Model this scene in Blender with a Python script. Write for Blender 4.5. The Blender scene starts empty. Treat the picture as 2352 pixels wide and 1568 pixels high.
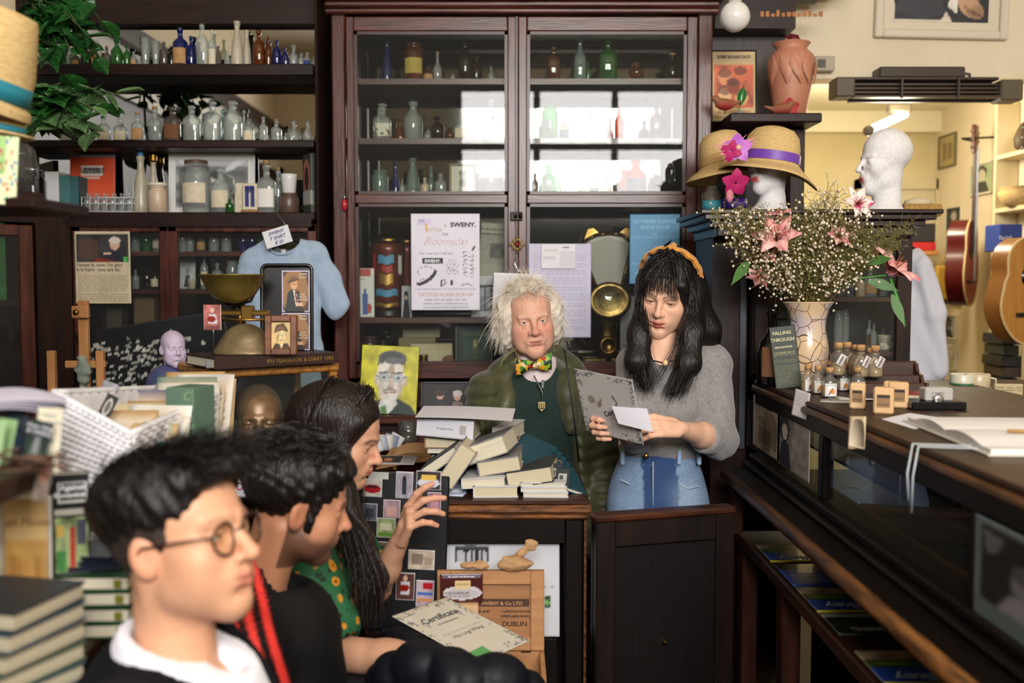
import bpy,math,random
import numpy as np
from math import pi,sin,cos,radians as rad
from mathutils import Vector,Matrix,Euler
# ------------------------------------------------------------------ camera, world, lights, exposure
SC=bpy.context.scene
COL=SC.collection
F,CX,CY,CAMZ=2287.0,1176.0,784.0,1.5
PITCH=math.atan(134.0/F)
cam=bpy.data.cameras.new('camera');cam.sensor_width=36.0;cam.lens=36.0*F/2352.0
cam.dof.use_dof=True;cam.dof.focus_distance=2.95;cam.dof.aperture_fstop=2.2
cam.clip_start=0.05
camo=bpy.data.objects.new('camera',cam);COL.objects.link(camo)
camo.location=(0,0,CAMZ);camo.rotation_euler=(pi/2-PITCH,0,0)
SC.camera=camo
w=bpy.data.worlds.new('world');SC.world=w;w.use_nodes=True
bg=w.node_tree.nodes['Background']
sky=w.node_tree.nodes.new('ShaderNodeTexSky');sky.sky_type='HOSEK_WILKIE';sky.turbidity=6.0
sky.sun_direction=Vector((-0.5,-0.4,0.7)).normalized()
w.node_tree.links.new(sky.outputs[0],bg.inputs['Color']);bg.inputs['Strength'].default_value=0.3
def area(name,loc,target,sx,sy,power,color,spread=180):
 l=bpy.data.lights.new(name,'AREA');l.shape='RECTANGLE';l.size=sx;l.size_y=sy
 l.energy=power;l.color=color;l.spread=rad(spread)
 o=bpy.data.objects.new(name,l);COL.objects.link(o);o.location=loc
 o.rotation_euler=(Vector(target)-Vector(loc)).to_track_quat('-Z','Y').to_euler()
 return o
area('daylight_shop_window',(0.60,-1.74,2.78),(0.60,3.2,2.4),2.15,1.1,190,(1.0,0.975,0.95))
VS=SC.view_settings
SC.display_settings.display_device='sRGB'
VS.view_transform='Standard';VS.look='None';VS.gamma=1.0;VS.use_curve_mapping=False
VS.exposure=0.7
SC.cycles.max_bounces=6;SC.cycles.transparent_max_bounces=16;SC.cycles.adaptive_threshold=0.05
SC.cycles.glossy_bounces=3;SC.cycles.diffuse_bounces=3;SC.cycles.transmission_bounces=4
SC.cycles.caustics_reflective=False;SC.cycles.caustics_refractive=False
SC.cycles.use_denoising=True
SC.cycles.sample_clamp_indirect=4.0
# ------------------------------------------------------------------ pixel -> place
cp,sp=cos(PITCH),sin(PITCH)
def ray(px,py):
 a,b=(px-CX)/F,-(py-CY)/F
 return(a,cp+b*sp,-sp+b*cp)
def W(px,py,Y):
 d=ray(px,py);t=Y/d[1];return Vector((d[0]*t,Y,CAMZ+d[2]*t))
def WZ(px,py,Z):
 d=ray(px,py);t=(Z-CAMZ)/d[2];return Vector((d[0]*t,d[1]*t,Z))
def WX(px,py,X):
 d=ray(px,py);t=X/d[0];return Vector((X,d[1]*t,CAMZ+d[2]*t))
 # ------------------------------------------------------------------ materials
MATS={}
def lin(c):
 return tuple(((x/12.92)if x<=0.04045 else((x+0.055)/1.055)**2.4)for x in c)
def hexc(h):
 h=h.lstrip('#');return lin(tuple(int(h[i:i+2],16)/255 for i in(0,2,4)))
def C(c):
 return hexc(c)if isinstance(c,str)else tuple(c)
def mat(key,color,rough=0.6,metal=0.0,color2=None,scale=8.0,stretch=(1,1,1),bump=0.0,spec=0.5,sheen=0.0,
coat=0.0,bscale=None,lo=0.35,hi=0.65,sss=0.0,vcol=False,alpha=1.0,trans=0.0,emit=None,estr=0.0,wave=False):
 if key in MATS:return MATS[key]
 m=bpy.data.materials.new(key);m.use_nodes=True;nt=m.node_tree;N,L=nt.nodes,nt.links
 b=N['Principled BSDF']
 c=C(color)+(1,)
 b.inputs['Base Color'].default_value=c;b.inputs['Roughness'].default_value=rough
 b.inputs['Metallic'].default_value=metal;b.inputs['Specular IOR Level'].default_value=spec
 b.inputs['Sheen Weight'].default_value=sheen;b.inputs['Coat Weight'].default_value=coat
 b.inputs['Transmission Weight'].default_value=trans;b.inputs['Alpha'].default_value=alpha
 if sss:
  b.inputs['Subsurface Weight'].default_value=sss;b.inputs['Subsurface Radius'].default_value=(0.012,0.005,0.003)
  b.inputs['Subsurface Scale'].default_value=0.6
 if emit is not None:
  b.inputs['Emission Color'].default_value=C(emit)+(1,);b.inputs['Emission Strength'].default_value=estr
 if vcol:
  a=N.new('ShaderNodeVertexColor');a.layer_name='Col';L.new(a.outputs['Color'],b.inputs['Base Color'])
 tc=mp=None
 if color2 is not None or bump:
  tc=N.new('ShaderNodeTexCoord');mp=N.new('ShaderNodeMapping');mp.inputs['Scale'].default_value=stretch
  L.new(tc.outputs['Object'],mp.inputs['Vector'])
 if color2 is not None:
  if wave:
   n=N.new('ShaderNodeTexWave');n.inputs['Scale'].default_value=scale;n.inputs['Distortion'].default_value=3.0
   fo=n.outputs['Fac']
  else:
   n=N.new('ShaderNodeTexNoise');n.inputs['Scale'].default_value=scale;n.inputs['Detail'].default_value=5
   fo=n.outputs['Fac']
  L.new(mp.outputs[0],n.inputs['Vector'])
  r=N.new('ShaderNodeValToRGB');r.color_ramp.elements[0].position=lo;r.color_ramp.elements[1].position=hi
  r.color_ramp.elements[0].color=c;r.color_ramp.elements[1].color=C(color2)+(1,)
  L.new(fo,r.inputs[0])
  if vcol:
   mx=N.new('ShaderNodeMixRGB');mx.blend_type='MULTIPLY';mx.inputs[0].default_value=1
   L.new(a.outputs['Color'],mx.inputs[1]);L.new(r.outputs[0],mx.inputs[2]);L.new(mx.outputs[0],b.inputs['Base Color'])
  else:
   L.new(r.outputs[0],b.inputs['Base Color'])
 if bump:
  n2=N.new('ShaderNodeTexNoise');n2.inputs['Scale'].default_value=bscale or scale*3;n2.inputs['Detail'].default_value=4
  L.new(mp.outputs[0],n2.inputs['Vector'])
  bp=N.new('ShaderNodeBump');bp.inputs['Strength'].default_value=bump;bp.inputs['Distance'].default_value=0.01
  L.new(n2.outputs['Fac'],bp.inputs['Height']);L.new(bp.outputs[0],b.inputs['Normal'])
 MATS[key]=m;return m
def glass(key,tint,edge,dust=0.06,rough=0.03,hazec=(0.8,0.8,0.78),gloss=1.0,ior=1.5):
 """blown glass: tinted see-through that thickens to its edges, a fresnel reflection and a diffuse part for dirt and painted-in window brightness"""
 if key in MATS:return MATS[key]
 m=bpy.data.materials.new(key);m.use_nodes=True;nt=m.node_tree;N,L=nt.nodes,nt.links
 N.remove(N['Principled BSDF']);out=N['Material Output']
 lw=N.new('ShaderNodeLayerWeight');lw.inputs['Blend'].default_value=0.35
 mx=N.new('ShaderNodeMixRGB');mx.inputs[1].default_value=C(tint)+(1,);mx.inputs[2].default_value=C(edge)+(1,)
 L.new(lw.outputs['Facing'],mx.inputs[0])
 tr=N.new('ShaderNodeBsdfTransparent');L.new(mx.outputs[0],tr.inputs[0])
 df=N.new('ShaderNodeBsdfDiffuse');df.inputs[0].default_value=C(hazec)+(1,)
 m1=N.new('ShaderNodeMixShader');m1.inputs[0].default_value=dust;L.new(tr.outputs[0],m1.inputs[1]);L.new(df.outputs[0],m1.inputs[2])  # diffuse share brightens the glass in place of window reflections, besides some dirt
 gl=N.new('ShaderNodeBsdfGlossy');gl.inputs['Roughness'].default_value=rough;gl.inputs[0].default_value=(gloss,gloss,gloss,1)
 fr=N.new('ShaderNodeFresnel');fr.inputs[0].default_value=ior
 ge=N.new('ShaderNodeNewGeometry');mu=N.new('ShaderNodeMath');mu.operation='SUBTRACT';mu.use_clamp=True
 L.new(fr.outputs[0],mu.inputs[0]);L.new(ge.outputs['Backfacing'],mu.inputs[1])
 m2=N.new('ShaderNodeMixShader');L.new(mu.outputs[0],m2.inputs[0]);L.new(m1.outputs[0],m2.inputs[1]);L.new(gl.outputs[0],m2.inputs[2])
 L.new(m2.outputs[0],out.inputs['Surface'])
 MATS[key]=m;return m
 # ------------------------------------------------------------------ mesh building
def frame_from(d,up=(0,0,1)):
 d=Vector(d).normalized();u=Vector(up)
 if abs(d.dot(u.normalized()))>0.98:u=Vector((1,0,0))
 s=d.cross(u).normalized();return d,s,s.cross(d).normalized()
class MB:
 def __init__(s):s.v,s.f,s.m,s.sm=[],[],[],[]
 def add(s,vs,fs,mat=0,smooth=False,M=None):
  b=len(s.v)
  s.v.extend([tuple(M@Vector(p))for p in vs]if M is not None else[tuple(p)for p in vs])
  s.f.extend([tuple(i+b for i in f)for f in fs]);s.m.extend([mat]*len(fs));s.sm.extend([smooth]*len(fs))
  return s
 def box(s,c,d,mat=0,M=None,bev=0.0):
  x,y,z=d[0]/2,d[1]/2,d[2]/2;c=Vector(c)
  if bev<=0:
   vs=[c+Vector((i*x,j*y,k*z))for k in(-1,1)for j in(-1,1)for i in(-1,1)]
   fs=[(0,2,3,1),(4,5,7,6),(0,1,5,4),(2,6,7,3),(0,4,6,2),(1,3,7,5)]
   return s.add(vs,fs,mat,False,M)
  b=min(bev,x*.9,y*.9,z*.9);vs=[];ix={}
  for i in(-1,1):
   for j in(-1,1):
    for k in(-1,1):
     for a in range(3):
      q=[i*(x-b),j*(y-b),k*(z-b)];q[a]=(i*x,j*y,k*z)[a]
      ix[(i,j,k,a)]=len(vs);vs.append(c+Vector(q))
  fs=[]
  for a in range(3):
   for sg in(-1,1):
    o=[q for q in range(3)if q!=a];r=[]
    for(u,v)in((-1,-1),(1,-1),(1,1),(-1,1)):
     t=[0,0,0];t[a]=sg;t[o[0]]=u;t[o[1]]=v;r.append(ix[tuple(t)+(a,)])
    fs.append(tuple(r if(sg>0)!=(a==1)else r[::-1]))
  for a in range(3):
   o=[q for q in range(3)if q!=a]
   for u in(-1,1):
    for v in(-1,1):
     t=[0,0,0];t[o[0]]=u;t[o[1]]=v;r=[]
     t[a]=-1;k1=tuple(t);t[a]=1;k2=tuple(t)
     r=[ix[k1+(o[0],)],ix[k2+(o[0],)],ix[k2+(o[1],)],ix[k1+(o[1],)]]
     fs.append(tuple(r if(u*v>0)==(a!=1)else r[::-1]))
  for i in(-1,1):
   for j in(-1,1):
    for k in(-1,1):
     r=[ix[(i,j,k,0)],ix[(i,j,k,1)],ix[(i,j,k,2)]]
     fs.append(tuple(r if i*j*k>0 else r[::-1]))
  return s.add(vs,fs,mat,False,M)
 def boxp(s,lo,hi,mat=0,M=None,bev=0.0):
  lo,hi=[min(a,b)for a,b in zip(lo,hi)],[max(a,b)for a,b in zip(lo,hi)]
  return s.box([(a+b)/2 for a,b in zip(lo,hi)],[b-a for a,b in zip(lo,hi)],mat,M,bev)
 def lathe(s,prof,n=16,mat=0,c=(0,0,0),M=None,smooth=True,sx=1.0,sy=1.0,sq=0.0,flute=0,fd=0.0):
  """prof: (r, z) pairs; sq 0 round .. 1 square cross-section; flute: number of ribs"""
  vs,fs=[],[];m=len(prof)
  for r,z in prof:
   for i in range(n):
    a=2*pi*(i+0.5)/n;ca,sa=cos(a),sin(a);q=1.0
    if sq:q=(1-sq)+sq/max(abs(ca),abs(sa))
    if flute:q*=1+fd*cos(flute*a)
    vs.append((c[0]+r*ca*q*sx,c[1]+r*sa*q*sy,c[2]+z))
  for j in range(m-1):
   for i in range(n):
    k=(i+1)%n;fs.append((j*n+i,j*n+k,(j+1)*n+k,(j+1)*n+i))
  if prof[0][0]>1e-6:fs.append(tuple(range(n-1,-1,-1)))
  if prof[-1][0]>1e-6:fs.append(tuple((m-1)*n+i for i in range(n)))
  return s.add(vs,fs,mat,smooth,M)
 def tube(s,pts,r,n=8,mat=0,M=None,closed=False,caps=True,flat=1.0):
  pts=[Vector(p)for p in pts];m=len(pts);vs,fs=[],[]
  rr=r if isinstance(r,(list,tuple))else[r]*m
  up=Vector((0,0,1));pu=None
  for i,p in enumerate(pts):
   if closed:t=pts[(i+1)%m]-pts[i-1]
   else:t=pts[min(i+1,m-1)]-pts[max(i-1,0)]
   if t.length<1e-9:t=Vector((0,0,1))
   t.normalize()
   if pu is None:_,sd,u=frame_from(t)
   else:
    u=pu-t*pu.dot(t)
    if u.length<1e-6:_,sd,u=frame_from(t)
    u.normalize();sd=t.cross(u)
   pu=u
   for k in range(n):
    a=2*pi*k/n;vs.append(p+sd*(cos(a)*rr[i])+u*(sin(a)*rr[i]*flat))
  for j in range(m if closed else m-1):
   for k in range(n):
    a,b=j*n,((j+1)%m)*n;q=(k+1)%n
    fs.append((a+k,b+k,b+q,a+q))
  if caps and not closed:
   fs.append(tuple(range(n)));fs.append(tuple((m-1)*n+k for k in range(n-1,-1,-1)))
  return s.add(vs,fs,mat,True,M)
 def sphere(s,c,r,n=12,mat=0,M=None):
  r=(r,r,r)if not isinstance(r,(tuple,list))else r;k=max(4,n//2)
  prof=[(sin(pi*i/k),-cos(pi*i/k))for i in range(k+1)];vs,fs=[],[]
  for a,z in prof:
   for i in range(n):
    t=2*pi*i/n;vs.append((c[0]+r[0]*a*cos(t),c[1]+r[1]*a*sin(t),c[2]+r[2]*z))
  for j in range(k):
   for i in range(n):
    q=(i+1)%n;fs.append((j*n+i,j*n+q,(j+1)*n+q,(j+1)*n+i))
  return s.add(vs,fs,mat,True,M)
 def sheet(s,fn,nu,nv,mat=0,M=None,smooth=True):
  vs=[fn(i/nu,j/nv)for j in range(nv+1)for i in range(nu+1)]
  fs=[(j*(nu+1)+i,j*(nu+1)+i+1,(j+1)*(nu+1)+i+1,(j+1)*(nu+1)+i)for j in range(nv)for i in range(nu)]
  return s.add(vs,fs,mat,smooth,M)
 def prism(s,poly,y0,y1,mat=0,M=None,axis='y'):
  """extrude a polygon given in (x, z) along y (or other axis)"""
  n=len(poly);vs=[]
  for y in(y0,y1):
   for a,b in poly:vs.append({'y':(a,y,b),'x':(y,a,b),'z':(a,b,y)}[axis])
  fs=[tuple(range(n)),tuple(range(2*n-1,n-1,-1))]+[(i,i+n,(i+1)%n+n,(i+1)%n)for i in range(n)]
  return s.add(vs,fs,mat,False,M)
 def build(s,name,mats,parent=None,loc=None,rot=None,label=None,cat=None,group=None,kind=None,M=None):
  me=bpy.data.meshes.new(name);me.from_pydata(s.v,[],s.f)
  mats=mats if isinstance(mats,(list,tuple))else[mats]
  for m in mats:me.materials.append(m)
  me.polygons.foreach_set('material_index',s.m);me.polygons.foreach_set('use_smooth',s.sm);me.update()
  return link(name,me,parent,loc,rot,label,cat,group,kind,M)
def link(name,me,parent=None,loc=None,rot=None,label=None,cat=None,group=None,kind=None,M=None):
 o=bpy.data.objects.new(name,me);COL.objects.link(o)
 if M is not None:o.matrix_world=M
 if loc is not None:o.location=loc
 if rot is not None:o.rotation_euler=rot
 if parent is not None:o.parent=parent
 return tag(o,label,cat,group,kind)
def tag(o,label=None,cat=None,group=None,kind=None):
 if label:o['label']=label
 if cat:o['category']=cat
 if group:o['group']=group
 if kind:o['kind']=kind
 return o
def thing(name,label,cat,loc=(0,0,0),rot=(0,0,0),group=None):
 return link(name,None,None,loc,rot,label,cat,group)
def struct(o):o['kind']='structure';return o
def dup(root,loc=None,rot=None,label=None):
 r=root.copy();COL.objects.link(r)
 if loc is not None:r.location=loc
 if rot is not None:r.rotation_euler=rot
 if label:r['label']=label
 for ch in root.children:
  c=ch.copy();COL.objects.link(c);c.parent=r
  for g in ch.children:
   d=g.copy();COL.objects.link(d);d.parent=c
 return r
def TR(loc,rz=0.0,rx=0.0,ry=0.0):
 return Matrix.Translation(Vector(loc))@Euler((rx,ry,rz)).to_matrix().to_4x4()
def vmesh(name,V,Fc,cols,m,parent=None,**k):
 """mesh from arrays with one colour for each vertex"""
 me=bpy.data.meshes.new(name)
 me.from_pydata(V.tolist()if hasattr(V,'tolist')else V,[],Fc.tolist()if hasattr(Fc,'tolist')else Fc)
 at=me.color_attributes.new('Col','FLOAT_COLOR','POINT')
 a=np.ones((len(V),4),np.float32);a[:,:3]=cols;at.data.foreach_set('color',a.ravel())
 me.polygons.foreach_set('use_smooth',[True]*len(me.polygons));me.materials.append(m);me.update()
 return link(name,me,parent,**k)
 # ------------------------------------------------------------------ flat print: a small canvas laid on a grid of faces
class Canvas:
 def __init__(s,w,h,bg='#ffffff'):
  s.w,s.h=w,h;s.a=np.empty((h,w,3));s.a[:]=C(bg)
  s.X,s.Y=np.meshgrid((np.arange(w)+.5)/w,(np.arange(h)+.5)/h)
 def put(s,m,c,al=1.0):
  c=np.array(C(c));s.a[m]=s.a[m]*(1-al)+c*al;return s
 def rect(s,x0,y0,x1,y1,c,al=1.0):return s.put((s.X>=x0)&(s.X<=x1)&(s.Y>=y0)&(s.Y<=y1),c,al)
 def ell(s,cx,cy,rx,ry,c,al=1.0,rot=0.0,ring=None):
  dx,dy=s.X-cx,(s.Y-cy);ca,sa=cos(rot),sin(rot)
  u,v=(dx*ca+dy*sa)/rx,(-dx*sa+dy*ca)/ry;q=u*u+v*v
  return s.put((q<=1)if ring is None else((q<=1)&(q>=ring)),c,al)
 def poly(s,pts,c,al=1.0):
  ins=np.zeros(s.X.shape,bool);n=len(pts)
  for i in range(n):
   (x0,y0),(x1,y1)=pts[i],pts[(i+1)%n]
   if y0==y1:continue
   ins^=((y0>s.Y)!=(y1>s.Y))&(s.X<(x1-x0)*(s.Y-y0)/(y1-y0)+x0)
  return s.put(ins,c,al)
 def line(s,pts,wd,c,al=1.0):
  ar=s.w/s.h
  for(x0,y0),(x1,y1)in zip(pts,pts[1:]):
   vx,vy=(x1-x0)*ar,y1-y0;px,py=(s.X-x0)*ar,s.Y-y0
   t=np.clip((px*vx+py*vy)/max(vx*vx+vy*vy,1e-9),0,1)
   s.put((px-t*vx)**2+(py-t*vy)**2<wd*wd,c,al)
  return s
 def noise(s,seed,n,amp,box=None):
  r=np.random.RandomState(seed);g=r.rand(n+2,n+2,1)-.5
  gx,gy=s.X*n,s.Y*n;i,j=gx.astype(int),gy.astype(int);u,v=(gx-i)[...,None],(gy-j)[...,None]
  q=(g[j,i]*(1-u)+g[j,i+1]*u)*(1-v)+(g[j+1,i]*(1-u)+g[j+1,i+1]*u)*v
  m=np.ones(s.X.shape,bool)if box is None else(s.X>=box[0])&(s.Y>=box[1])&(s.X<=box[2])&(s.Y<=box[3])
  s.a[m]=np.clip(s.a[m]*(1+amp*2*q[m]),0,1);return s
 def lines(s,x0,y0,x1,y1,n,c,seed=1,al=0.7,fill=0.45):
  r=random.Random(seed);st=(y1-y0)/n
  for i in range(n):
   x=x0
   while x<x1:
    wd=r.uniform(.03,.11);s.rect(x,y0+i*st,min(x+wd,x1),y0+(i+fill)*st,c,al);x+=wd+.02
  return s
 def soft(s,n=1):
  for _ in range(n):
   p=np.pad(s.a,((1,1),(1,1),(0,0)),'edge');s.a=(p[:-2,1:-1]+p[2:,1:-1]+p[1:-1,:-2]+p[1:-1,2:]+2*p[1:-1,1:-1])/6
  return s
def print_mat(rough=0.55,coat=0.0):return mat('print_%.2f_%.1f'%(rough,coat),(1,1,1),rough,vcol=True,coat=coat)
def picture(cv,name,M,wd,ht,parent=None,thick=0.0,m=None,bend=None,**k):
 """canvas on a grid of faces, centred on x, standing from z 0 up, facing -y of M; thick > 0 closes it as a sheet or board"""
 h,w_=cv.h,cv.w
 xs=np.linspace(-wd/2,wd/2,w_);zs=np.linspace(ht,0,h)
 V=np.zeros((h,w_,3));V[...,0]=xs[None,:];V[...,2]=zs[:,None]
 if bend is not None:V[...,1]=bend(V[...,0]/wd+.5,V[...,2]/ht)
 V=V.reshape(-1,3);j,i=np.meshgrid(np.arange(h-1),np.arange(w_-1),indexing='ij');a=(j*w_+i).ravel()
 Fc=np.stack([a+w_,a+w_+1,a+1,a],1).tolist();cols=cv.a.reshape(-1,3)
 if thick:
  n=len(V);rim=[i for i in range(w_)]+[j*w_+w_-1 for j in range(1,h)]+[(h-1)*w_+i for i in range(w_-2,-1,-1)]+[j*w_ for j in range(h-2,0,-1)]
  B=V[rim].copy();B[:,1]+=thick;V=np.vstack([V,B]);bc=np.tile(np.array(cols[0])*.8+.1,(len(rim),1));cols=np.vstack([cols,bc])
  L=len(rim)
  Fc+=[(rim[q],rim[(q+1)%L],n+(q+1)%L,n+q)for q in range(L)]+[tuple(n+q for q in range(L))]
 V=(np.c_[V,np.ones(len(V))]@np.array(M).T)[:,:3]
 return vmesh(name,V,Fc,cols,m or print_mat(),parent,**k)
def text_mesh(txt,size,align='CENTER',extrude=0.0,shear=0.0,bold=0.0):
 cu=bpy.data.curves.new('lettering','FONT');cu.body=txt;cu.size=size;cu.align_x=align;cu.extrude=extrude;cu.shear=shear
 cu.offset=bold;cu.resolution_u=3
 o=bpy.data.objects.new('lettering',cu);COL.objects.link(o)
 me=bpy.data.meshes.new_from_object(o)
 bpy.data.objects.remove(o);bpy.data.curves.remove(cu);return me
INK=mat('ink_black','#16161a',0.6)
def letters(txt,size,M,x,z,parent,m=None,align='CENTER',shear=0.0,bold=0.0,sx=1.0,rot=0.0,y=-0.0008,name='lettering'):
 """writing on the front (-y) face of M at x, z (baseline), as the flat print it is"""
 me=text_mesh(txt,size,align,0,shear,bold)
 me.materials.clear();me.materials.append(m or INK)
 T=M@Matrix.Translation((x,y,z))@Matrix.Rotation(rot,4,'Y')@Matrix.Diagonal((sx,1,1,1))@Matrix.Rotation(pi/2,4,'X')
 me.transform(T);o=bpy.data.objects.new(name,me);COL.objects.link(o);o.parent=parent;return o
R=random.Random(7)
ORD=['','first','second','third','fourth','fifth','sixth','seventh','eighth','ninth','tenth','eleventh','twelfth','thirteenth','fourteenth',
'fifteenth','sixteenth','seventeenth','eighteenth','nineteenth','twentieth','twenty-first','twenty-second','twenty-third','twenty-fourth',
'twenty-fifth','twenty-sixth','twenty-seventh','twenty-eighth','twenty-ninth','thirtieth','thirty-first','thirty-second']
# ------------------------------------------------------------------ soft bodies: blended solids meshed on a grid
class Soft:
 def __init__(s,lo,hi,h):
  s.lo,s.h=np.array(lo,float),h;s.n=np.ceil((np.array(hi)-s.lo)/h).astype(int)+1
  s.D=np.full(s.n,1.0,np.float32)
 def sl(s,lo,hi):
  a=np.clip(np.floor((np.array(lo)-s.lo)/s.h).astype(int),0,s.n-1);b=np.clip(np.ceil((np.array(hi)-s.lo)/s.h).astype(int)+1,1,s.n)
  if np.any(b<=a):return None,None
  ax=[(s.lo[i]+s.h*np.arange(a[i],b[i])).astype(np.float32)for i in range(3)]
  return(slice(a[0],b[0]),slice(a[1],b[1]),slice(a[2],b[2])),(ax[0][:,None,None],ax[1][None,:,None],ax[2][None,None,:])
 def op(s,d,q,k,sub):
  D=s.D[q]
  if sub:
   h=np.maximum(k-np.abs(D+d),0)/k;s.D[q]=np.maximum(D,-d)+h*h*k*.25
  else:
   h=np.maximum(k-np.abs(D-d),0)/k;s.D[q]=np.minimum(D,d)-h*h*k*.25
 def cap(s,a,b,ra,rb=None,k=0.01,sub=False,quilt=None,flat=None):
  rb=ra if rb is None else rb;a,b=np.array(a,float),np.array(b,float);m=max(ra,rb)+k*1.5+(quilt[1]if quilt else 0)+s.h*2
  if flat:m=m*1.3
  q,X=s.sl(np.minimum(a,b)-m,np.maximum(a,b)+m)
  if q is None:return s
  ab=b-a;L2=max(float(ab@ab),1e-9);p=[X[i]-a[i]for i in range(3)]
  t=np.clip((p[0]*ab[0]+p[1]*ab[1]+p[2]*ab[2])/L2,0,1)
  d=[p[i]-t*ab[i]for i in range(3)]
  r=ra+(rb-ra)*t
  if quilt:
   L=L2**.5;r=r+quilt[1]*(np.sqrt(np.abs(np.sin(pi*(t*L+quilt[2]if len(quilt)>2 else t*L)/quilt[0])))-.6)
  if flat:
   ax,fc=np.array(flat[0],float),flat[1];e=d[0]*ax[0]+d[1]*ax[1]+d[2]*ax[2]
   d=[d[i]+e*ax[i]*(1/fc-1)for i in range(3)]
  s.op(np.sqrt(d[0]**2+d[1]**2+d[2]**2)-r,q,k,sub);return s
 def chain(s,pts,rs,k=0.01,**kw):
  for i in range(len(pts)-1):s.cap(pts[i],pts[i+1],rs[i],rs[i+1],k,**kw)
  return s
 def ell(s,c,r,k=0.01,sub=False,R=None):
  r=(r,r,r)if not isinstance(r,(tuple,list))else r;m=max(r)+k*1.5+s.h*2;c=np.array(c,float)
  mm=np.array([m]*3)if R is not None else np.array(r)+k*1.5+s.h*2
  q,X=s.sl(c-mm,c+mm)
  if q is None:return s
  p=[X[i]-c[i]for i in range(3)]
  if R is not None:
   Q=np.array(R.to_matrix()if hasattr(R,'to_matrix')else R).T;p=[Q[i][0]*p[0]+Q[i][1]*p[1]+Q[i][2]*p[2]for i in range(3)]
  k0=np.sqrt((p[0]/r[0])**2+(p[1]/r[1])**2+(p[2]/r[2])**2)
  k1=np.sqrt((p[0]/r[0]**2)**2+(p[1]/r[1]**2)**2+(p[2]/r[2]**2)**2)+1e-6
  s.op(k0*(k0-1)/k1,q,k,sub);return s
 def cut(s,c,n):
  """keep the half space where (p - c) . n < 0"""
  c,n=np.array(c,float),np.array(n,float);n/=np.linalg.norm(n)
  ax=[(s.lo[i]+s.h*np.arange(s.n[i])).astype(np.float32)for i in range(3)]
  d=(ax[0][:,None,None]-c[0])*n[0]+(ax[1][None,:,None]-c[1])*n[1]+(ax[2][None,None,:]-c[2])*n[2]
  s.D=np.maximum(s.D,d);return s
 def warp(s,fn):
  ax=[(s.lo[i]+s.h*np.arange(s.n[i])).astype(np.float32)for i in range(3)]
  s.D=s.D+fn(ax[0][:,None,None],ax[1][None,:,None],ax[2][None,None,:]);return s
 def shell(s,t):s.D=np.abs(s.D+t/2)-t/2;return s
 def mesh(s):
  D=s.D;D[0],D[-1]=1,1;D[:,0],D[:,-1]=1,1;D[:,:,0],D[:,:,-1]=1,1
  S=D<0;n=[x-1 for x in D.shape];cnt=np.zeros(n,np.int8)
  for i in(0,1):
   for j in(0,1):
    for k in(0,1):cnt+=S[i:n[0]+i,j:n[1]+j,k:n[2]+k]
  I=np.nonzero((cnt>0)&(cnt<8));idx=np.full(n,-1,np.int64);idx[I]=np.arange(len(I[0]))
  cv={}
  for i in(0,1):
   for j in(0,1):
    for k in(0,1):cv[i,j,k]=D[I[0]+i,I[1]+j,I[2]+k]
  acc=np.zeros((len(I[0]),3));num=np.zeros(len(I[0]))
  for ax in range(3):
   for u in(0,1):
    for v in(0,1):
     a=[u,v];a.insert(ax,0);b=[u,v];b.insert(ax,1);d0,d1=cv[tuple(a)],cv[tuple(b)]
     m=(d0<0)!=(d1<0);t=d0/np.where(m,d0-d1,1)
     p=np.tile(np.array(a,float),(len(d0),1));p[:,ax]=t
     acc[m]+=p[m];num+=m
  V=(np.stack(I,1)+acc/np.maximum(num,1)[:,None])*s.h+s.lo
  Fs=[]
  for ax in range(3):
   o=[q for q in range(3)if q!=ax];sl0=[slice(None)]*3;sl1=[slice(None)]*3;sl0[ax]=slice(0,-1);sl1[ax]=slice(1,None)
   A,B=S[tuple(sl0)],S[tuple(sl1)];E=A!=B
   e=np.nonzero(E);ok=(e[o[0]]>0)&(e[o[1]]>0)&(e[o[0]]<n[o[0]])&(e[o[1]]<n[o[1]])
   e=[x[ok]for x in e];fl=A[tuple(e)]
   def cell(du,dv):
    c=[x.copy()for x in e];c[o[0]]=c[o[0]]-du;c[o[1]]=c[o[1]]-dv;return idx[tuple(c)]
   q=np.stack([cell(1,1),cell(0,1),cell(0,0),cell(1,0)],1)
   if ax==1:fl=~fl
   q[~fl]=q[~fl][:,::-1];Fs.append(q)
  return V,np.vstack(Fs)
def xf(V,M):return(np.c_[V,np.ones(len(V))]@np.array(M).T)[:,:3]
def joinm(parts):
 Vs,Fs,Cs,b=[],[],[],0
 for V,Fc,c in parts:
  Vs.append(V);Fs.append(np.asarray(Fc)+b);Cs.append(np.broadcast_to(np.array(c,float),(len(V),3)));b+=len(V)
 return np.vstack(Vs),np.vstack(Fs),np.vstack(Cs)
def mixc(base,c,m):m=np.clip(m,0,1)[:,None];return base*(1-m)+np.array(C(c))*m
def gauss(V,c,r):d=(V-np.array(c))/np.array(r);return np.exp(-(d*d).sum(1))
def vnoise(V,f,seed=0):
 r=np.random.RandomState(seed);q=np.zeros(len(V))
 for i in range(6):
  k=r.randn(3)*f;q+=np.sin(V@k+r.rand()*6.28)
 return q/6
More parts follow.
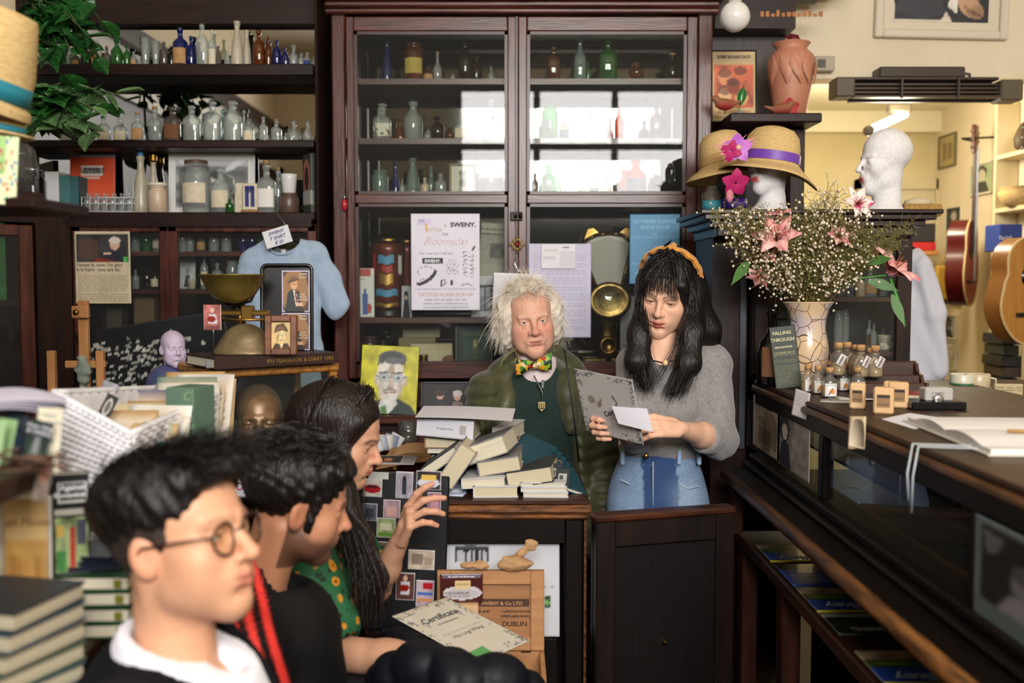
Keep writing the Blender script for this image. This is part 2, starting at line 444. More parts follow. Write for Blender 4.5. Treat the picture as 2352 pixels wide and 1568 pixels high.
def head(P,h=0.0024):
 """face towards +y, crown up; eyes near z 0. P: shape and colouring of one head"""
 g=P.get;wd,jw,ns,lp,ch=g('w',1.0),g('jaw',1.0),g('nose',1.0),g('lip',1.0),g('chin',1.0)
 S=Soft((-.115,-.135,-.235),(.115,.145,.135),h)
 S.ell((0,-.016,.036),(.074*wd,.096,.082),.02)
 S.ell((0,.026,-.022),(.062*wd,.066,.088),.03)
 S.ell((0,.030,.045),(.058*wd,.052,.045),.03)
 S.cap((-.042*jw*wd,.012,-.070),(0,.062,-.098),.022,.020,.03);S.cap((.042*jw*wd,.012,-.070),(0,.062,-.098),.022,.020,.03)
 S.ell((0,.074,-.098),(.021*ch,.017,.017),.025)
 for q in(-1,1):
  S.ell((q*.043*wd,.056,-.026),(.022,.022,.02),.03)
  S.ell((q*.036*wd*jw,.044,-.058),(.026,.030,.034),.03)
  S.ell((q*.031,.100,.004),(.021,.020,.0145),.016,True)
  S.cap((q*.012,.089,.020),(q*.044,.078,.019),.0085,.006,.014)
  S.ell((q*.031,.0745,.002),(.0172,.0152,.0140),.004)
  S.ell((q*.031,.0905,.001-g('lid',0)),(.0142,.010,g('eye',.0048)),.003,True)
 nl=.111+.008*(ns-1)
 S.cap((0,.084,.016),(0,nl,-.029),.0068,.0095*ns,.012)
 S.ell((0,nl,-.031),(.0105*ns,.0105,.0095),.008)
 for q in(-1,1):
  S.ell((q*.0125*ns,.097,-.034),(.0072,.0095,.0068),.007);S.ell((q*.0065,.103,-.042),(.0038,.0055,.003),.003,True)
 S.ell((0,.083,-.062),(.031,.018,.022),.02)
 op=g('open',0.0)
 S.cap((-.021,.086,-.0625),(0,.0985,-.0585),.0035,.0050*lp,.005);S.cap((.021,.086,-.0625),(0,.0985,-.0585),.0035,.0056*lp,.005)
 S.cap((-.019,.086,-.0645-op),(0,.0965,-.071-op),.0035,.0065*lp,.005);S.cap((.019,.086,-.0645-op),(0,.0965,-.071-op),.0035,.0065*lp,.005)
 S.cap((-.022,.096,-.0635-op/2),(.022,.096,-.0635-op/2),.0014+op/2,.0014+op/2,.004,True)
 S.ell((0,.094,-.082),(.018,.008,.005),.012,True)
 for q in(-1,1):
  Re=Euler((0.12,0,q*.45));S.ell((q*.0745*wd,-.010,-.012),(.009,.019,.031),.008,R=Re)
  S.ell((q*.084*wd,-.002,-.008),(.0065,.011,.019),.006,True,R=Re)
 S.cap((0,-.030,-.06),g('neck',(0,-.045,-.215)),.054*g('nk',1.0),.058*g('nk',1.0),.03)
 for q in(-1,1):S.cap((q*.045,-.03,-.05),(q*.018,-.012,-.21),.014,.014,.02)
 if g('old'):
  for q in(-1,1):
   S.cap((q*.020,.092,-.036),(q*.034,.078,-.070),.0028,.0028,.008,True);S.cap((q*.018,.094,-.014),(q*.040,.080,-.019),.002,.002,.006,True)
   S.ell((q*.040,.052,-.078),(.014,.016,.018),.02)
  for z in(.036,.047,.058):S.cap((-.036,.074,z),(.036,.074,z),.0016,.0016,.006,True)
  S.cap((-.004,.092,.012),(-.004,.090,.030),.0016,.0016,.004,True)
 V,Fc=S.mesh()
 sk=np.array(C(g('skin','#d9a98a')));c=np.tile(sk,(len(V),1));c*=(1+.05*vnoise(V,90,3))[:,None]
 fl=g('flush','#c9705a')
 for q in(-1,1):c=mixc(c,fl,g('fl',.25)*gauss(V,(q*.042,.06,-.030),(.022,.05,.020)))
 c=mixc(c,fl,g('fl',.25)*1.2*gauss(V,(0,.11,-.028),(.016,.03,.018)))
 for q in(-1,1):c=mixc(c,fl,.35*gauss(V,(q*.082,-.01,-.01),(.02,.03,.035)))
 z,y,x=V[:,2],V[:,1],V[:,0]
 lm=np.exp(-((z+.0655+op/2)/(.0092*lp+op))**4)*np.exp(-(x/.0205)**4)*(y>.075)
 c=mixc(c,g('lipc','#b5565a'),lm*g('lipa',.75))
 c=mixc(c,'#3a1512',np.exp(-((z+.0635+op/2)/(.0018+op*.5))**2)*np.exp(-(x/.020)**4)*(y>.07)*.8)
 if g('brow'):
  for q in(-1,1):
   t=np.clip((q*x-.010)/.040,0,1);zc=.0205+.006*np.sin(t*2.6)-.003*t
   c=mixc(c,g('brow'),g('browa',.85)*np.exp(-((z-zc)/.0042)**2)*(q*x>.009)*(q*x<.051)*(y>.04))
 if g('beard'):
  b=np.clip((-.045-z)/.02+np.clip((.035-y)/.03,0,1)*np.clip((-.005-z)/.02,0,1),0,1)*(y>-.022)*(z>-.13)*(np.abs(x)<.09)
  b*=1-np.exp(-((z+.066)/.011)**4)*np.exp(-(x/.022)**4);b=b*(1-.8*gauss(V,(0,.1,-.03),(.03,.05,.02)))
  c=mixc(c,g('beardc','#1a1210'),b*g('beard'))
 if g('liner'):
  for q in(-1,1):c=mixc(c,'#120c0a',g('liner')*np.exp(-((z-.0065+g('lid',0))/.0022)**2)*np.exp(-((x-q*.031)/.0165)**4)*(y>.055))
 return V,Fc,c
def eyes(M,iris,parent,look=(0,0)):
 e,ir,pu=mat('eye_white','#e6ded6',.15),mat('iris_'+iris,iris,.1),mat('pupil','#050404',.1)
 for q in(-1,1):
  b=MB();b.sphere((0,0,0),.0128,16)
  L=Matrix.Translation((q*.031,.0735,.002))@Euler((look[1],0,-look[0])).to_matrix().to_4x4()
  prof=lambda r:[(r,math.sqrt(.0129**2-r*r)),(r*.6,math.sqrt(.0131**2-r*r*.36)),(0,.01315)]
  T=Matrix.Rotation(-pi/2,4,'X');b.lathe(prof(.0058),14,1,M=T);b.lathe([(.0027,.0131),(0,.0133)],10,2,M=T)
  b.build('eye',[e,ir,pu],parent,M=M@L)
def hand_pts(wr,f,n,curls,side,spread=0.06,sc=1.0,thumb=(.55,.65,.35),tb=(.3,.3)):
 """wrist point, finger direction, palm normal; side +1/-1 says where the thumb leaves; curls: bend in radians of each finger's joints"""
 wr,f,n=Vector(wr),Vector(f).normalized(),Vector(n).normalized();n=(n-f*n.dot(f)).normalized();s=f.cross(n)*side
 caps=[];kx=(.030,.010,-.010,-.029);kf=(.088,.092,.087,.078)
 Ls=((.042,.026,.021),(.046,.030,.022),(.042,.028,.021),(.034,.021,.019))
 for i in range(4):
  kn=wr+(f*kf[i]+s*kx[i])*sc;base=wr+(f*.012+s*kx[i]*.65)*sc
  caps.append((base,kn,.0135*sc,.0108*sc))
  d=(f+s*(kx[i]*spread/.03)).normalized();p=kn;a=0.0
  c=curls[i]if isinstance(curls[i],(tuple,list))else(curls[i],curls[i]*1.1,curls[i]*.7)
  for j in range(3):
   a+=c[j];q=p+(d*cos(a)+n*sin(a))*Ls[i][j]*sc
   caps.append((p,q,(.0098,.0088,.0080)[j]*sc*(.9 if i==3 else 1),(.0088,.0080,.0070)[j]*sc*(.9 if i==3 else 1)));p=q
 p=wr+(f*.022+s*.022+n*.006)*sc;d=(f*thumb[0]+s*thumb[1]+n*thumb[2]).normalized()
 for j,(L,r0,r1)in enumerate(((.046,.0145,.0115),(.034,.0110,.0100),(.027,.0098,.0078))):
  q=p+d*L*sc;caps.append((p,q,r0*sc,r1*sc));p=q
  if j<2:d=(d+(f-s*.5+n*.35).normalized()*tb[j]).normalized()
 caps.append((wr-f*.01,wr+f*.05*sc,.021*sc,.020*sc))
 return caps
def arm_hand(el,wr,caps,skin,h=0.0028,re=.036,rw=.024,nails=True,side_r=None):
 pts=np.array([list(p)for c in caps for p in c[:2]]+[list(el),list(wr)]);m=.06
 S=Soft(pts.min(0)-m,pts.max(0)+m,h)
 d=Vector(wr)-Vector(el)
 S.cap(el,Vector(el)+d*.45,re,re*.97,.02);S.cap(Vector(el)+d*.4,wr,re*.97,rw,.02)
 for i,(a,b,r0,r1)in enumerate(caps):S.cap(a,b,r0,r1,.004 if 0<i%4 else .009)
 V,Fc=S.mesh();c=np.tile(np.array(C(skin)),(len(V),1))*(1+.05*vnoise(V,70,5))[:,None]
 for a,b,r0,r1 in caps:
  if r1<.0081:c=mixc(c,'#d98a78',.4*gauss(V,tuple(b),(.009,)*3))
 return V,Fc,c
SKIN=mat('skin',(1,1,1),.48,vcol=True,sss=.12,spec=.35)
def strands(name,guides,parent,m,width=.0012,seed=1,jit=.004,n_each=40,segs=7,root_jit=.012,frizz=0.0,more=None,taper=.3,vary=(.6,.5)):
 """hair: every guide is a polyline; many thin ribbons follow it with their own offset"""
 r=np.random.RandomState(seed);Vs,Fs=[],[];b=0
 for G in guides:
  G=np.array(G,float);L=len(G);t0=np.linspace(0,L-1,segs)
  P=np.stack([np.interp(t0,np.arange(L),G[:,i])for i in range(3)],1)
  for _ in range(2):P[1:-1]=(P[:-2]+2*P[1:-1]+P[2:])/4
  for k in range(n_each):
   o0=r.randn(3)*root_jit;o1=r.randn(3)*jit*3;tt=np.linspace(0,1,segs)[:,None]
   Q=P+o0*(1-.3*tt)+o1*tt**1.5+np.cumsum(r.randn(segs,3)*frizz,0)
   if r.rand()<.25:Q=P[0]+o0+(Q-Q[0])*(vary[0]+vary[1]*r.rand())
   T=np.gradient(Q,axis=0);sd=np.cross(T,r.randn(3));sd/=np.linalg.norm(sd,axis=1)[:,None]+1e-9
   wv=width*(1-(1-taper)*tt)
   V=np.stack([Q+sd*wv,Q-sd*wv],1).reshape(-1,3);Vs.append(V)
   for j in range(segs-1):Fs.append((b+2*j,b+2*j+1,b+2*j+3,b+2*j+2))
   b+=len(V)
 V=np.vstack(Vs);Fc=np.array(Fs)
 if more is not None:Fc=np.vstack([Fc,np.asarray(more[1])+len(V)]);V=np.vstack([V,more[0]])
 return arr_obj(name,V,Fc,m,parent)
def arr_obj(name,V,Fc,m,parent=None,smooth=True,**k):
 me=bpy.data.meshes.new(name);me.from_pydata(np.asarray(V).tolist(),[],[tuple(f)for f in np.asarray(Fc).tolist()]);me.polygons.foreach_set('use_smooth',[smooth]*len(me.polygons));me.materials.append(m)
 return link(name,me,parent,**k)
def sdf_obj(name,S,m,parent=None,M=None,**k):
 V,Fc=S.mesh();return arr_obj(name,V if M is None else xf(V,M),Fc,m,parent,**k)
 # ------------------------------------------------------------------ the room
cream=mat('wall_cream','#decfb4',.85,color2='#d4c5a7',scale=3,bump=.05,bscale=30)
white_paint=mat('paint_white','#d8d4cb',.6)
wood_red=mat('wood_mahogany','#5a2e26',.32,color2='#37170f',scale=5,stretch=(9,9,.9),bump=.06,spec=.5)
wood_redx=mat('wood_mahogany_rail','#5a2e26',.32,color2='#37170f',scale=5,stretch=(.9,9,9),bump=.06)
wood_dark=mat('wood_dark','#2a1410',.42,color2='#140907',scale=5,stretch=(.9,9,9),bump=.05,spec=.28)
wood_darkz=mat('wood_dark_upright','#2a1410',.42,color2='#140907',scale=5,stretch=(9,9,.9),bump=.05,spec=.28)
wood_black=mat('wood_black','#120906',.45,color2='#080403',scale=5,stretch=(9,.9,9),bump=.05,spec=.22)
mirror=mat('mirror','#b9b8b4',.02,metal=1.0)
mirror_dim=mat('mirror_old','#6a6662',.05,metal=1.0)
pane=glass('window_pane','#f4f6f4','#dfe6e2',dust=.012,rough=.01,ior=1.3)
brass=mat('brass','#a8834a',.32,metal=1.0,color2='#7a5c2c',scale=20,bump=.04)
steel=mat('steel','#b8b8ba',.25,metal=1.0)
XL,XR,YF,YB,YC,HC=-2.35,2.50,-1.85,4.25,5.95,3.75
def wbox(name,lo,hi,m):
 return struct(MB().boxp(lo,hi).build(name,m))
wbox('floor',(XL-.1,YF-.1,-.06),(XR+.1,YC+.1,0),mat('floorboards','#3a2a20',.5,color2='#241810',scale=4,stretch=(9,.8,9),bump=.1))
wbox('ceiling',(XL-.1,YF-.1,HC),(XR+.1,YB+.1,HC+.06),mat('ceiling_paint','#e8dfcc',.9))
OX=W(1845,300,YB).x
ZL=2.36
wbox('wall_back',(XL,YB,0),(OX,YB+.1,HC),cream)
wbox('wall_lintel',(OX,YB,ZL),(XR+.1,YB+.12,HC),cream)
wbox('wall_right',(XR,YF-.1,0),(XR+.1,YC,HC),cream)
fw=MB()
for lo,hi in(((XL,0),(XR,1.25)),((XL,3.32),(XR,HC)),((XL,1.25),(-.5,3.32)),((1.7,1.25),(XR,3.32)),((-.5,1.25),(1.7,2.2))):
 fw.boxp((lo[0],YF-.1,lo[1]),(hi[0],YF,hi[1]))
struct(fw.build('wall_front',cream))
wf=MB()
for x0,x1,z0,z1,nx in((-.5,1.7,2.2,3.32,3),):
 for i in range(nx+1):x=x0+(x1-x0)*i/nx;wf.boxp((x-.03,YF-.06,z0),(x+.03,YF+.16,z1))
 for z in(z0,z0+(z1-z0)*.52,z1):wf.boxp((x0,YF-.06,z-.03),(x1,YF+.16,z+.03))
struct(wf.build('window_frame',mat('window_wood','#2c1c18',.4)))
wbox('trim_shopfront',(-1.5,YF,0),(XR,YF+.04,2.12),mat('wood_shopfront','#2c1c18',.4))
wbox('wall_left',(XL-.1,YF,0),(XL,YB,HC),cream)
wbox('trim_panelling',(XL,YF,0),(XL+.02,3.3,2.6),wood_darkz)
wbox('trim_frieze',(XL,YF,2.6),(XL+.05,3.3,2.9),white_paint)
wbox('trim_cornice',(XL,YF,2.9),(XL+.12,3.3,3.02),wood_dark)
bcr=mat('backroom_paint','#d3c49a',.85,color2='#c9b98c',scale=3)
wbox('wall_backroom',(OX-.4,YC,0),(XR+.1,YC+.1,2.6),bcr)
wbox('wall_backroom_side',(OX-.4,YB+.1,0),(OX-.3,YC,2.6),bcr)
wbox('ceiling_backroom',(OX-.4,YB+.1,2.5),(XR+.1,YC+.1,2.56),mat('backroom_ceiling','#e6dcbc',.9))
wbox('trim_coving',(OX-.3,YC-.09,2.38),(XR,YC,2.5),mat('backroom_trim','#e9e0c4',.7))
dr=struct(MB().boxp(W(1985,330,YC-.06)-Vector((0,0,0)),W(2140,330,YC-.02)).build('door_1',bcr))
x0,x1=W(1985,400,YC).x,W(2140,400,YC).x
d=MB()
d.boxp((x0,YC-.05,0),(x1,YC,2.05));d.boxp((x0-.06,YC-.07,0),(x0,YC,2.11));d.boxp((x1,YC-.07,0),(x1+.06,YC,2.11));d.boxp((x0-.06,YC-.07,2.05),(x1+.06,YC,2.11))
for zz in((.2,.95),(1.05,1.3),(1.4,1.95)):
 d.boxp((x0+.07,YC-.058,zz[0]),(x1-.07,YC-.05,zz[1]))
bpy.data.objects.remove(dr);struct(d.build('door_1',mat('door_paint','#bfb08c',.6)))
# ------------------------------------------------------------------ centre display cabinet
YD=3.90
def cx(px,Y=YD,py=450):return W(px,py,Y).x
def cz(py,Y=YD):return W(1176,py,Y).z
cab=thing('display_cabinet','tall glazed mahogany display cabinet with two doors against the back wall','cabinet')
xl,xr,zt=cx(772),cx(1625),cz(-10)
YBK=4.20
b=MB();b.boxp((xl,YD+.01,1.014),(xl+.035,YBK,zt));b.boxp((xr-.035,YD+.01,1.014),(xr,YBK,zt));b.boxp((xl,YD+.01,zt),(xr,YBK,zt+.03));b.boxp((xl,YBK,1.014),(xr,YBK+.02,zt))
b.boxp((xl,YD+.01,1.06),(xr,YBK,1.10));b.build('carcass',wood_dark,cab)
MB().boxp((xl+.035,YBK-.012,1.12),(xr-.035,YBK-.004,zt-.02)).build('back_mirror',mirror_dim,cab)
b=MB();b.boxp((xl-.01,YD-.02,1.05),(cx(798),YD+.03,zt),bev=.006);b.build('stile',wood_red,cab)
b=MB();b.boxp((cx(1597),YD-.02,1.05),(xr+.01,YD+.03,zt),bev=.006);b.build('stile',wood_red,cab)
b=MB();zc=cz(38);b.boxp((xl-.03,YD-.05,zc),(xr+.03,YD+.03,zc+.02),bev=.006);b.boxp((xl-.04,YD-.07,zc+.045),(xr+.04,YD+.03,zt+.12));b.boxp((xl-.03,YD-.06,zc+.02),(xr+.03,YD+.03,zc+.045),bev=.008)
b.build('cornice',wood_redx,cab)
zr=cz(458)
def cab_door(pa,pb,ga,gb):
 za,zb=cz(868),cz(42)
 d=MB();x0,x1,g0,g1=cx(pa),cx(pb),cx(ga),cx(gb);yy=(YD-.028,YD-.002)
 d.boxp((x0,yy[0],za),(g0,yy[1],zb),bev=.004);d.boxp((g1,yy[0],za),(x1,yy[1],zb),bev=.004)
 for a,c_ in((zb-.055,zb),(zr-.018,zr+.018),(za,za+.055)):
  d.boxp((g0,yy[0],a),(g1,yy[1],c_),1,bev=.004)
 for lo,hi in((zr+.018,zb-.055),(za+.055,zr-.018)):
  for q in((g0,lo,g0+.012,hi),(g1-.012,lo,g1,hi),(g0,lo,g1,lo+.012),(g0,hi-.012,g1,hi)):
   d.boxp((q[0],yy[0]+.006,q[1]),(q[2],yy[1]+.004,q[3]),2)
 o=d.build('door',[wood_red,wood_redx,mat('wood_bead','#3a1b14',.35)],cab)
 for lo,hi in((zr+.018,zb-.055),(za+.055,zr-.018)):
  MB().boxp((g0,YD-.017,lo),(g1,YD-.014,hi)).build('pane',pane,o)
 return o
dl=cab_door(800,1186,818,1166);drr=cab_door(1190,1596,1210,1572)
MB().boxp((cx(1183),YD-.034,cz(868)),(cx(1190),YD-.026,cz(42)),bev=.002).build('door_bead',mat('wood_bead','#3a1b14',.35),dl)
lk=MB();lk.boxp((cx(1172),YD-.042,cz(508)),(cx(1200),YD-.030,cz(488)),bev=.003);lk.tube([W(1184,500,YD-.05),W(1184,492,YD-.05)],.006,8);lk.tube([W(1195,500,YD-.05),W(1195,490,YD-.05)],.007,8)
lk.build('latch',mat('iron_dark','#241f1d',.4,metal=.8),dl)
SH1,SH2,SH3,SH4=cz(184,3.95),cz(320,3.95),cz(455,3.95),cz(728,3.95)
SH5=cz(845,3.95)
for z,half in((SH1,0),(SH2,0),(SH3,0),(SH5,0)):
 MB().boxp((xl+.035,YD+.02,z-.022),(xr-.035,YBK-.012,z)).build('shelf',wood_redx,cab)
MB().boxp((xl+.035,YD+.02,SH4-.022),(cx(1180),YBK-.012,SH4)).build('shelf',wood_redx,cab)
bs=thing('base_cupboard','dark panelled lower cupboard with a ledge beneath the glazed cabinet','cupboard')
b=MB();b.boxp((xl-.04,3.665,0),(xr,YBK,.98));b.build('carcass',wood_dark,bs)
b=MB();b.boxp((xl-.04,3.63,.98),(xr,YBK,1.012),bev=.008);b.build('ledge',wood_redx,bs)
b=MB();b.boxp((xl-.02,3.82,1.014),(xr,3.875,1.115),bev=.01);b.build('plinth',wood_redx,cab)
for i in range(3):
 x0=xl+.02+i*(xr-xl-.04)/3;x1=xl+.02+(i+1)*(xr-xl-.04)/3
 for z0,z1 in((.68,.95),(.36,.66),(.06,.34)):
  d=MB().boxp((x0+.01,3.645,z0),(x1-.01,3.665,z1),bev=.006).build('drawer',wood_redx,bs)
  MB().lathe([(.008,0),(.008,.012),(.016,.02),(.014,.03),(0,.034)],10,M=TR(((x0+x1)/2,3.645,(z0+z1)/2),rx=pi/2)).build('knob',brass,d)
  # ------------------------------------------------------------------ open shelving with mirrors, and glazed cupboard below it, to the left of the cabinet
YS=3.84
YM=4.03
lsx0,lsx1=-1.95,cx(724,YS)
def sz(py,Y=YS):return W(1176,py,Y).z
LS1,LS2,LS3=sz(146),sz(321),sz(487)
ls=thing('wall_shelving','dark mahogany open shelving with mirrored back, left of the glazed cabinet','shelving')
for z,t in((LS1,.045),(LS2,.03),(LS3,.03)):
 MB().boxp((lsx0,YS,z-t),(lsx1,YM,z),bev=.004).build('shelf',wood_dark,ls)
MB().boxp((lsx0,YM-.05,sz(32)),(lsx1,YM,sz(32)+.18)).build('cornice',wood_dark,ls)
for za,zb in((LS1,sz(32)),(LS2,LS1-.045),(LS3,LS2-.03)):
 MB().boxp((lsx0,YM,za),(lsx1,YM+.01,zb)).build('mirror',mirror,ls)
MB().boxp((lsx0,YM+.01,0),(lsx1,YM+.03,2.9)).build('back_panel',wood_darkz,ls)
p=MB();p.boxp((cx(726,3.78),3.78,0),(xl-.045,4.2,3.2),bev=.01);p.build('pilaster',wood_darkz,ls)
lc=thing('glazed_cupboard','dark glazed cupboard under the mirrored shelving','cupboard')
YL=3.78
def lx(px,py=650):return W(px,py,YL).x
b=MB();zt2,zb2=LS3-.03,0.0
b.boxp((lx(165),YL+.02,.0),(lsx1,YM,.86));b.boxp((lx(165),YL+.02,.86),(lx(165)+.02,YM,zt2));b.boxp((lx(165),YM-.02,.86),(lsx1,YM,zt2));b.boxp((lsx1-.02,YL+.02,.86),(lsx1,YM,zt2));b.build('carcass',wood_darkz,lc)
MB().boxp((lx(165),YL-.02,zt2-.03),(lsx1,YM,zt2)).build('top',wood_dark,lc)
zdt,zdb=sz(515,YL),sz(870,YL)
for pa,pb in((168,388),(388,728)):
 d=MB();x0,x1=lx(pa),lx(pb)
 for q in((x0,zdb,x0+.035,zdt),(x1-.035,zdb,x1,zdt),(x0,zdt-.03,x1,zdt),(x0,zdb,x1,zdb+.05)):
  d.boxp((q[0],YL-.005,q[1]),(q[2],YL+.018,q[3]),bev=.004)
 o=d.build('door',wood_red,lc)
 MB().boxp((x0+.035,YL+.005,zdb+.05),(x1-.035,YL+.008,zdt-.03)).build('pane',pane,o)
LL1,LL2,LL3=sz(578,3.85),sz(664,3.85),sz(775,3.85)
for z in(LL1,LL2,LL3):
 MB().boxp((lx(168),YL+.03,z-.016),(lsx1-.02,YM-.02,z)).build('shelf',wood_redx,lc)
MB().boxp((lx(168),YM-.026,.87),(lsx1-.02,YM-.021,zt2-.01)).build('back_mirror',mirror_dim,lc)
A=W(163,650,YL);cc=thing('corner_cupboard','dark corner cupboard with a glass door at the end of the shelving','cupboard')
Mc=TR((A.x,YL,0),rz=rad(48))
b=MB();b.boxp((-.62,.25,0),(0,.27,2.0),M=Mc);b.boxp((-.62,0,0),(0,.25,.72),M=Mc);b.boxp((-.62,0,LS3-.05),(0,.25,LS3),M=Mc);b.boxp((-.13,-.01,.72),(0,.03,LS3-.05),M=Mc);b.build('carcass',wood_darkz,cc)
d=MB()
for q in((-.19,.72,-.14,LS3-.06),(-.62,.72,-.58,LS3-.06),(-.58,LS3-.1,-.19,LS3-.06),(-.58,.72,-.19,.77)):
 d.boxp((q[0],-.012,q[1]),(q[2],.012,q[3]),M=Mc,bev=.003)
o=d.build('door',wood_red,cc);MB().boxp((-.58,-.002,.77),(-.19,.002,LS3-.1),M=Mc).build('pane',pane,o)
for z in(sz(690,3.7),):MB().boxp((-.62,.03,z-.018),(0,.25,z),M=Mc).build('shelf',wood_dark,cc)
b=MB();b.boxp((-.62,-.02,LS3-.001),(0.02,.22,LS3+.02),M=Mc);b.build('top',wood_dark,cc)
# ------------------------------------------------------------------ centre counter and half gate
worn=mat('wood_worn_top','#4f2c18',.42,color2='#180b06',scale=4,stretch=(1.2,9,9),bump=.15,lo=.3,hi=.7,spec=.35)
worn_edge=mat('wood_worn_edge','#8a5426',.42,color2='#3a1d0e',scale=9,stretch=(1.5,6,9),bump=.2)
ZT=.90
ct=thing('shop_counter','worn wooden shop counter carrying the heap of paperbacks','counter')
CXR=WZ(1360,1152,ZT).x;CYF=WZ(1360,1152,ZT).y;CXL=-.42;CYB=3.15
MB().boxp((CXL,CYF+.012,ZT-.012),(CXR-.006,CYB,ZT),bev=.003).build('top',worn,ct)
b=MB();b.boxp((CXL,CYF,ZT-.036),(CXR,CYB,ZT-.012),bev=.008);b.boxp((CXL,CYF+.008,ZT-.052),(CXR-.008,CYB,ZT-.036),bev=.006);b.build('edge_moulding',worn_edge,ct)
b=MB();b.boxp((CXL,CYF+.12,0),(CXR-.03,CYB,ZT-.052));b.boxp((CXR-.075,CYF+.02,0),(CXR-.02,CYF+.12,ZT-.052),bev=.006);b.boxp((CXL,CYF+.02,ZT-.12),(CXR-.075,CYF+.12,ZT-.052));b.build('body',wood_black,ct)
b=MB();b.boxp((CXR-.020,CYF+.03,0),(CXR-.012,CYF+.045,ZT-.055));b.build('corner_bead',worn_edge,ct)
gt=thing('half_gate','dark panelled half gate between the two counters','gate')
ZG=.885;g0=WZ(1366,1182,ZG);g1=WZ(1684,1160,ZG);gd=(g1-g0);Mg=TR((g0.x,g0.y,0),rz=math.atan2(gd.y,gd.x));gl=gd.length
gm=mat('wood_gate','#20100a',.42,color2='#0e0604',scale=4,stretch=(6,6,.8),bump=.06)
b=MB();b.boxp((0,0,.05),(gl,.02,ZG-.03),M=Mg);b.build('panel',mat('wood_gate_panel','#100705',.45,color2='#080403',scale=4,stretch=(6,6,.8),bump=.06),gt)
for a,c_ in((0,.055),(gl-.055,gl)):MB().boxp((a,-.014,.03),(c_,.03,ZG-.002),M=Mg,bev=.004).build('stile',gm,gt)
for a,c_ in((ZG-.09,ZG-.02),(.03,.13)):MB().boxp((.055,-.012,a),(gl-.055,.028,c_),M=Mg,bev=.004).build('rail',gm,gt)
MB().boxp((-.003,-.02,ZG-.02),(gl+.003,.036,ZG),M=Mg,bev=.006).build('cap_rail',mat('wood_gate_cap','#4a2414',.35,color2='#20100a',scale=4,stretch=(1,9,9)),gt)
MB().lathe([(.005,0),(.008,.006),(.0,.012)],8,M=Mg@TR((gl*.5,0,.52),rx=pi/2)).build('knob',brass,gt)
# ------------------------------------------------------------------ long display counter on the right
ZD,ZE,ZK=1.19,.92,.73
e0,e1=WZ(1648,1086,ZE),WZ(2250,1568,ZE)
t0,t1=WZ(1722,874,ZD),WZ(2352,1100,ZD)
k0,k1=WZ(1703,1238,ZK),WZ(2000,1568,ZK)
XT=.775;XE=.652;XK=.70;YN,YE=.75,3.18
dc=thing('display_counter','long dark glass-fronted display counter running towards the camera','counter')
topm=mat('wood_counter_top','#3f2716',.45,color2='#1c0f08',scale=5,stretch=(8,.9,8),bump=.08,spec=.3)
MB().boxp((XT,YN,ZD-.014),(1.42,YE,ZD),bev=.004).build('top',topm,dc)
MB().boxp((XT-.008,YN,ZD-.034),(1.42,YE+.003,ZD-.014),bev=.006).build('top_edge',mat('wood_counter_edge','#6b4526',.38,color2='#352010',scale=6,stretch=(8,1,8),bump=.1),dc)
MB().boxp((XT+.005,YN,ZD-.075),(XT+.035,YE,ZD-.034),bev=.003).build('top_rail',wood_black,dc)
edge_w=mat('wood_ledge_edge','#7a4d22',.4,color2='#2d180b',scale=7,stretch=(8,1.2,8),bump=.15)
MB().boxp((XE+.02,YN,ZE-.03),(1.40,YE-.08,ZE-.004)).build('ledge',wood_black,dc)
b=MB();b.tube([(XE+.02,YN,ZE-.018),(XE+.02,YE-.08,ZE-.018)],.018,10);b.build('ledge_nosing',edge_w,dc)
b=MB();b.boxp((XT-.035,YN,ZE-.004),(XT+.03,YE,ZE+.012),bev=.005);b.boxp((XT-.015,YN,ZE+.012),(XT+.02,YE,ZE+.035),bev=.005);b.build('base_moulding',wood_black,dc)
posts=[WX(1722,960,XT+.02).y,WX(1900,1000,XT+.02).y,WX(2262,1180,XT+.02).y,.8]
for i,y in enumerate(posts):
 MB().boxp((XT+.003,y-.018,ZE+.035),(XT+.033,y+.018,ZD-.075),bev=.004).build('mullion',wood_black,dc)
for a,c_ in zip(posts,posts[1:]):
 MB().boxp((XT+.015,c_+.018,ZE+.035),(XT+.018,a-.018,ZD-.075)).build('pane',pane,dc)
MB().boxp((1.38,YN,ZE),(1.40,YE,ZD-.034)).build('back_panel',wood_black,dc)
MB().boxp((XT+.08,YN,1.03),(1.38,YE-.05,1.038)).build('inner_shelf',mat('wood_inner_shelf','#241410',.4),dc)
MB().boxp((XK+.25,YN,0),(1.40,YE-.08,ZE-.03)).build('body',wood_black,dc)
b=MB();b.boxp((XK,YN,ZK-.022),(XK+.26,YE-.12,ZK));b.build('leaflet_shelf',mat('wood_tray','#33190e',.42,color2='#190c08',scale=5,stretch=(8,1,8),bump=.06),dc)
MB().boxp((XK-.006,YN,ZK-.03),(XK+.008,YE-.12,ZK+.006),bev=.003).build('shelf_lip',mat('wood_tray_lip','#43200f',.4,color2='#1d0d07',scale=5,stretch=(8,1,8)),dc)
for y in(YE-.125,2.60,1.5):
 MB().boxp((XK+.01,y-.03,0),(XK+.06,y+.03,ZK-.022),bev=.004).build('post',mat('wood_post','#4a2214',.42,color2='#2a120a',scale=5,stretch=(8,8,.9)),dc)
MB().boxp((XE+.03,YE-.15,ZK),(XE+.06,YE-.09,ZE-.03)).build('bracket',mat('wood_post','#4a2214'),dc)
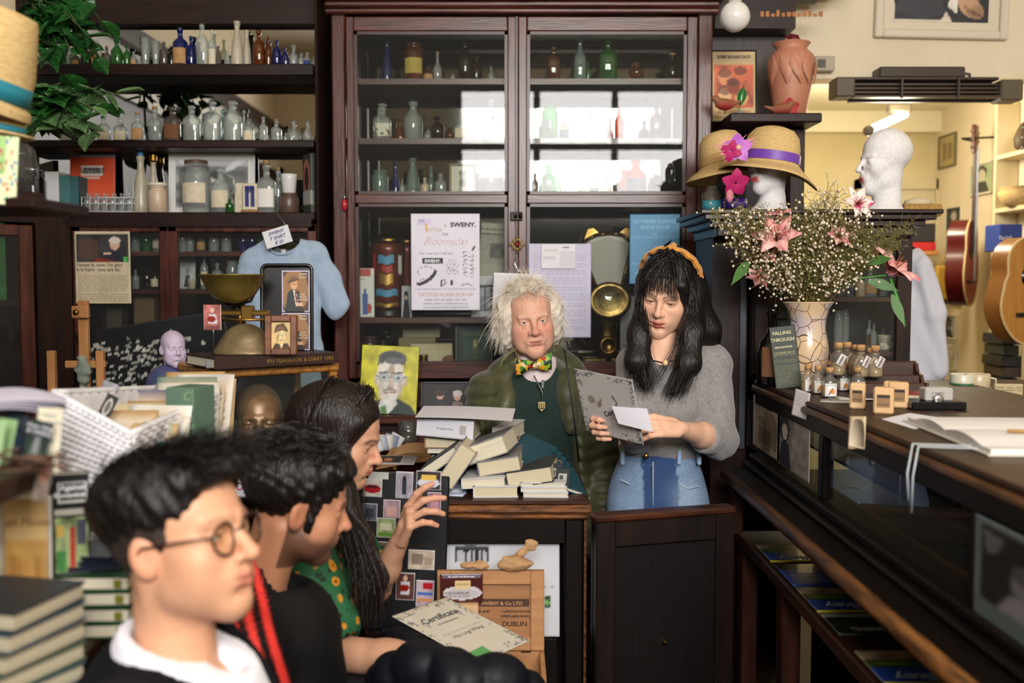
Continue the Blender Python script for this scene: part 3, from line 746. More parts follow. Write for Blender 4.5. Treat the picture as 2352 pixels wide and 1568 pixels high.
# ------------------------------------------------------------------ small glazed cabinet standing on the end of the counter
YT=3.22;ZTC=W(1800,484,YT).z
tx0,tx1=W(1733,700,YT).x,W(2094,700,YT).x
tc=thing('counter_cabinet','small dark glazed cabinet with a moulded top standing on the display counter','cabinet')
b=MB();b.boxp((tx0,YT+.02,ZD),(tx0+.02,3.55,ZTC-.04));b.boxp((tx1-.02,YT+.02,ZD),(tx1,3.55,ZTC-.04));b.boxp((tx0,3.54,ZD),(tx1,3.56,ZTC-.04));b.boxp((tx0,YT+.02,ZD),(tx1,3.55,ZD+.012));b.boxp((tx0,YT+.02,ZTC-.05),(tx1,3.55,ZTC-.04));b.build('carcass',wood_darkz,tc)
MB().boxp((tx0+.02,3.532,ZD+.02),(tx1-.02,3.538,ZTC-.05)).build('back_mirror',mat('cabinet_lining','#2a2e33',.35),tc)
b=MB();bx0,bx1=W(1602,500,3.2).x,W(2150,500,3.2).x
for dz,dy,t in((0,.10,.014),(-.014,.085,.018),(-.032,.06,.02),(-.052,.035,.03)):
 b.boxp((bx0+.10-dy,YT-dy+.02,ZTC+dz-t),(bx1-.10+dy,3.62,ZTC+dz),bev=.003)
b.build('moulded_top',mat('wood_cornice','#2a1718',.3,color2='#170c0d',scale=5,stretch=(.9,9,9),bump=.04),tc)
d=MB();zz0,zz1=ZD+.012,ZTC-.085
for q in((tx0,zz0,tx0+.05,zz1),(tx1-.05,zz0,tx1,zz1),(tx0+.05,zz1-.04,tx1-.05,zz1),(tx0+.05,zz0,tx1-.05,zz0+.035)):
 d.boxp((q[0],YT,q[1]),(q[2],YT+.022,q[3]),bev=.004)
o=d.build('door',wood_darkz,tc);MB().boxp((tx0+.05,YT+.01,zz0+.035),(tx1-.05,YT+.013,zz1-.04)).build('pane',pane,o)
TS1,TS2=W(1900,682,3.3).z,W(1900,806,3.3).z
for z in(TS1,TS2):MB().boxp((tx0+.02,YT+.03,z-.014),(tx1-.02,3.53,z)).build('shelf',wood_redx,tc)
b=MB();b.boxp((bx0+.07,3.30,0),(tx0-.004,3.60,ZTC-.084));st=b.build('cabinet_stand',wood_darkz,label='dark wooden upright stand behind the young woman carrying the cabinet top',cat='stand')
MB().boxp((tx0-.03,3.285,.95),(tx0-.012,3.30,ZTC-.2)).build('metal_strip',mat('strip_grey','#5a6068',.3,metal=.6),st)
dz_=W(1740,272,3.85).z
ds=thing('tall_dresser','tall dark wood dresser back with a shelf, beside the glazed cabinet','dresser')
dx0,dx1=xr+.045,W(1846,150,3.9).x
MB().boxp((dx0,4.16,0),(dx1,4.19,3.2)).build('back_panel',mat('wood_dresser','#30201c',.45,color2='#1d1210',scale=5,stretch=(9,9,.9),bump=.05),ds)
MB().boxp((dx0,3.72,dz_-.035),(dx1+.02,4.16,dz_),bev=.005).build('shelf',wood_dark,ds)
MB().boxp((dx1-.06,3.86,0),(dx1,4.18,dz_-.035),bev=.006).build('post',wood_darkz,ds)
MB().boxp((dx0,3.9,0),(dx0+.06,4.16,dz_-.035)).build('post',wood_darkz,ds)
MB().boxp((dx0+.06,4.06,0),(dx1-.06,4.10,dz_-.035)).build('panel',wood_darkz,ds)
b=MB();z0=W(1740,62,4.0).z;b.boxp((dx0,4.02,z0),(dx1+.0,4.16,z0+.13));b.boxp((dx0,3.95,z0+.13),(dx1+.12,4.16,z0+.16),bev=.006);b.boxp((dx0,3.88,z0+.16),(dx1+.2,4.16,z0+.24),bev=.01);b.boxp((dx0,4.1,z0+.24),(dx1,4.16,z0+.5));b.build('cornice',wood_dark,ds)
g=MB();rr=random.Random(3)
for i in range(12):g.boxp((dx0+.18+i*.021,4.017,z0+.045),(dx0+.18+i*.021+.012+.004*rr.random(),4.019,z0+.055+.018*rr.random()))
g.build('gilt_lettering',mat('gilt','#8a5a30',.4,metal=.6),ds)
# ------------------------------------------------------------------ bottles
import re
GL={
'clear':glass('glass_clear','#e9efec','#98a3a1',dust=.18,hazec=(.85,.87,.85)),
'aqua':glass('glass_aqua','#bcd8d0','#6f9f98',dust=.16,hazec=(.6,.75,.72)),
'green':glass('glass_green','#3f9a45','#0c4a18',dust=.16,hazec=(.08,.42,.08)),
'cobalt':glass('glass_cobalt','#2030a0','#080c50',dust=.16,hazec=(.04,.06,.42)),
'amber':glass('glass_amber','#b5601c','#5a2408',dust=.15,hazec=(.42,.14,.02)),
'brown':glass('glass_brown','#5a2c18','#200c06',dust=.12,hazec=(.10,.035,.02)),
'dark':glass('glass_dark','#2a1a16','#0c0706',dust=.10,hazec=(.03,.02,.018)),
'smoke':glass('glass_smoke','#a39a8c','#4f463c',dust=.14,hazec=(.45,.40,.33)),
'cream':mat('glass_milk','#b9b09c',.3,color2='#a69c86',scale=20),
'stone':mat('stoneware','#c9b49a',.4,color2='#b89f84',scale=15,bump=.05),
'black':mat('bottle_black','#0e0d10',.2),
'red':glass('glass_red','#8a1020','#3a0408',dust=.12,hazec=(.35,.01,.02)),
'gilt':mat('bottle_gilt','#b98f3c',.3,metal=1.0),
}
CORK=mat('cork','#b08a5e',.85,color2='#8f6a42',scale=80,bump=.3)
LBL={'tan':mat('label_tan','#b58d5c',.8,color2='#a67d4c',scale=40),'cream':mat('label_cream','#d8cdb4',.8,color2='#c9bca0',scale=40),'white':mat('label_white','#dedbd4',.75),'brown':mat('label_brown','#6a4428',.8),'blue':mat('label_blue','#28407c',.7),'grey':mat('label_grey','#4a5060',.7),'yellow':mat('label_yellow','#b59c4a',.75),'print':mat('label_print','#d8d2c0',.8,color2='#6a6458',scale=60,lo=.52,hi=.6)}
LIQ={'amber':mat('liquid_amber','#7a3006',.15),'red':mat('liquid_red','#6a0414',.12),'brown':mat('liquid_brown','#2a1208',.15),'pale':mat('liquid_pale','#c9bfa8',.3)}
PROF={
'std':[(.93,0),(1,.02),(1,.60),(.92,.66),(.62,.72),(.34,.76),(.32,.90),(.42,.91),(.42,.97),(.36,1)],
'tall':[(.93,0),(1,.02),(1,.46),(.90,.54),(.55,.62),(.36,.68),(.30,.90),(.40,.91),(.40,.98),(.34,1)],
'wide':[(.95,0),(1,.03),(1,.76),(.94,.82),(.78,.86),(.76,.93),(.84,.94),(.84,1)],
'cone':[(.95,0),(1,.02),(.98,.20),(.72,.55),(.46,.74),(.38,.84),(.42,.93),(.50,.95),(.50,.99),(.44,1)],
'tumbler':[(.58,0),(.62,.05),(.55,.10),(.70,.45),(1,1),(.94,.995),(.62,.42),(0,.14)],
'decanter':[(.6,0),(.92,.04),(1,.28),(.92,.44),(.55,.58),(.28,.64),(.26,.74),(.42,.78),(.30,.80),(.16,.82),(.36,.88),(.40,.94),(.26,.99),(0,1)],
'jug':[(.8,0),(.95,.05),(1,.45),(.9,.62),(.5,.74),(.36,.78),(.36,.9),(.5,.92),(.48,1)],
'vase':[(.62,0),(.75,.04),(1,.48),(.98,.60),(.6,.72),(.36,.76),(.36,.88),(.52,.90),(.52,.98),(.44,1)],
'cup':[(.72,0),(.78,.04),(.95,.8),(1,1),(.92,1),(.86,.8),(.7,.1),(0,.08)],
'tri':[(.95,0),(1,.03),(.9,.25),(.5,.62),(.30,.74),(.30,.88),(.44,.9),(.44,1)],
}
BOT_MESH={}
def bottle(px,top,base,wpx,Y,z,style='std',col='clear',label='',group=None,sq=0.0,extra='',name='bottle',cat='bottle',rz=0.0,x=None):
 """extra: c cork, s stopper, L<colour> paper label, Q<colour> liquid, f fluted"""
 k=Y/F;h,r=(base-top)*k,wpx*k/2;fl=re.split('[LQ]',extra)[0]
 x=W(px,base,Y).x if x is None else x
 b=MB();b.lathe([(r*a,h*q)for a,q in PROF[style]],16 if wpx<40 else 22,sq=sq,sy=.85 if sq else 1,flute=10 if 'f' in fl else 0,fd=.05)
 o=b.build(name,GL[col],loc=(x,Y,z+.0006),rot=(0,0,rz),label=label,cat=cat,group=group)
 nr={'std':.38,'tall':.36,'wide':.8,'cone':.46,'jug':.5,'vase':.46,'tri':.4}.get(style,.4)*r
 if 'c' in fl:MB().lathe([(nr*.8,-h*.04),(nr*.85,h*.02),(nr,h*.025),(nr,h*.08),(nr*.9,h*.085)],10,c=(0,0,h)).build('cork',CORK,o)
 if 's' in fl:MB().lathe([(nr*.6,-h*.03),(nr*.6,h*.01),(nr*1.3,h*.03),(nr*1.4,h*.08),(nr*.8,h*.11),(0,h*.115)],10,c=(0,0,h)).build('stopper',GL['clear'],o)
 if 'k' in fl:MB().lathe([(nr*1.05,-h*.05),(nr*1.1,h*.02),(nr*.9,h*.03)],10,c=(0,0,h)).build('cap',GL['black'],o)
 ml,mq=re.search('L([a-z]+)',extra),re.search('Q([a-z]+)',extra)
 if ml:
  lc_=ml.group(1);z0,z1=(.12,.50)if style!='wide' else(.2,.6)
  bb=MB()
  def lab(u,v):
   a=-pi/2+(u-.5)*1.9;ca,sa=cos(a),sin(a);q=((1-sq)+sq/max(abs(ca),abs(sa)))if sq else 1
   return(r*1.015*ca*q,r*1.015*sa*q*(.85 if sq else 1),h*(z0+(z1-z0)*v))
  bb.sheet(lab,8,1);bb.build('paper_label',LBL[lc_],o)
 if mq:
  lc_=mq.group(1)
  MB().lathe([(r*.9,h*.02),(r*.93,h*.05),(r*.93,h*.55),(r*.2,h*.552)],14,sq=sq,sy=.85 if sq else 1).build('liquid',LIQ[lc_],o)
 return o
NAMES={'clear':'clear','aqua':'aqua','green':'green','cobalt':'cobalt blue','amber':'amber','brown':'brown','dark':'dark brown','smoke':'smoky','cream':'cream','stone':'stoneware','black':'black','red':'red'}
SHP={'std':'bottle','tall':'long-necked bottle','wide':'wide-mouthed jar','cone':'tapering bottle','tumbler':'conical tumbler','decanter':'little decanter','jug':'round-shouldered bottle','vase':'bulging bottle','tri':'triangular bottle','cup':'cup'}
def row(items,Y,z,where,group,ref):
 n=len(items)
 for i,it in enumerate(items):
  px,top,base,wd,style,col=it[:6];ex=it[6]if len(it)>6 else '';sq=it[7]if len(it)>7 else 0.0;dy=it[8]if len(it)>8 else 0.0
  fl=re.split('[LQ]',ex)[0];e='labelled ' if 'L' in ex else('corked ' if 'c' in fl else('stoppered ' if 's' in fl else ''))
  sh=('square ' if sq else '')+SHP[style]
  nm={'wide':'jar','tumbler':'tumbler','decanter':'decanter','cup':'cup'}.get(style,'bottle')
  bottle(px,top,base,wd,Y+dy,z,style,col,f"{e}{NAMES[col]} {sh}, {ORD[(n - i) if ref[0] == 'R' else i + 1]} from {ref[1]} {where}",group,sq,ex,name=nm,cat=nm)
Z3=3.0154
def zr_(L):return[tuple([a[0]/Z3,a[1]/Z3,a[2]/Z3,a[3]/Z3]+list(a[4:]))for a in L]
row(zr_([(380,300,455,110,'wide','aqua'),(462,240,452,52,'std','clear','',.7),(525,335,452,60,'std','smoke','Ltan'),(598,275,450,66,'std','dark','',.6),(672,255,450,66,'std','clear','Ltan',.7),(742,300,448,52,'std','smoke','c'),
(812,240,442,82,'jug','green'),(880,275,440,50,'std','green'),(925,320,440,40,'std','clear','Ltan'),(968,335,438,52,'std','clear','',0,.03),(1010,220,438,78,'tumbler','clear','',0,.02),(1080,255,436,66,'tumbler','clear','',0,-.02),(1137,250,435,58,'std','smoke','Qbrown'),(1187,275,432,42,'std','dark'),
(1252,155,432,104,'std','cobalt','kLtan'),(1326,195,430,66,'std','cobalt','',0,.03),(1402,125,430,80,'std','clear','',.5),(1472,160,428,58,'std','clear','Lcream'),(1514,270,426,44,'cone','smoke'),(1575,305,425,56,'cone','clear'),(1645,100,424,92,'cone','cream'),(1710,145,424,66,'cone','cream','',0,.04),
(1795,155,418,84,'std','amber'),(1860,200,418,46,'std','amber'),(1918,220,415,60,'std','cobalt'),(1974,265,415,46,'std','cobalt','',.6),(2033,265,414,58,'std','clear','s'),(2086,300,412,42,'std','clear'),(2127,295,412,50,'std','clear','Lblue'),(2170,325,410,34,'std','clear','c')]),
3.95,LS1,'on the highest open shelf','bottles on the highest open shelf',('R','the pilaster'))
row(zr_([(465,800,950,80,'std','green','Lwhite',.7),(590,840,950,60,'std','brown','Lbrown'),(720,770,948,82,'std','clear','kLcream',.6),(835,785,947,85,'std','clear','Lcream',.6),(955,750,946,80,'std','clear','cLtan',.7),(999,855,946,28,'std','clear'),(1075,715,946,96,'std','clear','c'),
(1196,700,946,110,'std','smoke','Lbrown',.6),(1330,690,945,112,'std','clear','',.8),(1475,660,945,116,'std','clear','',.8),(1545,700,944,60,'std','aqua','',0,.07),(1614,660,945,124,'jug','clear','',.6),(1690,700,942,50,'tall','clear','',0,.07),(1722,775,940,74,'std','clear','kLcream'),(1824,760,940,54,'std','clear','',.8),(1914,790,940,72,'std','clear','c',.8),
(1978,870,940,40,'std','clear'),(2035,785,938,96,'decanter','clear'),(2132,790,938,76,'decanter','clear')]),
3.94,LS2,'on the middle open shelf','bottles on the middle open shelf',('R','the pilaster'))
row([(258,520,578,20,'std','clear'),(285,528,578,18,'std','clear'),(311,528,578,22,'std','clear','c'),(336,530,578,28,'wide','green'),(363,533,578,24,'wide','clear','Lcream'),(420,525,578,22,'wide','clear'),(437,535,578,20,'std','clear'),(463,532,578,22,'std','smoke','Ltan'),(492,524,578,24,'std','clear'),(520,528,578,24,'wide','clear'),
(557,525,578,18,'std','cobalt','',.6),(577,525,578,18,'std','cobalt','',.6),(603,524,578,22,'std','green','',.6)],
3.92,LL1,'on the upper shelf behind','bottles in the glazed cupboard',('R','the blue shirt'))
row([(312,620,664,18,'std','clear'),(338,615,664,24,'std','brown'),(357,618,664,20,'std','brown','Lcream'),(379,625,664,12,'std','clear','Lcream'),(441,640,664,20,'cup','cream'),(470,585,664,18,'std','clear','kLcream'),(500,605,664,26,'std','clear'),(535,600,664,30,'wide','clear')],
3.90,LL2,'on the second shelf behind','bottles in the glazed cupboard',('R','the blue shirt'))
def crow(items,z,shelf,door):
 row(items,4.00,z,f'on {shelf} behind the {door} door','bottles in the glazed cabinet',('L','the hinge' if door=='left' else 'the middle'))
crow([(889,88,181,24,'cone','cobalt'),(951,95,181,46,'wide','amber','LyellowQamber'),(984,146,181,24,'std','amber','Ltan'),(1005,118,181,21,'tall','clear','c'),(1040,160,181,12,'std','clear'),(1068,88,181,34,'jug','brown'),(1094,112,181,26,'jug','brown','',0,.06),(1128,145,181,19,'decanter','clear')],SH1,'the top shelf','left')
crow([(1271,101,180,32,'std','amber','k',.7),(1332,72,180,28,'tall','aqua','',.6),(1350,125,180,18,'std','green','',0,.07),(1396,84,180,42,'std','green','f',.6),(1461,137,180,36,'vase','amber','k'),(1544,120,180,30,'jug','brown','c')],SH1,'the top shelf','right')
crow([(878,240,316,40,'std','clear','sLprint',.85),(919,267,316,30,'tri','amber'),(949,228,316,44,'jug','clear'),(982,292,316,18,'std','clear'),(1005,263,316,32,'jug','brown','k'),(1033,286,316,22,'jug','amber','k'),(1057,260,316,26,'std','clear','Lcream',.7),(1087,290,316,20,'std','clear'),(1128,231,316,32,'std','clear','c')],SH2,'the second shelf','left')
crow([(1263,234,314,38,'wide','green'),(1296,265,314,22,'std','smoke','Lgrey',.7),(1330,245,314,32,'std','clear','s'),(1358,260,314,18,'std','clear','k'),(1387,264,314,26,'jug','clear'),(1422,225,314,20,'tall','amber'),(1452,245,314,28,'std','clear','',.6),(1508,233,314,32,'std','brown','',.6)],SH2,'the second shelf','right')
crow([(873,385,450,38,'wide','aqua','f'),(909,365,450,21,'cone','cobalt'),(924,405,450,14,'std','clear'),(948,357,450,36,'cone','aqua'),(976,402,450,20,'std','stone'),(990,372,450,20,'tall','aqua','',0,.07),(1012,392,450,26,'std','clear','',.6),(1127,366,450,60,'wide','clear','Qred'),(1155,385,450,18,'std','clear','',0,.05)],SH3,'the third shelf','left')
crow([(1228,395,452,16,'std','smoke'),(1260,375,452,32,'std','green','',.6),(1283,410,452,15,'std','green','',.6),(1307,405,452,22,'jug','clear','s'),(1338,405,452,20,'std','clear','Lcream'),(1364,402,452,25,'std','clear','kLgrey'),(1392,402,452,25,'std','clear','kLcream'),(1417,395,452,20,'std','clear','Qred'),(1460,362,452,50,'jug','amber','Lgrey')],SH3,'the third shelf','right')
k=4.0/F;p=W(1537,452,4.0);cs=thing('cruet_stand','black cruet stand with two small bottles beside the amber bottle','cruet stand',(p.x,4.0,SH3+.0006))
MB().lathe([(.042,0),(.044,.01),(.040,.03),(.036,.032)],16).build('base',GL['black'],cs)
MB().tube([(0,0,.03),(0,0,.11)],.004,6).lathe([(.004,0),(.012,.012),(.012,.026),(0,.034)],10,c=(0,0,.11)).build('handle',GL['black'],cs)
for q in(-1,1):MB().lathe([(.017,0),(.018,.05),(.010,.07),(.008,.085),(.011,.088),(0,.10)],12,c=(q*.021,0,.032)).build('cruet',GL['dark'],cs)
def trow(items,z,Y,shelf):row(items,Y,z,f'on {shelf} of the counter cabinet','bottles in the counter cabinet',('L','the hinge'))
trow([(1905,632,682,20,'wide','clear','Lcream'),(1930,640,682,16,'std','clear'),(1950,640,682,18,'std','clear','Lblue'),(1975,632,682,22,'std','stone','k'),(1998,616,682,28,'std','clear','Ltan',.6),(2030,640,682,20,'wide','clear')],TS1,3.38,'the upper shelf')
trow([(1795,735,806,24,'wide','clear','k'),(1925,715,806,22,'wide','clear','k'),(1940,715,806,20,'wide','clear','k',0,.05),(1996,730,800,14,'std','clear','kLbrown',.6),(2006,745,806,14,'std','clear','k',.6,-.03),(2030,730,780,20,'std','clear','kQbrown',.6,.04),(2032,770,806,36,'cup','cream','Lprint',0,-.04)],TS2,3.36,'the lower shelf')
# ------------------------------------------------------------------ third open shelf on the left
def book(name,M,w,h,t,cover,label,cat='book',group=None,spine_txt=None,page='#d8cfb8'):
 """closed book lying in M: x width (spine at -x), y depth (height of the book), z thickness"""
 o=MB();c=.003
 o.boxp((-w/2,-h/2,0),(w/2,h/2,c)).boxp((-w/2,-h/2,t-c),(w/2,h/2,t)).boxp((-w/2-.001,-h/2,0),(-w/2+c,h/2,t))
 ob=o.build(name,cover,M=M,label=label,cat=cat,group=group)
 MB().boxp((-w/2+c,-h/2+c,c),(w/2-c,h/2-c,t-c)).build('pages',mat('pages_'+page,page,.85,color2='#c4b99e' if page!='#e8e4da' else '#d6d2c8',scale=3,stretch=(1,1,260)),ob)
 return ob
def standing_book(px0,px1,top,base,Y,z,m,depth,label,group=None,name='book'):
 k=Y/F;x0,x1=W(px0,base,Y).x,W(px1,base,Y).x;h=(base-top)*k
 M=TR(((x0+x1)/2,Y+depth/2,z),0)@Matrix(((0,0,1,-(x1-x0)/2),(1,0,0,0),(0,1,0,h/2),(0,0,0,1)))
 return book(name,M,depth,h,x1-x0,m,label,'book',group)
def frame_pic(name,px0,px1,top,base,Y,z,cv,fmat,label,cat='picture',lean=.12,fw=.012,mountw=0.0,mm=None,rz=0.0,depth=.012,group=None,gl=False):
 """framed picture standing on z, leaning back"""
 k=Y/F;w_,h_=(px1-px0)*k,(base-top)*k;p=W((px0+px1)/2,base,Y)
 M=TR((p.x,Y,z+.001),rz,-lean);o=thing(name,label,cat,group=group)
 b=MB()
 for q in((-w_/2,0,-w_/2+fw,h_),(w_/2-fw,0,w_/2,h_),(-w_/2+fw,0,w_/2-fw,fw),(-w_/2+fw,h_-fw,w_/2-fw,h_)):
  b.boxp((q[0],-depth/2,q[1]),(q[2],depth/2,q[3]),M=M,bev=.002)
 b.build('frame',fmat,o)
 MB().boxp((-w_/2+fw*.6,0.001,fw*.6),(w_/2-fw*.6,depth/2-.001,h_-fw*.6),M=M).build('mount',mm or mat('mount_white','#dcd9d2',.8),o)
 mw=fw+mountw;picture(cv,'print',M@TR((0,-.0006,mw)),w_-2*mw,h_-2*mw,o)
 if gl:MB().boxp((-w_/2+fw,-.003,fw),(w_/2-fw,-.002,h_-fw),M=M).build('pane',pane,o)
 return o,M,w_,h_
def grey(n,seed,lo='#1c1c1c',hi='#9a9a98',w=40,h=40):
 c=Canvas(w,h,hi);c.noise(seed,6,.8);c.noise(seed+1,14,.5)
 return c
sg='things on the lowest open shelf'
jr=bottle(78,385,478,52,3.86,LS3,'wide','dark','dark jar with a crumpled foil lid at the corner end of the lowest open shelf',sg,name='jar',cat='jar')
MB().lathe([(.030,0),(.036,.012),(.030,.02),(.01,.026)],12,c=(0,0,.15),flute=7,fd=.12).build('foil_lid',mat('foil','#b9bcc0',.25,metal=1),jr)
standing_book(105,137,388,482,3.90,LS3,mat('book_white','#d2d0cf',.6),.16,'tall white book upright beside two teal books',sg)
standing_book(137,162,396,482,3.90,LS3,mat('book_teal','#3f6f70',.6),.16,'teal book upright between the white book and its darker twin',sg)
standing_book(162,182,398,482,3.90,LS3,mat('book_teal_dark','#2f5c60',.6),.15,'darker teal book upright in front of the orange placard',sg)
cv=Canvas(44,60,'#d9502a');cv.rect(0,0,1,.07,'#8a8a92');cv.rect(.26,.2,.72,.36,'#e6ded4');cv.rect(.30,.23,.66,.28,'#3a3634',.8);cv.rect(.28,.29,.68,.33,'#6a6460',.7);cv.rect(.3,.39,.66,.41,'#e0c0b0')
o=picture(cv,'orange_placard',TR((W(213,480,3.98).x,3.975,LS3+.001),0,-.06),102*3.98/F,138*3.98/F,thick=.008,label='orange placard with a white title box behind the glass vials',cat='placard',group=sg)
for i,(x_,t_)in enumerate(((.0,0),)):letters('ULYSSES',.026,TR((W(213,480,3.975).x,3.983,LS3)),0,.165,o,mat('ink_grey','#4a4644',.7),bold=.0006)
wr=thing('vial_rack','white wire rack holding small glass vials in front of the orange placard','rack',group=sg)
y0=3.90;xa,xb=W(196,480,y0).x,W(310,480,y0).x;wm=mat('wire_white','#c8ccd2',.4);b=MB()
for zz in(.004,.035,.058):
 b.tube([(xa,y0-.03,LS3+zz),(xb,y0-.03,LS3+zz),(xb,y0+.03,LS3+zz),(xa,y0+.03,LS3+zz)],.0022,5,closed=True)
for i in range(7):b.tube([(xa+(xb-xa)*i/6,y0-.031,LS3+.003),(xa+(xb-xa)*i/6,y0-.031,LS3+.06)],.0018,5)
b.tube([(xb-.03,y0,LS3+.05),(xb-.03,y0,LS3+.115),(xb-.005,y0,LS3+.115),(xb-.005,y0,LS3+.05)],.002,5);b.build('wire_frame',wm,wr)
for r_ in range(2):
 for i in range(6):
  bottle(0,0,42,15,y0-.014+r_*.028,LS3+.004,'std','clear',f'small clear glass vial, {ORD[i + 1]} from the books in the {"front" if r_ == 0 else "rear"} row of the wire rack','vials in the wire rack',name='vial',cat='vial',x=xa+.015+(xb-xa-.03)*i/5)
bt_=bottle(325,352,482,37,3.93,LS3,'cone','cream','cloudy tapering bottle with a blue cap beside the vial rack',sg)
MB().lathe([(.011,0),(.012,.01),(.010,.018)],10,c=(0,0,.222)).build('cap',mat('cap_blue','#4a86b8',.4),bt_)
bt_=bottle(354,358,482,28,3.99,LS3,'cone','cream','cloudy bottle crowned with gold foil behind the stoneware jar',sg)
MB().lathe([(.012,-.01),(.016,.0),(.014,.012),(.018,.022),(.010,.032),(.006,.036)],12,c=(0,0,.215),flute=6,fd=.1).build('gold_foil',GL['gilt'],bt_)
jr=bottle(363,421,482,44,3.90,LS3,'wide','stone','squat cream stoneware jar with a paler lid',sg,name='jar',cat='jar')
MB().lathe([(.036,0),(.038,.004),(.037,.010),(.03,.013)],18,c=(0,0,.104)).build('lid',mat('lid_pale','#d8d0bf',.5),jr)
cv=Canvas(60,46,'#8c8c8a');cv.noise(5,7,.7);cv.rect(0,0,1,.16,'#b8b8b6');cv.poly([(0,0),(.12,0),(.4,.3),(.3,.3)],'#e0e0de');cv.poly([(1,0),(.85,0),(.62,.28),(.7,.3)],'#d8d8d6');cv.rect(.05,.2,.32,.95,'#3a3a38',.6);cv.rect(.68,.25,.95,.95,'#444442',.6)
cv.ell(.56,.38,.09,.13,'#d8d6d2');cv.ell(.56,.32,.10,.09,'#4c4a48');cv.poly([(.40,.95),(.46,.55),(.7,.52),(.82,.95)],'#c4c2be');cv.soft(1)
frame_pic('framed_photograph',388,585,340,482,3.99,LS3,cv,mat('frame_white','#dcdcda',.5),'white-framed black and white photograph of a shopkeeper behind the jars',lean=.06,fw=.01,mountw=.018,group=sg)
o=bottle(452,370,482,62,3.92,LS3,'wide','clear','big clear lidded jar standing before the white-framed photograph',sg,extra='Lcream',name='jar',cat='jar')
MB().lathe([(.04,0),(.046,.004),(.044,.014),(.02,.018)],18,c=(0,0,.19)).build('lid',mat('lid_brown','#5a4438',.4),o)
o=bottle(508,380,482,46,3.92,LS3,'jug','clear','clear glass jug with paper label before the white-framed photograph',sg,extra='Lcream',name='jug',cat='jug')
MB().tube([(.02,0,.15),(.05,0,.14),(.055,0,.09),(.036,0,.07)],.005,8).build('handle',GL['clear'],o)
bottle(528,452,483,19,3.88,LS3,'std','green','tiny bright green bottle at the front of the lowest open shelf',sg)
k=3.93/F;x_=W(551,482,3.93).x;MB().boxp((x_-.02,3.93,LS3),(x_+.016,3.97,LS3+.12),bev=.002).build('card_box',LBL['cream'],label='small cream cardboard box beside the blue ribbon case',cat='box',group=sg)
x_=W(575,482,3.90).x;o=MB().lathe([(.034,0),(.036,.004),(.036,.010),(.03,.012)],20).build('cork_coaster',CORK,loc=(x_,3.90,LS3+.0006),label='round cork coaster under the blue ribbon case',cat='coaster',group=sg)
o=thing('ribbon_case','small cream case showing a blue ribbon with a gold pin','case',group=sg);MB().boxp((x_-.028,3.895,LS3+.013),(x_+.028,3.91,LS3+.115),bev=.002).build('case',LBL['cream'],o)
b=MB();b.boxp((x_-.018,3.892,LS3+.025),(x_-.004,3.895,LS3+.10));b.boxp((x_+.004,3.892,LS3+.025),(x_+.018,3.895,LS3+.10));b.boxp((x_-.018,3.892,LS3+.085),(x_+.018,3.8948,LS3+.105));b.build('ribbon',mat('ribbon_blue','#1c2a72',.6),o)
MB().sphere((x_,3.891,LS3+.085),.005,8).build('pin',brass,o)
bottle(613,372,482,42,3.92,LS3,'std','clear','tall clear bottle with a cork beside the brown pot',sg,extra='cLwhite',sq=.5);bottle(640,382,482,26,4.0,LS3,'std','clear','narrow clear corked bottle half behind the white cup',sg,extra='c')
o=bottle(664,438,482,46,3.91,LS3,'wide','stone','brown lidded pot with the white cup standing on it',sg,name='pot',cat='pot');o.data.materials[0]=mat('pot_brown','#5a463c',.35)
bottle(664,394,437,38,3.91,LS3+45*3.91/F,'cup','cream','white china cup standing on the brown pot',sg,name='cup',cat='cup').data.materials[0]=mat('china_white','#d8d6d4',.25)
cv=Canvas(20,44,'#3c4436');cv.ell(.5,.4,.42,.3,'#a86a58');cv.ell(.5,.42,.25,.2,'#3a2622');cv.rect(0,.62,1,.85,'#a8a89c');p=W(705,482,3.93)
picture(cv,'souvenir_book',TR((p.x,3.93,LS3),rad(-55)),.075,136*3.93/F,thick=.02,label='book with an oval portrait cover turned at the end of the lowest shelf',cat='book',group=sg)
cv=Canvas(26,36,'#c9c9c7');cv.noise(3,5,.4);cv.ell(.5,.4,.16,.13,'#8a8a88');cv.poly([(.2,1),(.35,.55),(.65,.55),(.8,1)],'#3c3c3a')
frame_pic('framed_photograph',413,448,594,664,3.96,LL2,cv,mat('frame_white','#dcdcda',.5),'small white-framed photograph of a bust on the second cupboard shelf',fw=.006)
for i,(px0,px1,top,base,col_,lab)in enumerate(((310,358,675,692,'#6a5038','brown box'),(250,285,668,775,'#43392f','dark tall box'),(190,215,735,775,'#22201e','black tin with a pale label'))):
 p=W((px0+px1)/2,base,3.92);k=3.92/F;zz=LL3 if base==775 else W(0,base,3.92).z
 MB().boxp((p.x-(px1-px0)*k/2,3.90,LL3),(p.x+(px1-px0)*k/2,3.97,LL3+(775-top)*k),bev=.003).build('box',mat('box_'+col_,col_,.6),label=lab+' on the bottom shelf of the glazed cupboard',cat='box')
cv=Canvas(52,68,'#cbbd9f');cv.noise(8,6,.12);cv.rect(.03,.04,.97,.43,'#2c2a2c');cv.noise(9,8,.9,(.03,.04,.97,.43));cv.ell(.72,.18,.085,.085,'#caa48c');cv.ell(.72,.13,.10,.05,'#cfc8bc');cv.poly([(.5,.43),(.6,.28),(.85,.27),(.97,.43)],'#1a1c26');cv.rect(.52,.3,.66,.33,'#d0b09a');cv.poly([(.3,.43),(.4,.36),(.8,.42),(.8,.43)],'#7a2c20');cv.rect(.86,.35,.95,.42,'#4aa85a');cv.rect(.08,.12,.42,.38,'#5a4030',.6)
cv.lines(.06,.60,.94,.97,12,'#6a6252',3,.55);
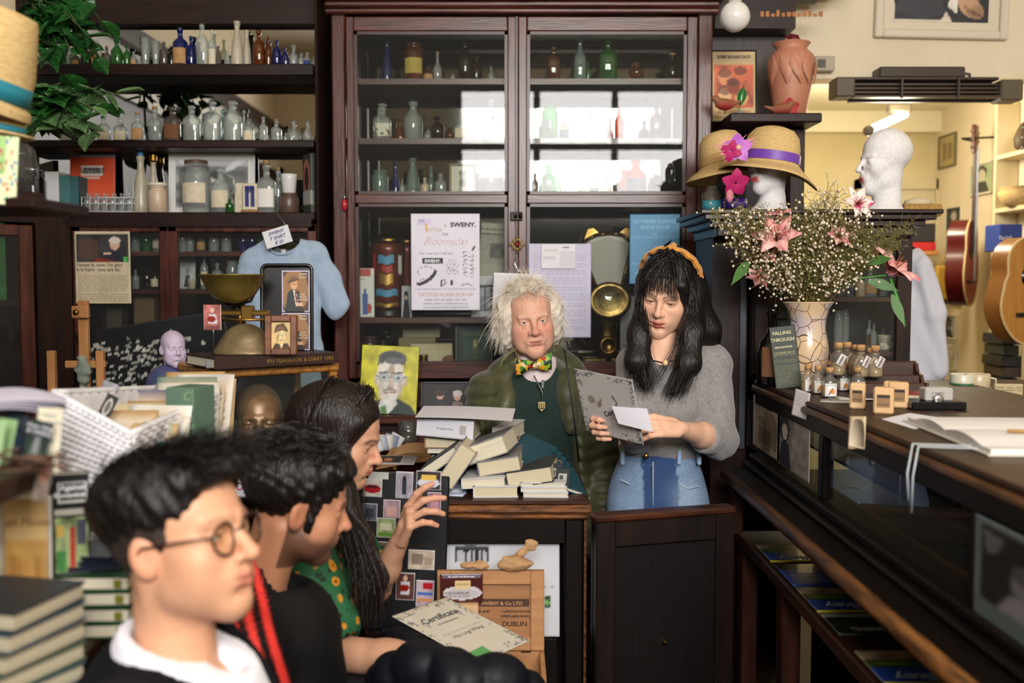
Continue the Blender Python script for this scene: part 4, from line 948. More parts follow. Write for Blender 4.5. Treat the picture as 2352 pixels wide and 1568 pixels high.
p=W(238,697,3.765);k=3.765/F;Mn=TR((p.x,3.765,p.z));o=picture(cv,'newspaper_clipping',Mn,127*k,165*k,thick=.001,label='yellowed newspaper page with a photograph taped to the cupboard glass',cat='newspaper')
for i,t_ in enumerate(('I knew it, now, I\'m glad','it is here - you are by!')):letters(t_,.0185,Mn,-127*k/2+.006,165*k*(.515-.065*i),o,mat('ink_news','#4a4238',.8),'LEFT',bold=.0003)
M_=Mc@TR((-.275,.06,sz(690,3.7)+.001));o=thing('whiskey_box','tall green box with a white label behind the corner glass','box')
MB().boxp((-.055,-.03,0),(.055,.05,.30),M=M_,bev=.003).build('carton',mat('carton_green','#1f6a34',.6,color2='#185228',scale=25),o)
MB().boxp((-.045,-.033,.14),(.022,-.0305,.25),M=M_).build('label',LBL['white'],o)
for i,t_ in enumerate(("WRITERS'",'TEARS')):letters(t_,.013,M_,-.0115,.218-.016*i,o,y=-.0345,bold=.0003)
M_=Mc@TR((-.28,.10,.80));o=MB().boxp((-.14,0,0),(.11,.015,.17),M=M_,bev=.003).build('lettered_plaque',mat('plaque_black','#16181c',.5),label='black plaque lettered PERIOD LADYA low behind the corner glass',cat='plaque')
for i,t_ in enumerate(('PERIOD','LADYA')):letters(t_,.045,M_,-.02,.112-.085*i,o,mat('ink_chalk','#b8bcc0',.8),bold=.0008)
q_=Mc@Vector((-.36,.10,sz(690,3.7)));bottle(0,0,110,34,q_.y,q_.z,'jug','dark','dark bottle with a pale label behind the corner glass',extra='Lcream',x=q_.x)
# ------------------------------------------------------------------ posters and things behind and on the cabinet glass
def flat(cv,name,px0,px1,top,base,Y,label,cat='poster',rz=0.0,roll=0.0,thick=.0008,lean=0.0,group=None,z=None,m=None):
 """sheet hung or stood at Y; returns object, matrix (origin bottom centre), width, height"""
 k=Y/F;p=W((px0+px1)/2,base,Y);M=TR((p.x,Y,p.z if z is None else z),rz,-lean)@Matrix.Rotation(roll,4,'Y');w_,h_=(px1-px0)*k,(base-top)*k
 return picture(cv,name,M,w_,h_,thick=thick,label=label,cat=cat,group=group,m=m),M,w_,h_
YP=3.862
cv=Canvas(84,118,'#dcd8e4');cv.noise(2,5,.05)
cv.rect(.09,.06,.30,.12,'#c9b9e2',.6);cv.rect(.22,.10,.24,.19,'#e0a83c')
cv.rect(.17,.455,.46,.515,'#17171a')
cv.ell(.22,.60,.13,.06,'#dcd8e4');cv.ell(.22,.60,.125,.055,'#55555c',ring=.86);cv.ell(.23,.66,.16,.05,'#17171a',rot=-.45);cv.ell(.21,.64,.14,.04,'#dcd8e4',rot=-.45);cv.ell(.17,.69,.04,.018,'#55555c',ring=.6);cv.ell(.27,.68,.04,.018,'#55555c',ring=.6)
for a in range(6):cv.ell(.60+.055*cos(a*1.05),.535+.04*sin(a*1.05),.032,.022,'#6a6a70',ring=.7)
cv.ell(.55,.60,.035,.025,'#6a6a70',ring=.7);cv.ell(.64,.60,.035,.025,'#6a6a70',ring=.7)
for i in range(6):cv.ell(.83,.42+i*.042,.085-.006*(i%3),.022,'#55555c',ring=.72,rot=.25)
cv.line([(.89,.38),(.92,.34)],.008,'#17171a');cv.line([(.44,.69),(.44,.75),(.50,.72),(.49,.68),(.44,.69)],.005,'#3a3a40');cv.rect(.575,.685,.605,.735,'#17171a')
for i in range(5):cv.ell(.74+i*.035,.715+.008*abs(i-2),.018,.014,'#55555c',ring=.5)
o,M,w_,h_=flat(cv,'event_poster',945,1102,492,712,YP,'white tattoo pop-up poster with line drawings on the left door glass',rz=.0)
ip,iv=mat('ink_pink','#c9877e',.7),mat('ink_violet','#8a86a8',.7)
def T(t,s,x,z,m=None,**k):return letters(t,s,M,(x-.5)*w_,(1-z)*h_,o,m,**k)
T('SWENY.',.024,.76,.135,bold=.0009,sx=1.15);T('x',.018,.50,.135,mat('ink_grey','#4a4644'));T('INK',.020,.16,.09,iv,sx=.8);T('TATTOO',.020,.33,.185,mat('ink_tan','#b9a274',.7),sx=.8);T('FOR',.013,.5,.225,mat('ink_grey','#4a4644'));T('Bloomsday',.046,.5,.325,ip,shear=.45,sx=.85,bold=-.0011)
T('Yes I said yes I will yes',.0125,.36,.42,mat('ink_grey','#4a4644'),sx=1.15);T('SWENY.',.0175,.315,.505,mat('ink_white','#e8e6ee',.7),bold=.0006,y=-.0012)
T('LOTS MORE DESIGNS TO CHOOSE FROM INSIDE',.0095,.5,.79,iv,sx=1.15);T('TATTOO FLASH POP-UP',.0200,.5,.857,ip,sx=.98);T('WHEN: 16TH-18TH JUNE, 11AM - 6PM',.0098,.5,.902,mat('ink_grey','#4a4644'));T('WHERE: SWENY\'S, LINCOLN PLACE, D2',.0098,.5,.942,mat('ink_grey','#4a4644'));T('HOW: REQUEST/BOOK INSIDE SWENY\'S',.0098,.5,.980,mat('ink_grey','#4a4644'))
cv=Canvas(40,56,'#4f88ac');cv.noise(4,4,.05)
cv.lines(.06,.32,.94,.74,12,'#7fb0cc',4,.6,.3);cv.lines(.12,.82,.9,.9,2,'#86b6d0',5,.6,.35)
o,M,w_,h_=flat(cv,'book_club_poster',1446,1560,493,652,YP,'pale blue summer book club poster on the right door glass',rz=rad(-3))
for i,(t_,s_)in enumerate((('ULYSSES80 SUMMER',.0185),('BOOK CLUB',.0185),('2022',.009))):letters(t_,s_,M,0,h_*(.875-.085*i),o,mat('ink_sky','#9cc6de',.7),sx=1.05)
cv=Canvas(50,70,'#c4bfd6');cv.noise(6,5,.05);cv.lines(.08,.12,.92,.95,34,'#8f8a9e',7,.45,.4)
flat(cv,'typed_sheet',1214,1357,560,775,3.868,'lavender typed sheet taped inside the right door below the middle rail','paper')
cv=Canvas(40,28,'#dedbe0');cv.line([(.5,.74),(.66,.82),(.70,.78)],.012,'#c98a3a');cv.lines(.08,.5,.42,.64,2,'#77747e',3,.6);cv.rect(.56,.30,.97,.93,'#d0cdd4')
o,M,w_,h_=flat(cv,'notice_card',1243,1322,561,617,YP,'small white notice card over the lavender sheet','card')
letters('Bloomsday',.012,M,-.030,h_*.72,o,mat('ink_pale','#b9a8a8'),shear=.3);letters('SWENY.',.008,M,.03,h_*.84,o,bold=.0003)
cv=Canvas(56,74,'#d8d6da');cv.noise(3,4,.05)
for i in range(9):t_=i/8;cv.line([(.06+.10*i,.52-.30*t_+.2*sin(t_*3)),(.06+.10*i,.80)],.008,'#77747a',.8)
cv.line([(0,.72),(.3,.5),(.7,.36),(1,.34)],.012,'#5a585c');cv.line([(0,.84),(1,.80)],.014,'#4c4a4e');cv.rect(.04,.55,.34,.88,'#4a484c',.55);cv.rect(.80,.12,.94,.34,'#3c3a3e',.8);cv.rect(.83,.08,.91,.13,'#3c3a3e',.8);cv.noise(5,16,.5,(.04,.5,.9,.9));cv.soft(1)
o,M,w_,h_=flat(cv,'bridge_print',1128,1238,628,780,3.846,'black and white bridge print hanging from the cabinet latch','print',roll=.04,thick=.002,m=print_mat(.2,.6))
so=thing('snowflake_ornament','gold filigree snowflake with a red bead hanging on the latch','ornament');b=MB();c0=W(1188,561,3.845)
for i in range(8):
 a=i*pi/4;d=Vector((cos(a),0,sin(a)));n_=Vector((-sin(a),0,cos(a)));R0=.034 if i%2==0 else .026
 b.tube([c0+d*.006,c0+d*R0],.0014,5)
 for t_ in(.45,.72):
  for q in(-1,1):b.tube([c0+d*R0*t_,c0+d*R0*(t_+.22)+n_*q*R0*.22],.0011,4)
b.tube([c0+Vector((.018*cos(a),0,.018*sin(a)))for a in np.linspace(0,2*pi,16,endpoint=False)],.0012,4,closed=True);b.tube([c0+Vector((0,0,.034)),W(1186,500,3.85)],.0007,4);b.build('filigree',mat('gold_paint','#b5954a',.35,metal=.8),so)
MB().sphere(c0-Vector((0,.003,0)),.0065,10).build('bead',mat('bead_red','#a81420',.15),so)
MB().tube([W(1184,592,3.848),W(1182,606,3.846),W(1190,622,3.846),W(1206,627,3.846)],.003,6).build('print_hook',steel,label='bent steel hook above the bridge print',cat='hook')
cv=Canvas(30,38,'#d2cdbe');cv.ell(.5,.36,.17,.2,'#b8b2a4');cv.ell(.5,.22,.19,.1,'#7a756a');cv.ell(.5,.56,.17,.16,'#6a655c');cv.poly([(.2,.95),(.36,.68),(.64,.68),(.82,.95)],'#a8a294');cv.line([(.38,.36),(.46,.36)],.02,'#4a463e');cv.line([(.54,.36),(.62,.36)],.02,'#4a463e');cv.soft(1)
frame_pic('framed_engraving',1032,1094,371,452,4.0,SH3,cv,mat('frame_gold','#8f8058',.5),'gilt-framed engraving of a bearded person beside the red jar',fw=.009,mountw=.004)
rd=thing('red_bauble','small red and white glass bauble hanging on the cabinet stile','bauble');pr=W(791,470,3.855);MB().sphere(pr,(.012,.012,.024),12).build('glass_body',mat('bauble_red','#b02a30',.2),rd);MB().lathe([(.006,0),(.007,.008),(.003,.012)],8,c=(pr.x,pr.y,pr.z+.022)).build('cap',steel,rd);MB().tube([pr+Vector((0,0,.03)),pr+Vector((0,.02,.06))],.001,4).build('thread',steel,rd)
YI=4.03
cv=Canvas(26,52,'#dcdad6');cv.rect(.06,.02,.8,.17,'#b5392c');cv.rect(.38,.52,.66,.95,'#2c4f9a');cv.rect(.46,.42,.58,.54,'#2c4f9a');cv.ell(.72,.82,.12,.10,'#b5392c');cv.rect(.06,.22,.5,.25,'#8a8884',.6)
flat(cv,'gin_leaflet',816,860,610,722,3.96,'white leaflet with a red box and blue bottle beside the copper canister','leaflet',rz=.15,z=SH4,thick=.002,lean=.05)
def canister(px,wpx,top,base,Y,label,deco=True):
 k=Y/F;r=wpx*k/2;h=(base-top)*k;p=W(px,base,Y);o=thing('canister',label,'canister',(p.x,Y,SH4+.0008),group='painted canisters in the cabinet')
 cop=mat('canister_copper','#7a4030',.3,metal=.35,color2='#5e2c20',scale=8)
 MB().lathe([(r*1.12,0),(r*1.14,h*.02),(r*1.02,h*.05),(r*1.05,h*.07),(r*.9,h*.09)],22).build('plinth',mat('plinth_dark','#1c1210',.35),o)
 MB().lathe([(r*.82,h*.09),(r*.86,h*.12),(r*.88,h*.70),(r*.98,h*.78),(r*.96,h*.84),(r*.80,h*.87)],26).build('body',cop,o)
 MB().lathe([(r*.84,h*.87),(r*.90,h*.885),(r*.90,h*.91),(r*.75,h*.95),(r*.4,h*.985),(0,h)],22).build('lid',brass,o)
 if deco:
  def patch(u0,u1,z0,z1,m,nm,rr=.90):
   b=MB();b.sheet(lambda u,v:(r*rr*cos(-pi/2+(u0+(u1-u0)*u)),r*rr*sin(-pi/2+(u0+(u1-u0)*u)),h*(z0+(z1-z0)*v+.012*sin(u*9))),10,1);b.build(nm,m,o)
  patch(-.75,.75,.24,.32,mat('paint_blue','#4f8fb5',.5),'painted_ribbon');patch(-.8,.8,.12,.16,mat('paint_gilt','#a8853e',.35,metal=.6),'gilt_band');patch(-.45,.45,.38,.50,mat('paint_gilt','#a8853e'),'gilt_scroll');patch(-.5,.5,.62,.72,mat('paint_blue','#4f8fb5'),'painted_ribbon',.935);patch(-.3,.42,.52,.60,mat('paint_red','#a8281c',.5),'painted_shield');patch(-1.05,-.68,.50,.74,mat('paint_red','#a8281c'),'painted_figure',.94);patch(.78,1.1,.50,.72,mat('paint_white','#c9c0b4',.5),'painted_figure',.94)
 return o
canister(892,80,530,722,YI,'large copper canister painted with a coat of arms behind the left door');canister(936,60,535,722,4.12,'second copper canister half hidden behind the tattoo poster',False)
cv=Canvas(22,40,'#b9b7c0');cv.ell(.45,.3,.2,.12,'#16161a');cv.poly([(.15,1),(.3,.4),(.65,.4),(.85,1)],'#22222a');cv.ell(.45,.38,.1,.07,'#d8b8a0')
flat(cv,'small_photograph',921,946,650,722,3.94,'small photograph of a figure in a hat beside the tattoo poster','photograph',z=SH4,thick=.002,rz=-.2,lean=.06)
cv=Canvas(34,60,'#a49c8c');cv.lines(.05,.22,.95,.96,22,'#5a544a',8,.6);cv.rect(.35,.38,.95,.66,'#4a463f',.8);cv.noise(12,9,.6,(.35,.38,.95,.66))
o,M,w_,h_=flat(cv,'newspaper_page',1098,1166,511,634,3.98,'old newspaper page leaning behind the left door glass','newspaper',lean=.1,roll=.06)
for i,t_ in enumerate(('Use the soap to be','sweetly scented')):letters(t_,.0135,M,-.015,h_*(.86-.09*i),o,mat('ink_news','#4a4238'),bold=.0003,shear=.2)
cv=Canvas(30,48,'#cfcdd2');cv.rect(.2,.22,1,.85,'#5a5c66');cv.ell(.62,.5,.26,.26,'#a9abb5');cv.rect(.36,.5,.88,.84,'#8c8e98');cv.line([(.62,.3),(.62,.84)],.02,'#3c3e46');cv.rect(.22,.24,1,.30,'#2c2e36')
flat(cv,'shopfront_photograph',1082,1132,627,722,3.97,'photograph of an arched shopfront beside the bridge print','photograph',z=SH4,thick=.002,lean=.06)
sc_=thing('weighing_scale','tall brass weighing scale with fan-shaped dial behind the right door','scale');YW=4.03;k=YW/F
bz=mat('brass_old','#9a7f4e',.35,metal=1.0,color2='#6b5530',scale=30,bump=.08)
pA=W(1395,850,YW);x0=pA.x;kz=lambda py:W(1176,py,YW).z;kx=lambda px:W(px,700,YW).x
b=MB();b.boxp((kx(1330),YW-.06,SH5),(kx(1456),YW+.06,kz(838)),bev=.004);b.boxp((kx(1340),YW-.05,kz(838)),(kx(1390),YW+.04,kz(820)),bev=.003);b.boxp((kx(1402),YW-.05,kz(838)),(kx(1450),YW+.04,kz(820)),bev=.003);b.build('base',bz,sc_)
b=MB();b.lathe([(.030,0),(.036,.02),(.036,.06),(.032,.10),(.036,.14),(.050,.165),(.050,.17)],20,c=(x0,YW,kz(822)),sx=1.1,sy=.7);b.build('column',bz,sc_)
MB().lathe([(.036,0),(.038,.004),(.034,.012),(.026,.013),(.024,.008)],24,M=TR((x0,YW-.030,kz(792)),rx=pi/2)).build('roundel',brass,sc_)
oc=W(1397,690,YW)
M_=TR((oc.x,YW-.035,oc.z),rx=pi/2);b=MB();b.lathe([(.074,0),(.087,.006),(.088,.016),(.076,.026),(.066,.022)],32,M=M_,sx=1.0,sy=.86);b.lathe([(.080,-.02),(.08,.0),(.0,.0)],32,M=M_,sy=.86);b.build('lens_ring',bz,sc_)
b=MB();b.lathe([(.066,.012),(.050,.022),(.025,.028),(0,.030)],28,M=M_,sy=.86);b.build('lens',glass('lens_glass','#d8dcd8','#b0b4b0',dust=.02),sc_)
fan=[(1333,575),(1345,552),(1368,540),(1398,536),(1428,540),(1448,556),(1444,585),(1425,668),(1372,668)]
fp=[(kx(a),kz(b_))for a,b_ in fan];MB().prism(fp,YW-.01,YW+.02).build('fan_back',mat('scale_plate','#b8aea0',.4),sc_)
b=MB()
for(a,c_)in zip(fp,fp[1:]+fp[:1]):b.tube([(a[0],YW-.016,a[1]),(c_[0],YW-.016,c_[1])],.008,8)
b.build('fan_frame',bz,sc_)
dd=MB()
for(a,c_)in zip(fp,fp[1:]+fp[:1]):
 n_=max(2,int(math.dist(a,c_)/.012))
 for i in range(n_):t_=(i+.5)/n_;dd.sphere((a[0]+(c_[0]-a[0])*t_,YW-.024,a[1]+(c_[1]-a[1])*t_),.003,6)
dd.build('frame_beading',brass,sc_)
MB().prism([(kx(1338),kz(560)),(kx(1350),kz(526)),(kx(1362),kz(524)),(kx(1376),kz(536)),(kx(1398),kz(538)),(kx(1420),kz(536)),(kx(1436),kz(523)),(kx(1448),kz(524)),(kx(1452),kz(560)),(kx(1430),kz(545)),(kx(1366),kz(545))],YW-.005,YW+.012).build('crest',brass,sc_)
MB().add([(kx(a),YW-.02,kz(b_))for a,b_ in((1340,578),(1352,556),(1398,544),(1442,560),(1440,580),(1420,664),(1376,664))],[tuple(range(7))]).build('fan_glass',glass('fan_pane','#f0f0ee','#d8d8d6',dust=.10),sc_)
cv=Canvas(30,60,'#c9b8a4');cv.noise(2,5,.3);cv.line([(.1,.3),(.95,.18)],.014,'#8a5a48');cv.line([(.3,.3),(.45,.5),(.9,.28)],.014,'#8a5a48');cv.rect(.45,.35,.95,.62,'#6b5648');cv.ell(.7,.42,.2,.14,'#4a3a30');cv.rect(.1,.62,1,.75,'#5a4a3e',.7)
flat(cv,'sepia_photograph',1283,1322,673,780,3.93,'sepia city photograph standing beside the brass scale','photograph',thick=.002,lean=.05,z=W(1300,780,3.93).z)
cv=Canvas(24,50,'#8f8a88');cv.lines(.1,.1,.9,.9,22,'#74706e',3,.4)
flat(cv,'grey_document',1424,1482,678,812,4.10,'grey handwritten sheet behind the brass scale','paper',lean=.05)
cv=Canvas(40,50,'#101c16');cv.rect(.12,.25,.9,.9,'#1f3a2c');cv.rect(.45,.4,.62,.85,'#4a5a30');cv.rect(.5,.45,.57,.6,'#b5a868');cv.rect(.2,.42,.4,.8,'#26483e');cv.rect(.66,.42,.86,.8,'#26483e');cv.lines(.2,.28,.85,.36,2,'#6a7a50',2,.6);cv.noise(4,12,.4)
frame_pic('framed_shopfront',1045,1132,735,846,4.0,SH5,cv,mat('frame_black','#141210',.4),'dark-framed picture of a green shopfront low behind the left door',fw=.010,lean=.08)
p=W(992,843,4.05);k=4.05/F;b=MB();b.boxp((p.x-48*k,4.03,SH5+.001),(p.x+48*k,4.11,SH5+52*k),bev=.004);b.build('cream_box',mat('box_cream','#cabd9c',.8,color2='#b5a680',scale=12),label='cream cardboard box marked in pencil beside the green shopfront picture',cat='box')
p=W(973,843,3.98);MB().lathe([(.018,0),(.019,.004),(.017,.01),(.019,.025),(.017,.04),(.019,.046),(.018,.05)],16).build('brass_weight',brass,loc=(p.x,3.98,SH5+.0005),label='small turned brass cylinder before the cream box',cat='weight')
def crumple(name,c,r,m,label,cat,seed,h=.006,amp=.010):
 S=Soft(np.array(c)-np.array(r)*1.3-.02,np.array(c)+np.array(r)*1.3+.02,h);S.ell(c,tuple(r),.01);rs=np.random.RandomState(seed);ks=rs.randn(7,3)*55;ph=rs.rand(7)*6.3
 S.warp(lambda x,y,z:sum(amp/3*np.abs(np.sin(x*a[0]+y*a[1]+z*a[2]+q))for a,q in zip(ks,ph)));S.cut((0,0,c[2]-r[2]*.93),(0,0,-1));V,Fc=S.mesh()
 return arr_obj(name,V,Fc,m,smooth=False,label=label,cat=cat)
kraft=mat('paper_kraft','#bd946a',.8,color2='#ab8258',scale=20)
p=W(1030,843,3.98);crumple('paper_parcel',(p.x,3.98,SH5+.03),(.042,.03,.034),mat('paper_brown','#7a5440',.8),'crumpled brown paper parcel inside the cabinet','parcel',3)
for i,(px,wp,tp,lab)in enumerate(((850,40,775,'brown lidded tin at the hinge end of the bottom cabinet shelf'),(880,22,785,'small dark tin beside the brown lidded tin'))):
 bottle(px,tp,845,wp,4.02,SH5,'wide','brown',lab,name='tin',cat='tin').data.materials[0]=mat('tin_brown%d'%i,('#3a2420','#1e1a1c')[i],.4)
for i,(px0,px1,z0,z1,c_,lab)in enumerate(((905,985,0,34,'#6b6250','olive grey carton at the base of the pile added for a reflection'),(915,1000,34,62,'#8a7a58','tan carton in the middle of the pile added for a reflection'),(925,1010,62,88,'#a39a86','pale carton on top of the pile added for a reflection'))):
 k=4.15/F;MB().boxp((W(px0,800,4.12).x,4.125,SH5+z0*k),(W(px1,800,4.12).x,4.18,SH5+z1*k-.001),bev=.002).build('carton',mat('carton_'+c_,c_,.7),label=lab,cat='carton',group='cartons added for a reflection low in the cabinet')  # solid boxes added in place of a box stack seen as a reflection
 # ------------------------------------------------------------------ on the ledge: painted portrait and framed photograph
cv=Canvas(70,80,'#b9b416');cv.noise(5,12,.28);cv.noise(6,5,.2)
cv.poly([(.22,1),(.30,.80),(.62,.74),(.90,.86),(1,1)],'#14241f');cv.poly([(.33,1),(.36,.80),(.60,.74),(.66,.84),(.50,1)],'#cfd0cc');cv.poly([(.36,.90),(.46,.86),(.50,1),(.38,1)],'#4f7a3a')
cv.ell(.52,.46,.235,.335,'#d3cdc4');cv.ell(.28,.50,.04,.075,'#c9b7a8');cv.ell(.78,.50,.04,.075,'#c9b7a8');cv.poly([(.30,.55),(.35,.76),(.50,.84),(.64,.78),(.74,.56)],'#d3cdc4')
cv.ell(.54,.19,.245,.115,'#38383c');cv.poly([(.29,.30),(.30,.16),(.36,.12),(.36,.24)],'#4c4c50');cv.poly([(.77,.32),(.78,.18),(.72,.12),(.71,.24)],'#4c4c50');cv.ell(.53,.33,.19,.115,'#dad3c8');cv.ell(.56,.22,.16,.05,'#5c5c62')
cv.ell(.54,.36,.05,.09,'#8a745f',.7);cv.ell(.37,.62,.05,.12,'#b9aa9c',.7);cv.ell(.69,.62,.05,.12,'#a8998c',.7);cv.poly([(.50,.46),(.56,.46),(.59,.60),(.49,.60)],'#bfae9e');cv.ell(.53,.605,.055,.02,'#a08c7e')
for ex in(.41,.655):
 cv.ell(ex,.465,.075,.055,'#9fb2ba',.55);cv.ell(ex,.465,.085,.063,'#3f6a78',ring=.74);cv.ell(ex,.465,.035,.022,'#4a5a62');cv.line([(ex-.08,.40),(ex+.07,.385)],.012,'#4a423c')
cv.line([(.495,.46),(.57,.46)],.008,'#3f6a78');cv.line([(.33,.455),(.26,.44)],.008,'#3f6a78');cv.line([(.74,.455),(.80,.45)],.008,'#3f6a78');cv.line([(.43,.685),(.62,.675)],.012,'#8a5a50');cv.line([(.42,.65),(.52,.635),(.62,.645)],.013,'#7a6a60');cv.noise(9,20,.18);cv.soft(1)
kk=3.68/F;p=W(890,965,3.68);M=TR((p.x,3.68,1.0135),0,-.10)@Matrix.Rotation(.045,4,'Y')
picture(cv,'painted_portrait',M,132*kk,158*kk,thick=.018,label='painted portrait of a bespectacled person on yellow-green canvas, standing on the ledge',cat='painting',m=print_mat(.4))
cv=Canvas(56,36,'#1c1a1b');cv.noise(3,5,.3);cv.ell(.34,.42,.07,.14,'#c99a86');cv.ell(.33,.33,.09,.13,'#3a2018');cv.poly([(.18,1),(.26,.58),(.44,.6),(.5,1)],'#26222a');cv.ell(.67,.48,.065,.13,'#cfa08c');cv.ell(.67,.36,.09,.12,'#c9c2b8');cv.poly([(.52,1),(.6,.64),(.76,.64),(.86,1)],'#8a7a74')
frame_pic('framed_photograph',966,1094,897,972,3.68,1.0135,cv,mat('frame_black','#141210'),'black-framed photograph of two people on the ledge behind the books',fw=.008,lean=.12)
# ------------------------------------------------------------------ heap of paperbacks on the counter
pm={'w':mat('cover_white','#c9c8c8',.55),'g':mat('cover_grey','#57565a',.5,color2='#8a888a',scale=14),'d':mat('cover_slate','#20282e',.5),'t':mat('cover_teal','#1c4552',.5),'k':mat('cover_kraft','#8a6a4a',.7)}
def pbook(px,py,Y,wpx,tpx,tilt,yaw,cv_,label,dep=.19,page='#d8cfb8',curl=0.0,z=None):
 k=Y/F;p=W(px,py,Y);w_,t_=wpx*k,tpx*k
 M=Matrix.Translation((p.x,p.y,p.z if z is None else z+t_/2))@Matrix.Rotation(rad(yaw),4,'Z')@Matrix.Rotation(rad(tilt),4,'Y')@Matrix.Translation((0,dep/2,-t_/2))
 return book('paperback',M,w_,dep,t_,pm[cv_],label,'book','paperbacks heaped on the counter',page=page)
E='#e2dac6';E2='#cdbf9f'
pbook(1139,1135,2.76,104,27,0,3,'w','thick cream paperback at the very bottom of the heap',page=E2,z=ZT)
pbook(1254,1145,2.76,104,12,0,-2,'w','lowest thin paperback at the gate end of the heap',page=E,z=ZT);pbook(1250,1133,2.765,107,11,0,1,'w','second thin paperback up at the gate end of the heap',page=E,z=ZT+.0148);pbook(1248,1122,2.765,104,11,0,-1,'w','third thin paperback up at the gate end of the heap',page=E,z=ZT+.0285)
pbook(1110,1109,2.765,102,24,-4,-6,'w','paperback with curling pages on the bottom cream one',page=E,z=None)
pbook(1215,1096,2.77,108,38,-10,-8,'d','paperback with a dark back cover near the gate end',page=E2)
pbook(1146,1071,2.79,100,36,-10,-4,'g','plump paperback in the middle of the heap',page=E2);pbook(1115,1034,2.81,98,44,-20,-10,'g','paperback with a grey photographic spine tilted at the top of the heap',page=E)
pbook(1048,1072,2.78,104,44,-56,-4,'g','paperback with a grey spine leaning steeply at the side of the heap',page=E2);pbook(1010,1062,2.84,96,26,-35,-4,'d','paperback with a dark back cover leaning behind the steep one',page=E)
pbook(1020,1016,2.96,92,28,0,-6,'k','cream-edged paperback under the patterned one',page=E2);pbook(1030,1036,2.96,96,10,0,-3,'w','thin pale paperback under the cream-edged one',page=E)
pbook(1060,1049,3.0,140,16,0,0,'k','wide brown-covered paperback under the back stack',page=E2);pbook(1120,1062,3.0,130,14,0,3,'k','brown paperback hidden low in the back stack',page=E2);pbook(1060,1075,2.98,160,14,0,-2,'w','white paperback at the foot of the back stack',page=E2)
pbook(1152,998,3.02,44,34,0,-14,'w','white-paged paperback standing behind the patterned one',page=E);pbook(1158,1022,3.0,44,16,0,-8,'k','cream paperback supporting the white-paged one',page=E2);pbook(1180,1040,2.98,60,18,0,-6,'g','grey paperback wedged behind the middle of the heap',page=E2)
kk=2.93/F;p=W(1022,983,2.93);M=Matrix.Translation(p)@Matrix.Rotation(rad(-8),4,'Z')@Matrix.Rotation(rad(4),4,'Y');pw,pt,pd=134*kk,46*kk,.14
ob=MB().boxp((-pw/2,0,-pt/2),(pw/2,.003,pt/2),M=M).boxp((-pw/2,0,pt/2-.003),(pw/2,pd,pt/2),M=M).boxp((-pw/2,0,-pt/2),(pw/2,pd,-pt/2+.003),M=M).build('paperback',mat('cover_pattern','#d6d4da',.6),label='thick white paperback with a patterned spine on the back stack',cat='book',group='paperbacks heaped on the counter')
MB().boxp((-pw/2+.003,.003,-pt/2+.003),(pw/2-.003,pd-.003,pt/2-.003),M=M).build('pages',mat('pages_'+E2,E2,.85),ob)
b=MB()
for i in range(34):
 for j in range(9):b.boxp((-pw/2+.004+i*pw/35+(j%2)*.0022,-.0006,-pt/2+.004+j*pt/9.6),(-pw/2+.0058+i*pw/35+(j%2)*.0022,-.0001,-pt/2+.0052+j*pt/9.6),M=M)
b.build('dot_pattern',mat('ink_dots','#8a88a0',.7),ob,kind='stuff');MB().boxp((pw*.26,-.0012,-pt*.25),(pw*.37,-.0004,pt*.2),M=M).build('library_label',mat('label_grey_pale','#a8a49c',.7),ob)
letters('Finnegans Wake',.0075,M,0,-.004,ob,mat('ink_grey','#4a4644'),y=-.0012)
def sheet(name,cs,m,label,cat,sag=.0,n=8,thick=.0006,**k):
 """sheet of paper between four corners: near-left, near-right, far-right, far-left"""
 a,b_,c_,d=[Vector(q)for q in cs];nn=(b_-a).cross(d-a).normalized();B=MB()
 f=lambda u,v:tuple((a*(1-u)+b_*u)*(1-v)+(d*(1-u)+c_*u)*v+nn*sag*sin(pi*u)*sin(pi*v*.5+.6))
 B.sheet(f,n,n);B.sheet(lambda u,v:tuple(Vector(f(1-u,v))-nn*thick),n,n);return B.build(name,m,label=label,cat=cat,**k)
pw_=mat('paper_white','#dcdae2',.75);pk_=mat('paper_envelope','#b58a5c',.8,color2='#a67b4c',scale=15)
sheet('loose_sheets',[W(953,958,2.90),W(1176,967,2.88),W(1184,938,3.08),W(973,932,3.10)],pw_,'loose white sheets lying on the patterned paperback','paper',.004)
for i in range(6):
 p=W(1222+i*14,1040+i*13,2.98-i*.02);M=TR((p.x,p.y,p.z),rad(-20+6*i),rad(12),rad(20))
 book('booklet',M,.11,.15,.014,pm['t'],f'dark teal booklet with a cord, {ORD[i + 1]} down the slope behind the heap','booklet','teal booklets on the counter',page=E)
MB().tube([W(1255,1070,2.9),W(1275,1054,2.89),W(1290,1060,2.88),W(1284,1080,2.88),W(1292,1100,2.86)],.0016,5).build('leather_cord',mat('cord_tan','#a8683a',.6),label='tan leather cord looping out of the teal booklets',cat='cord')
cv=Canvas(24,30,'#20262c');cv.rect(.2,.3,.8,.8,'#a8a8a4');cv.rect(.3,.4,.55,.7,'#3a3a3c')
for i,(px,py)in enumerate(((1272,1090),(1290,1102))):
 p=W(px,py+14,2.82-i*.02);picture(cv,'booklet_card',TR((p.x,p.y,p.z),rad(-12),rad(-35)),.04,.055,thick=.006,label=('dark picture booklet leaning beside the thin paperbacks','second dark picture booklet nearest the counter corner')[i],cat='booklet')
sheet('paper_slip',[WZ(1262,1122,ZT+.002),WZ(1322,1112,ZT+.012),WZ(1330,1106,ZT+.014),WZ(1290,1112,ZT+.002)],pw_,'white paper slip curling off beside the thin paperbacks','paper',.004)
sheet('brown_envelope',[WZ(862,1078,ZT+.004),WZ(990,1058,ZT+.01),WZ(985,1022,ZT+.03),WZ(900,1028,ZT+.03)],pk_,'brown paper envelope spread beneath the postcards','envelope',.004)
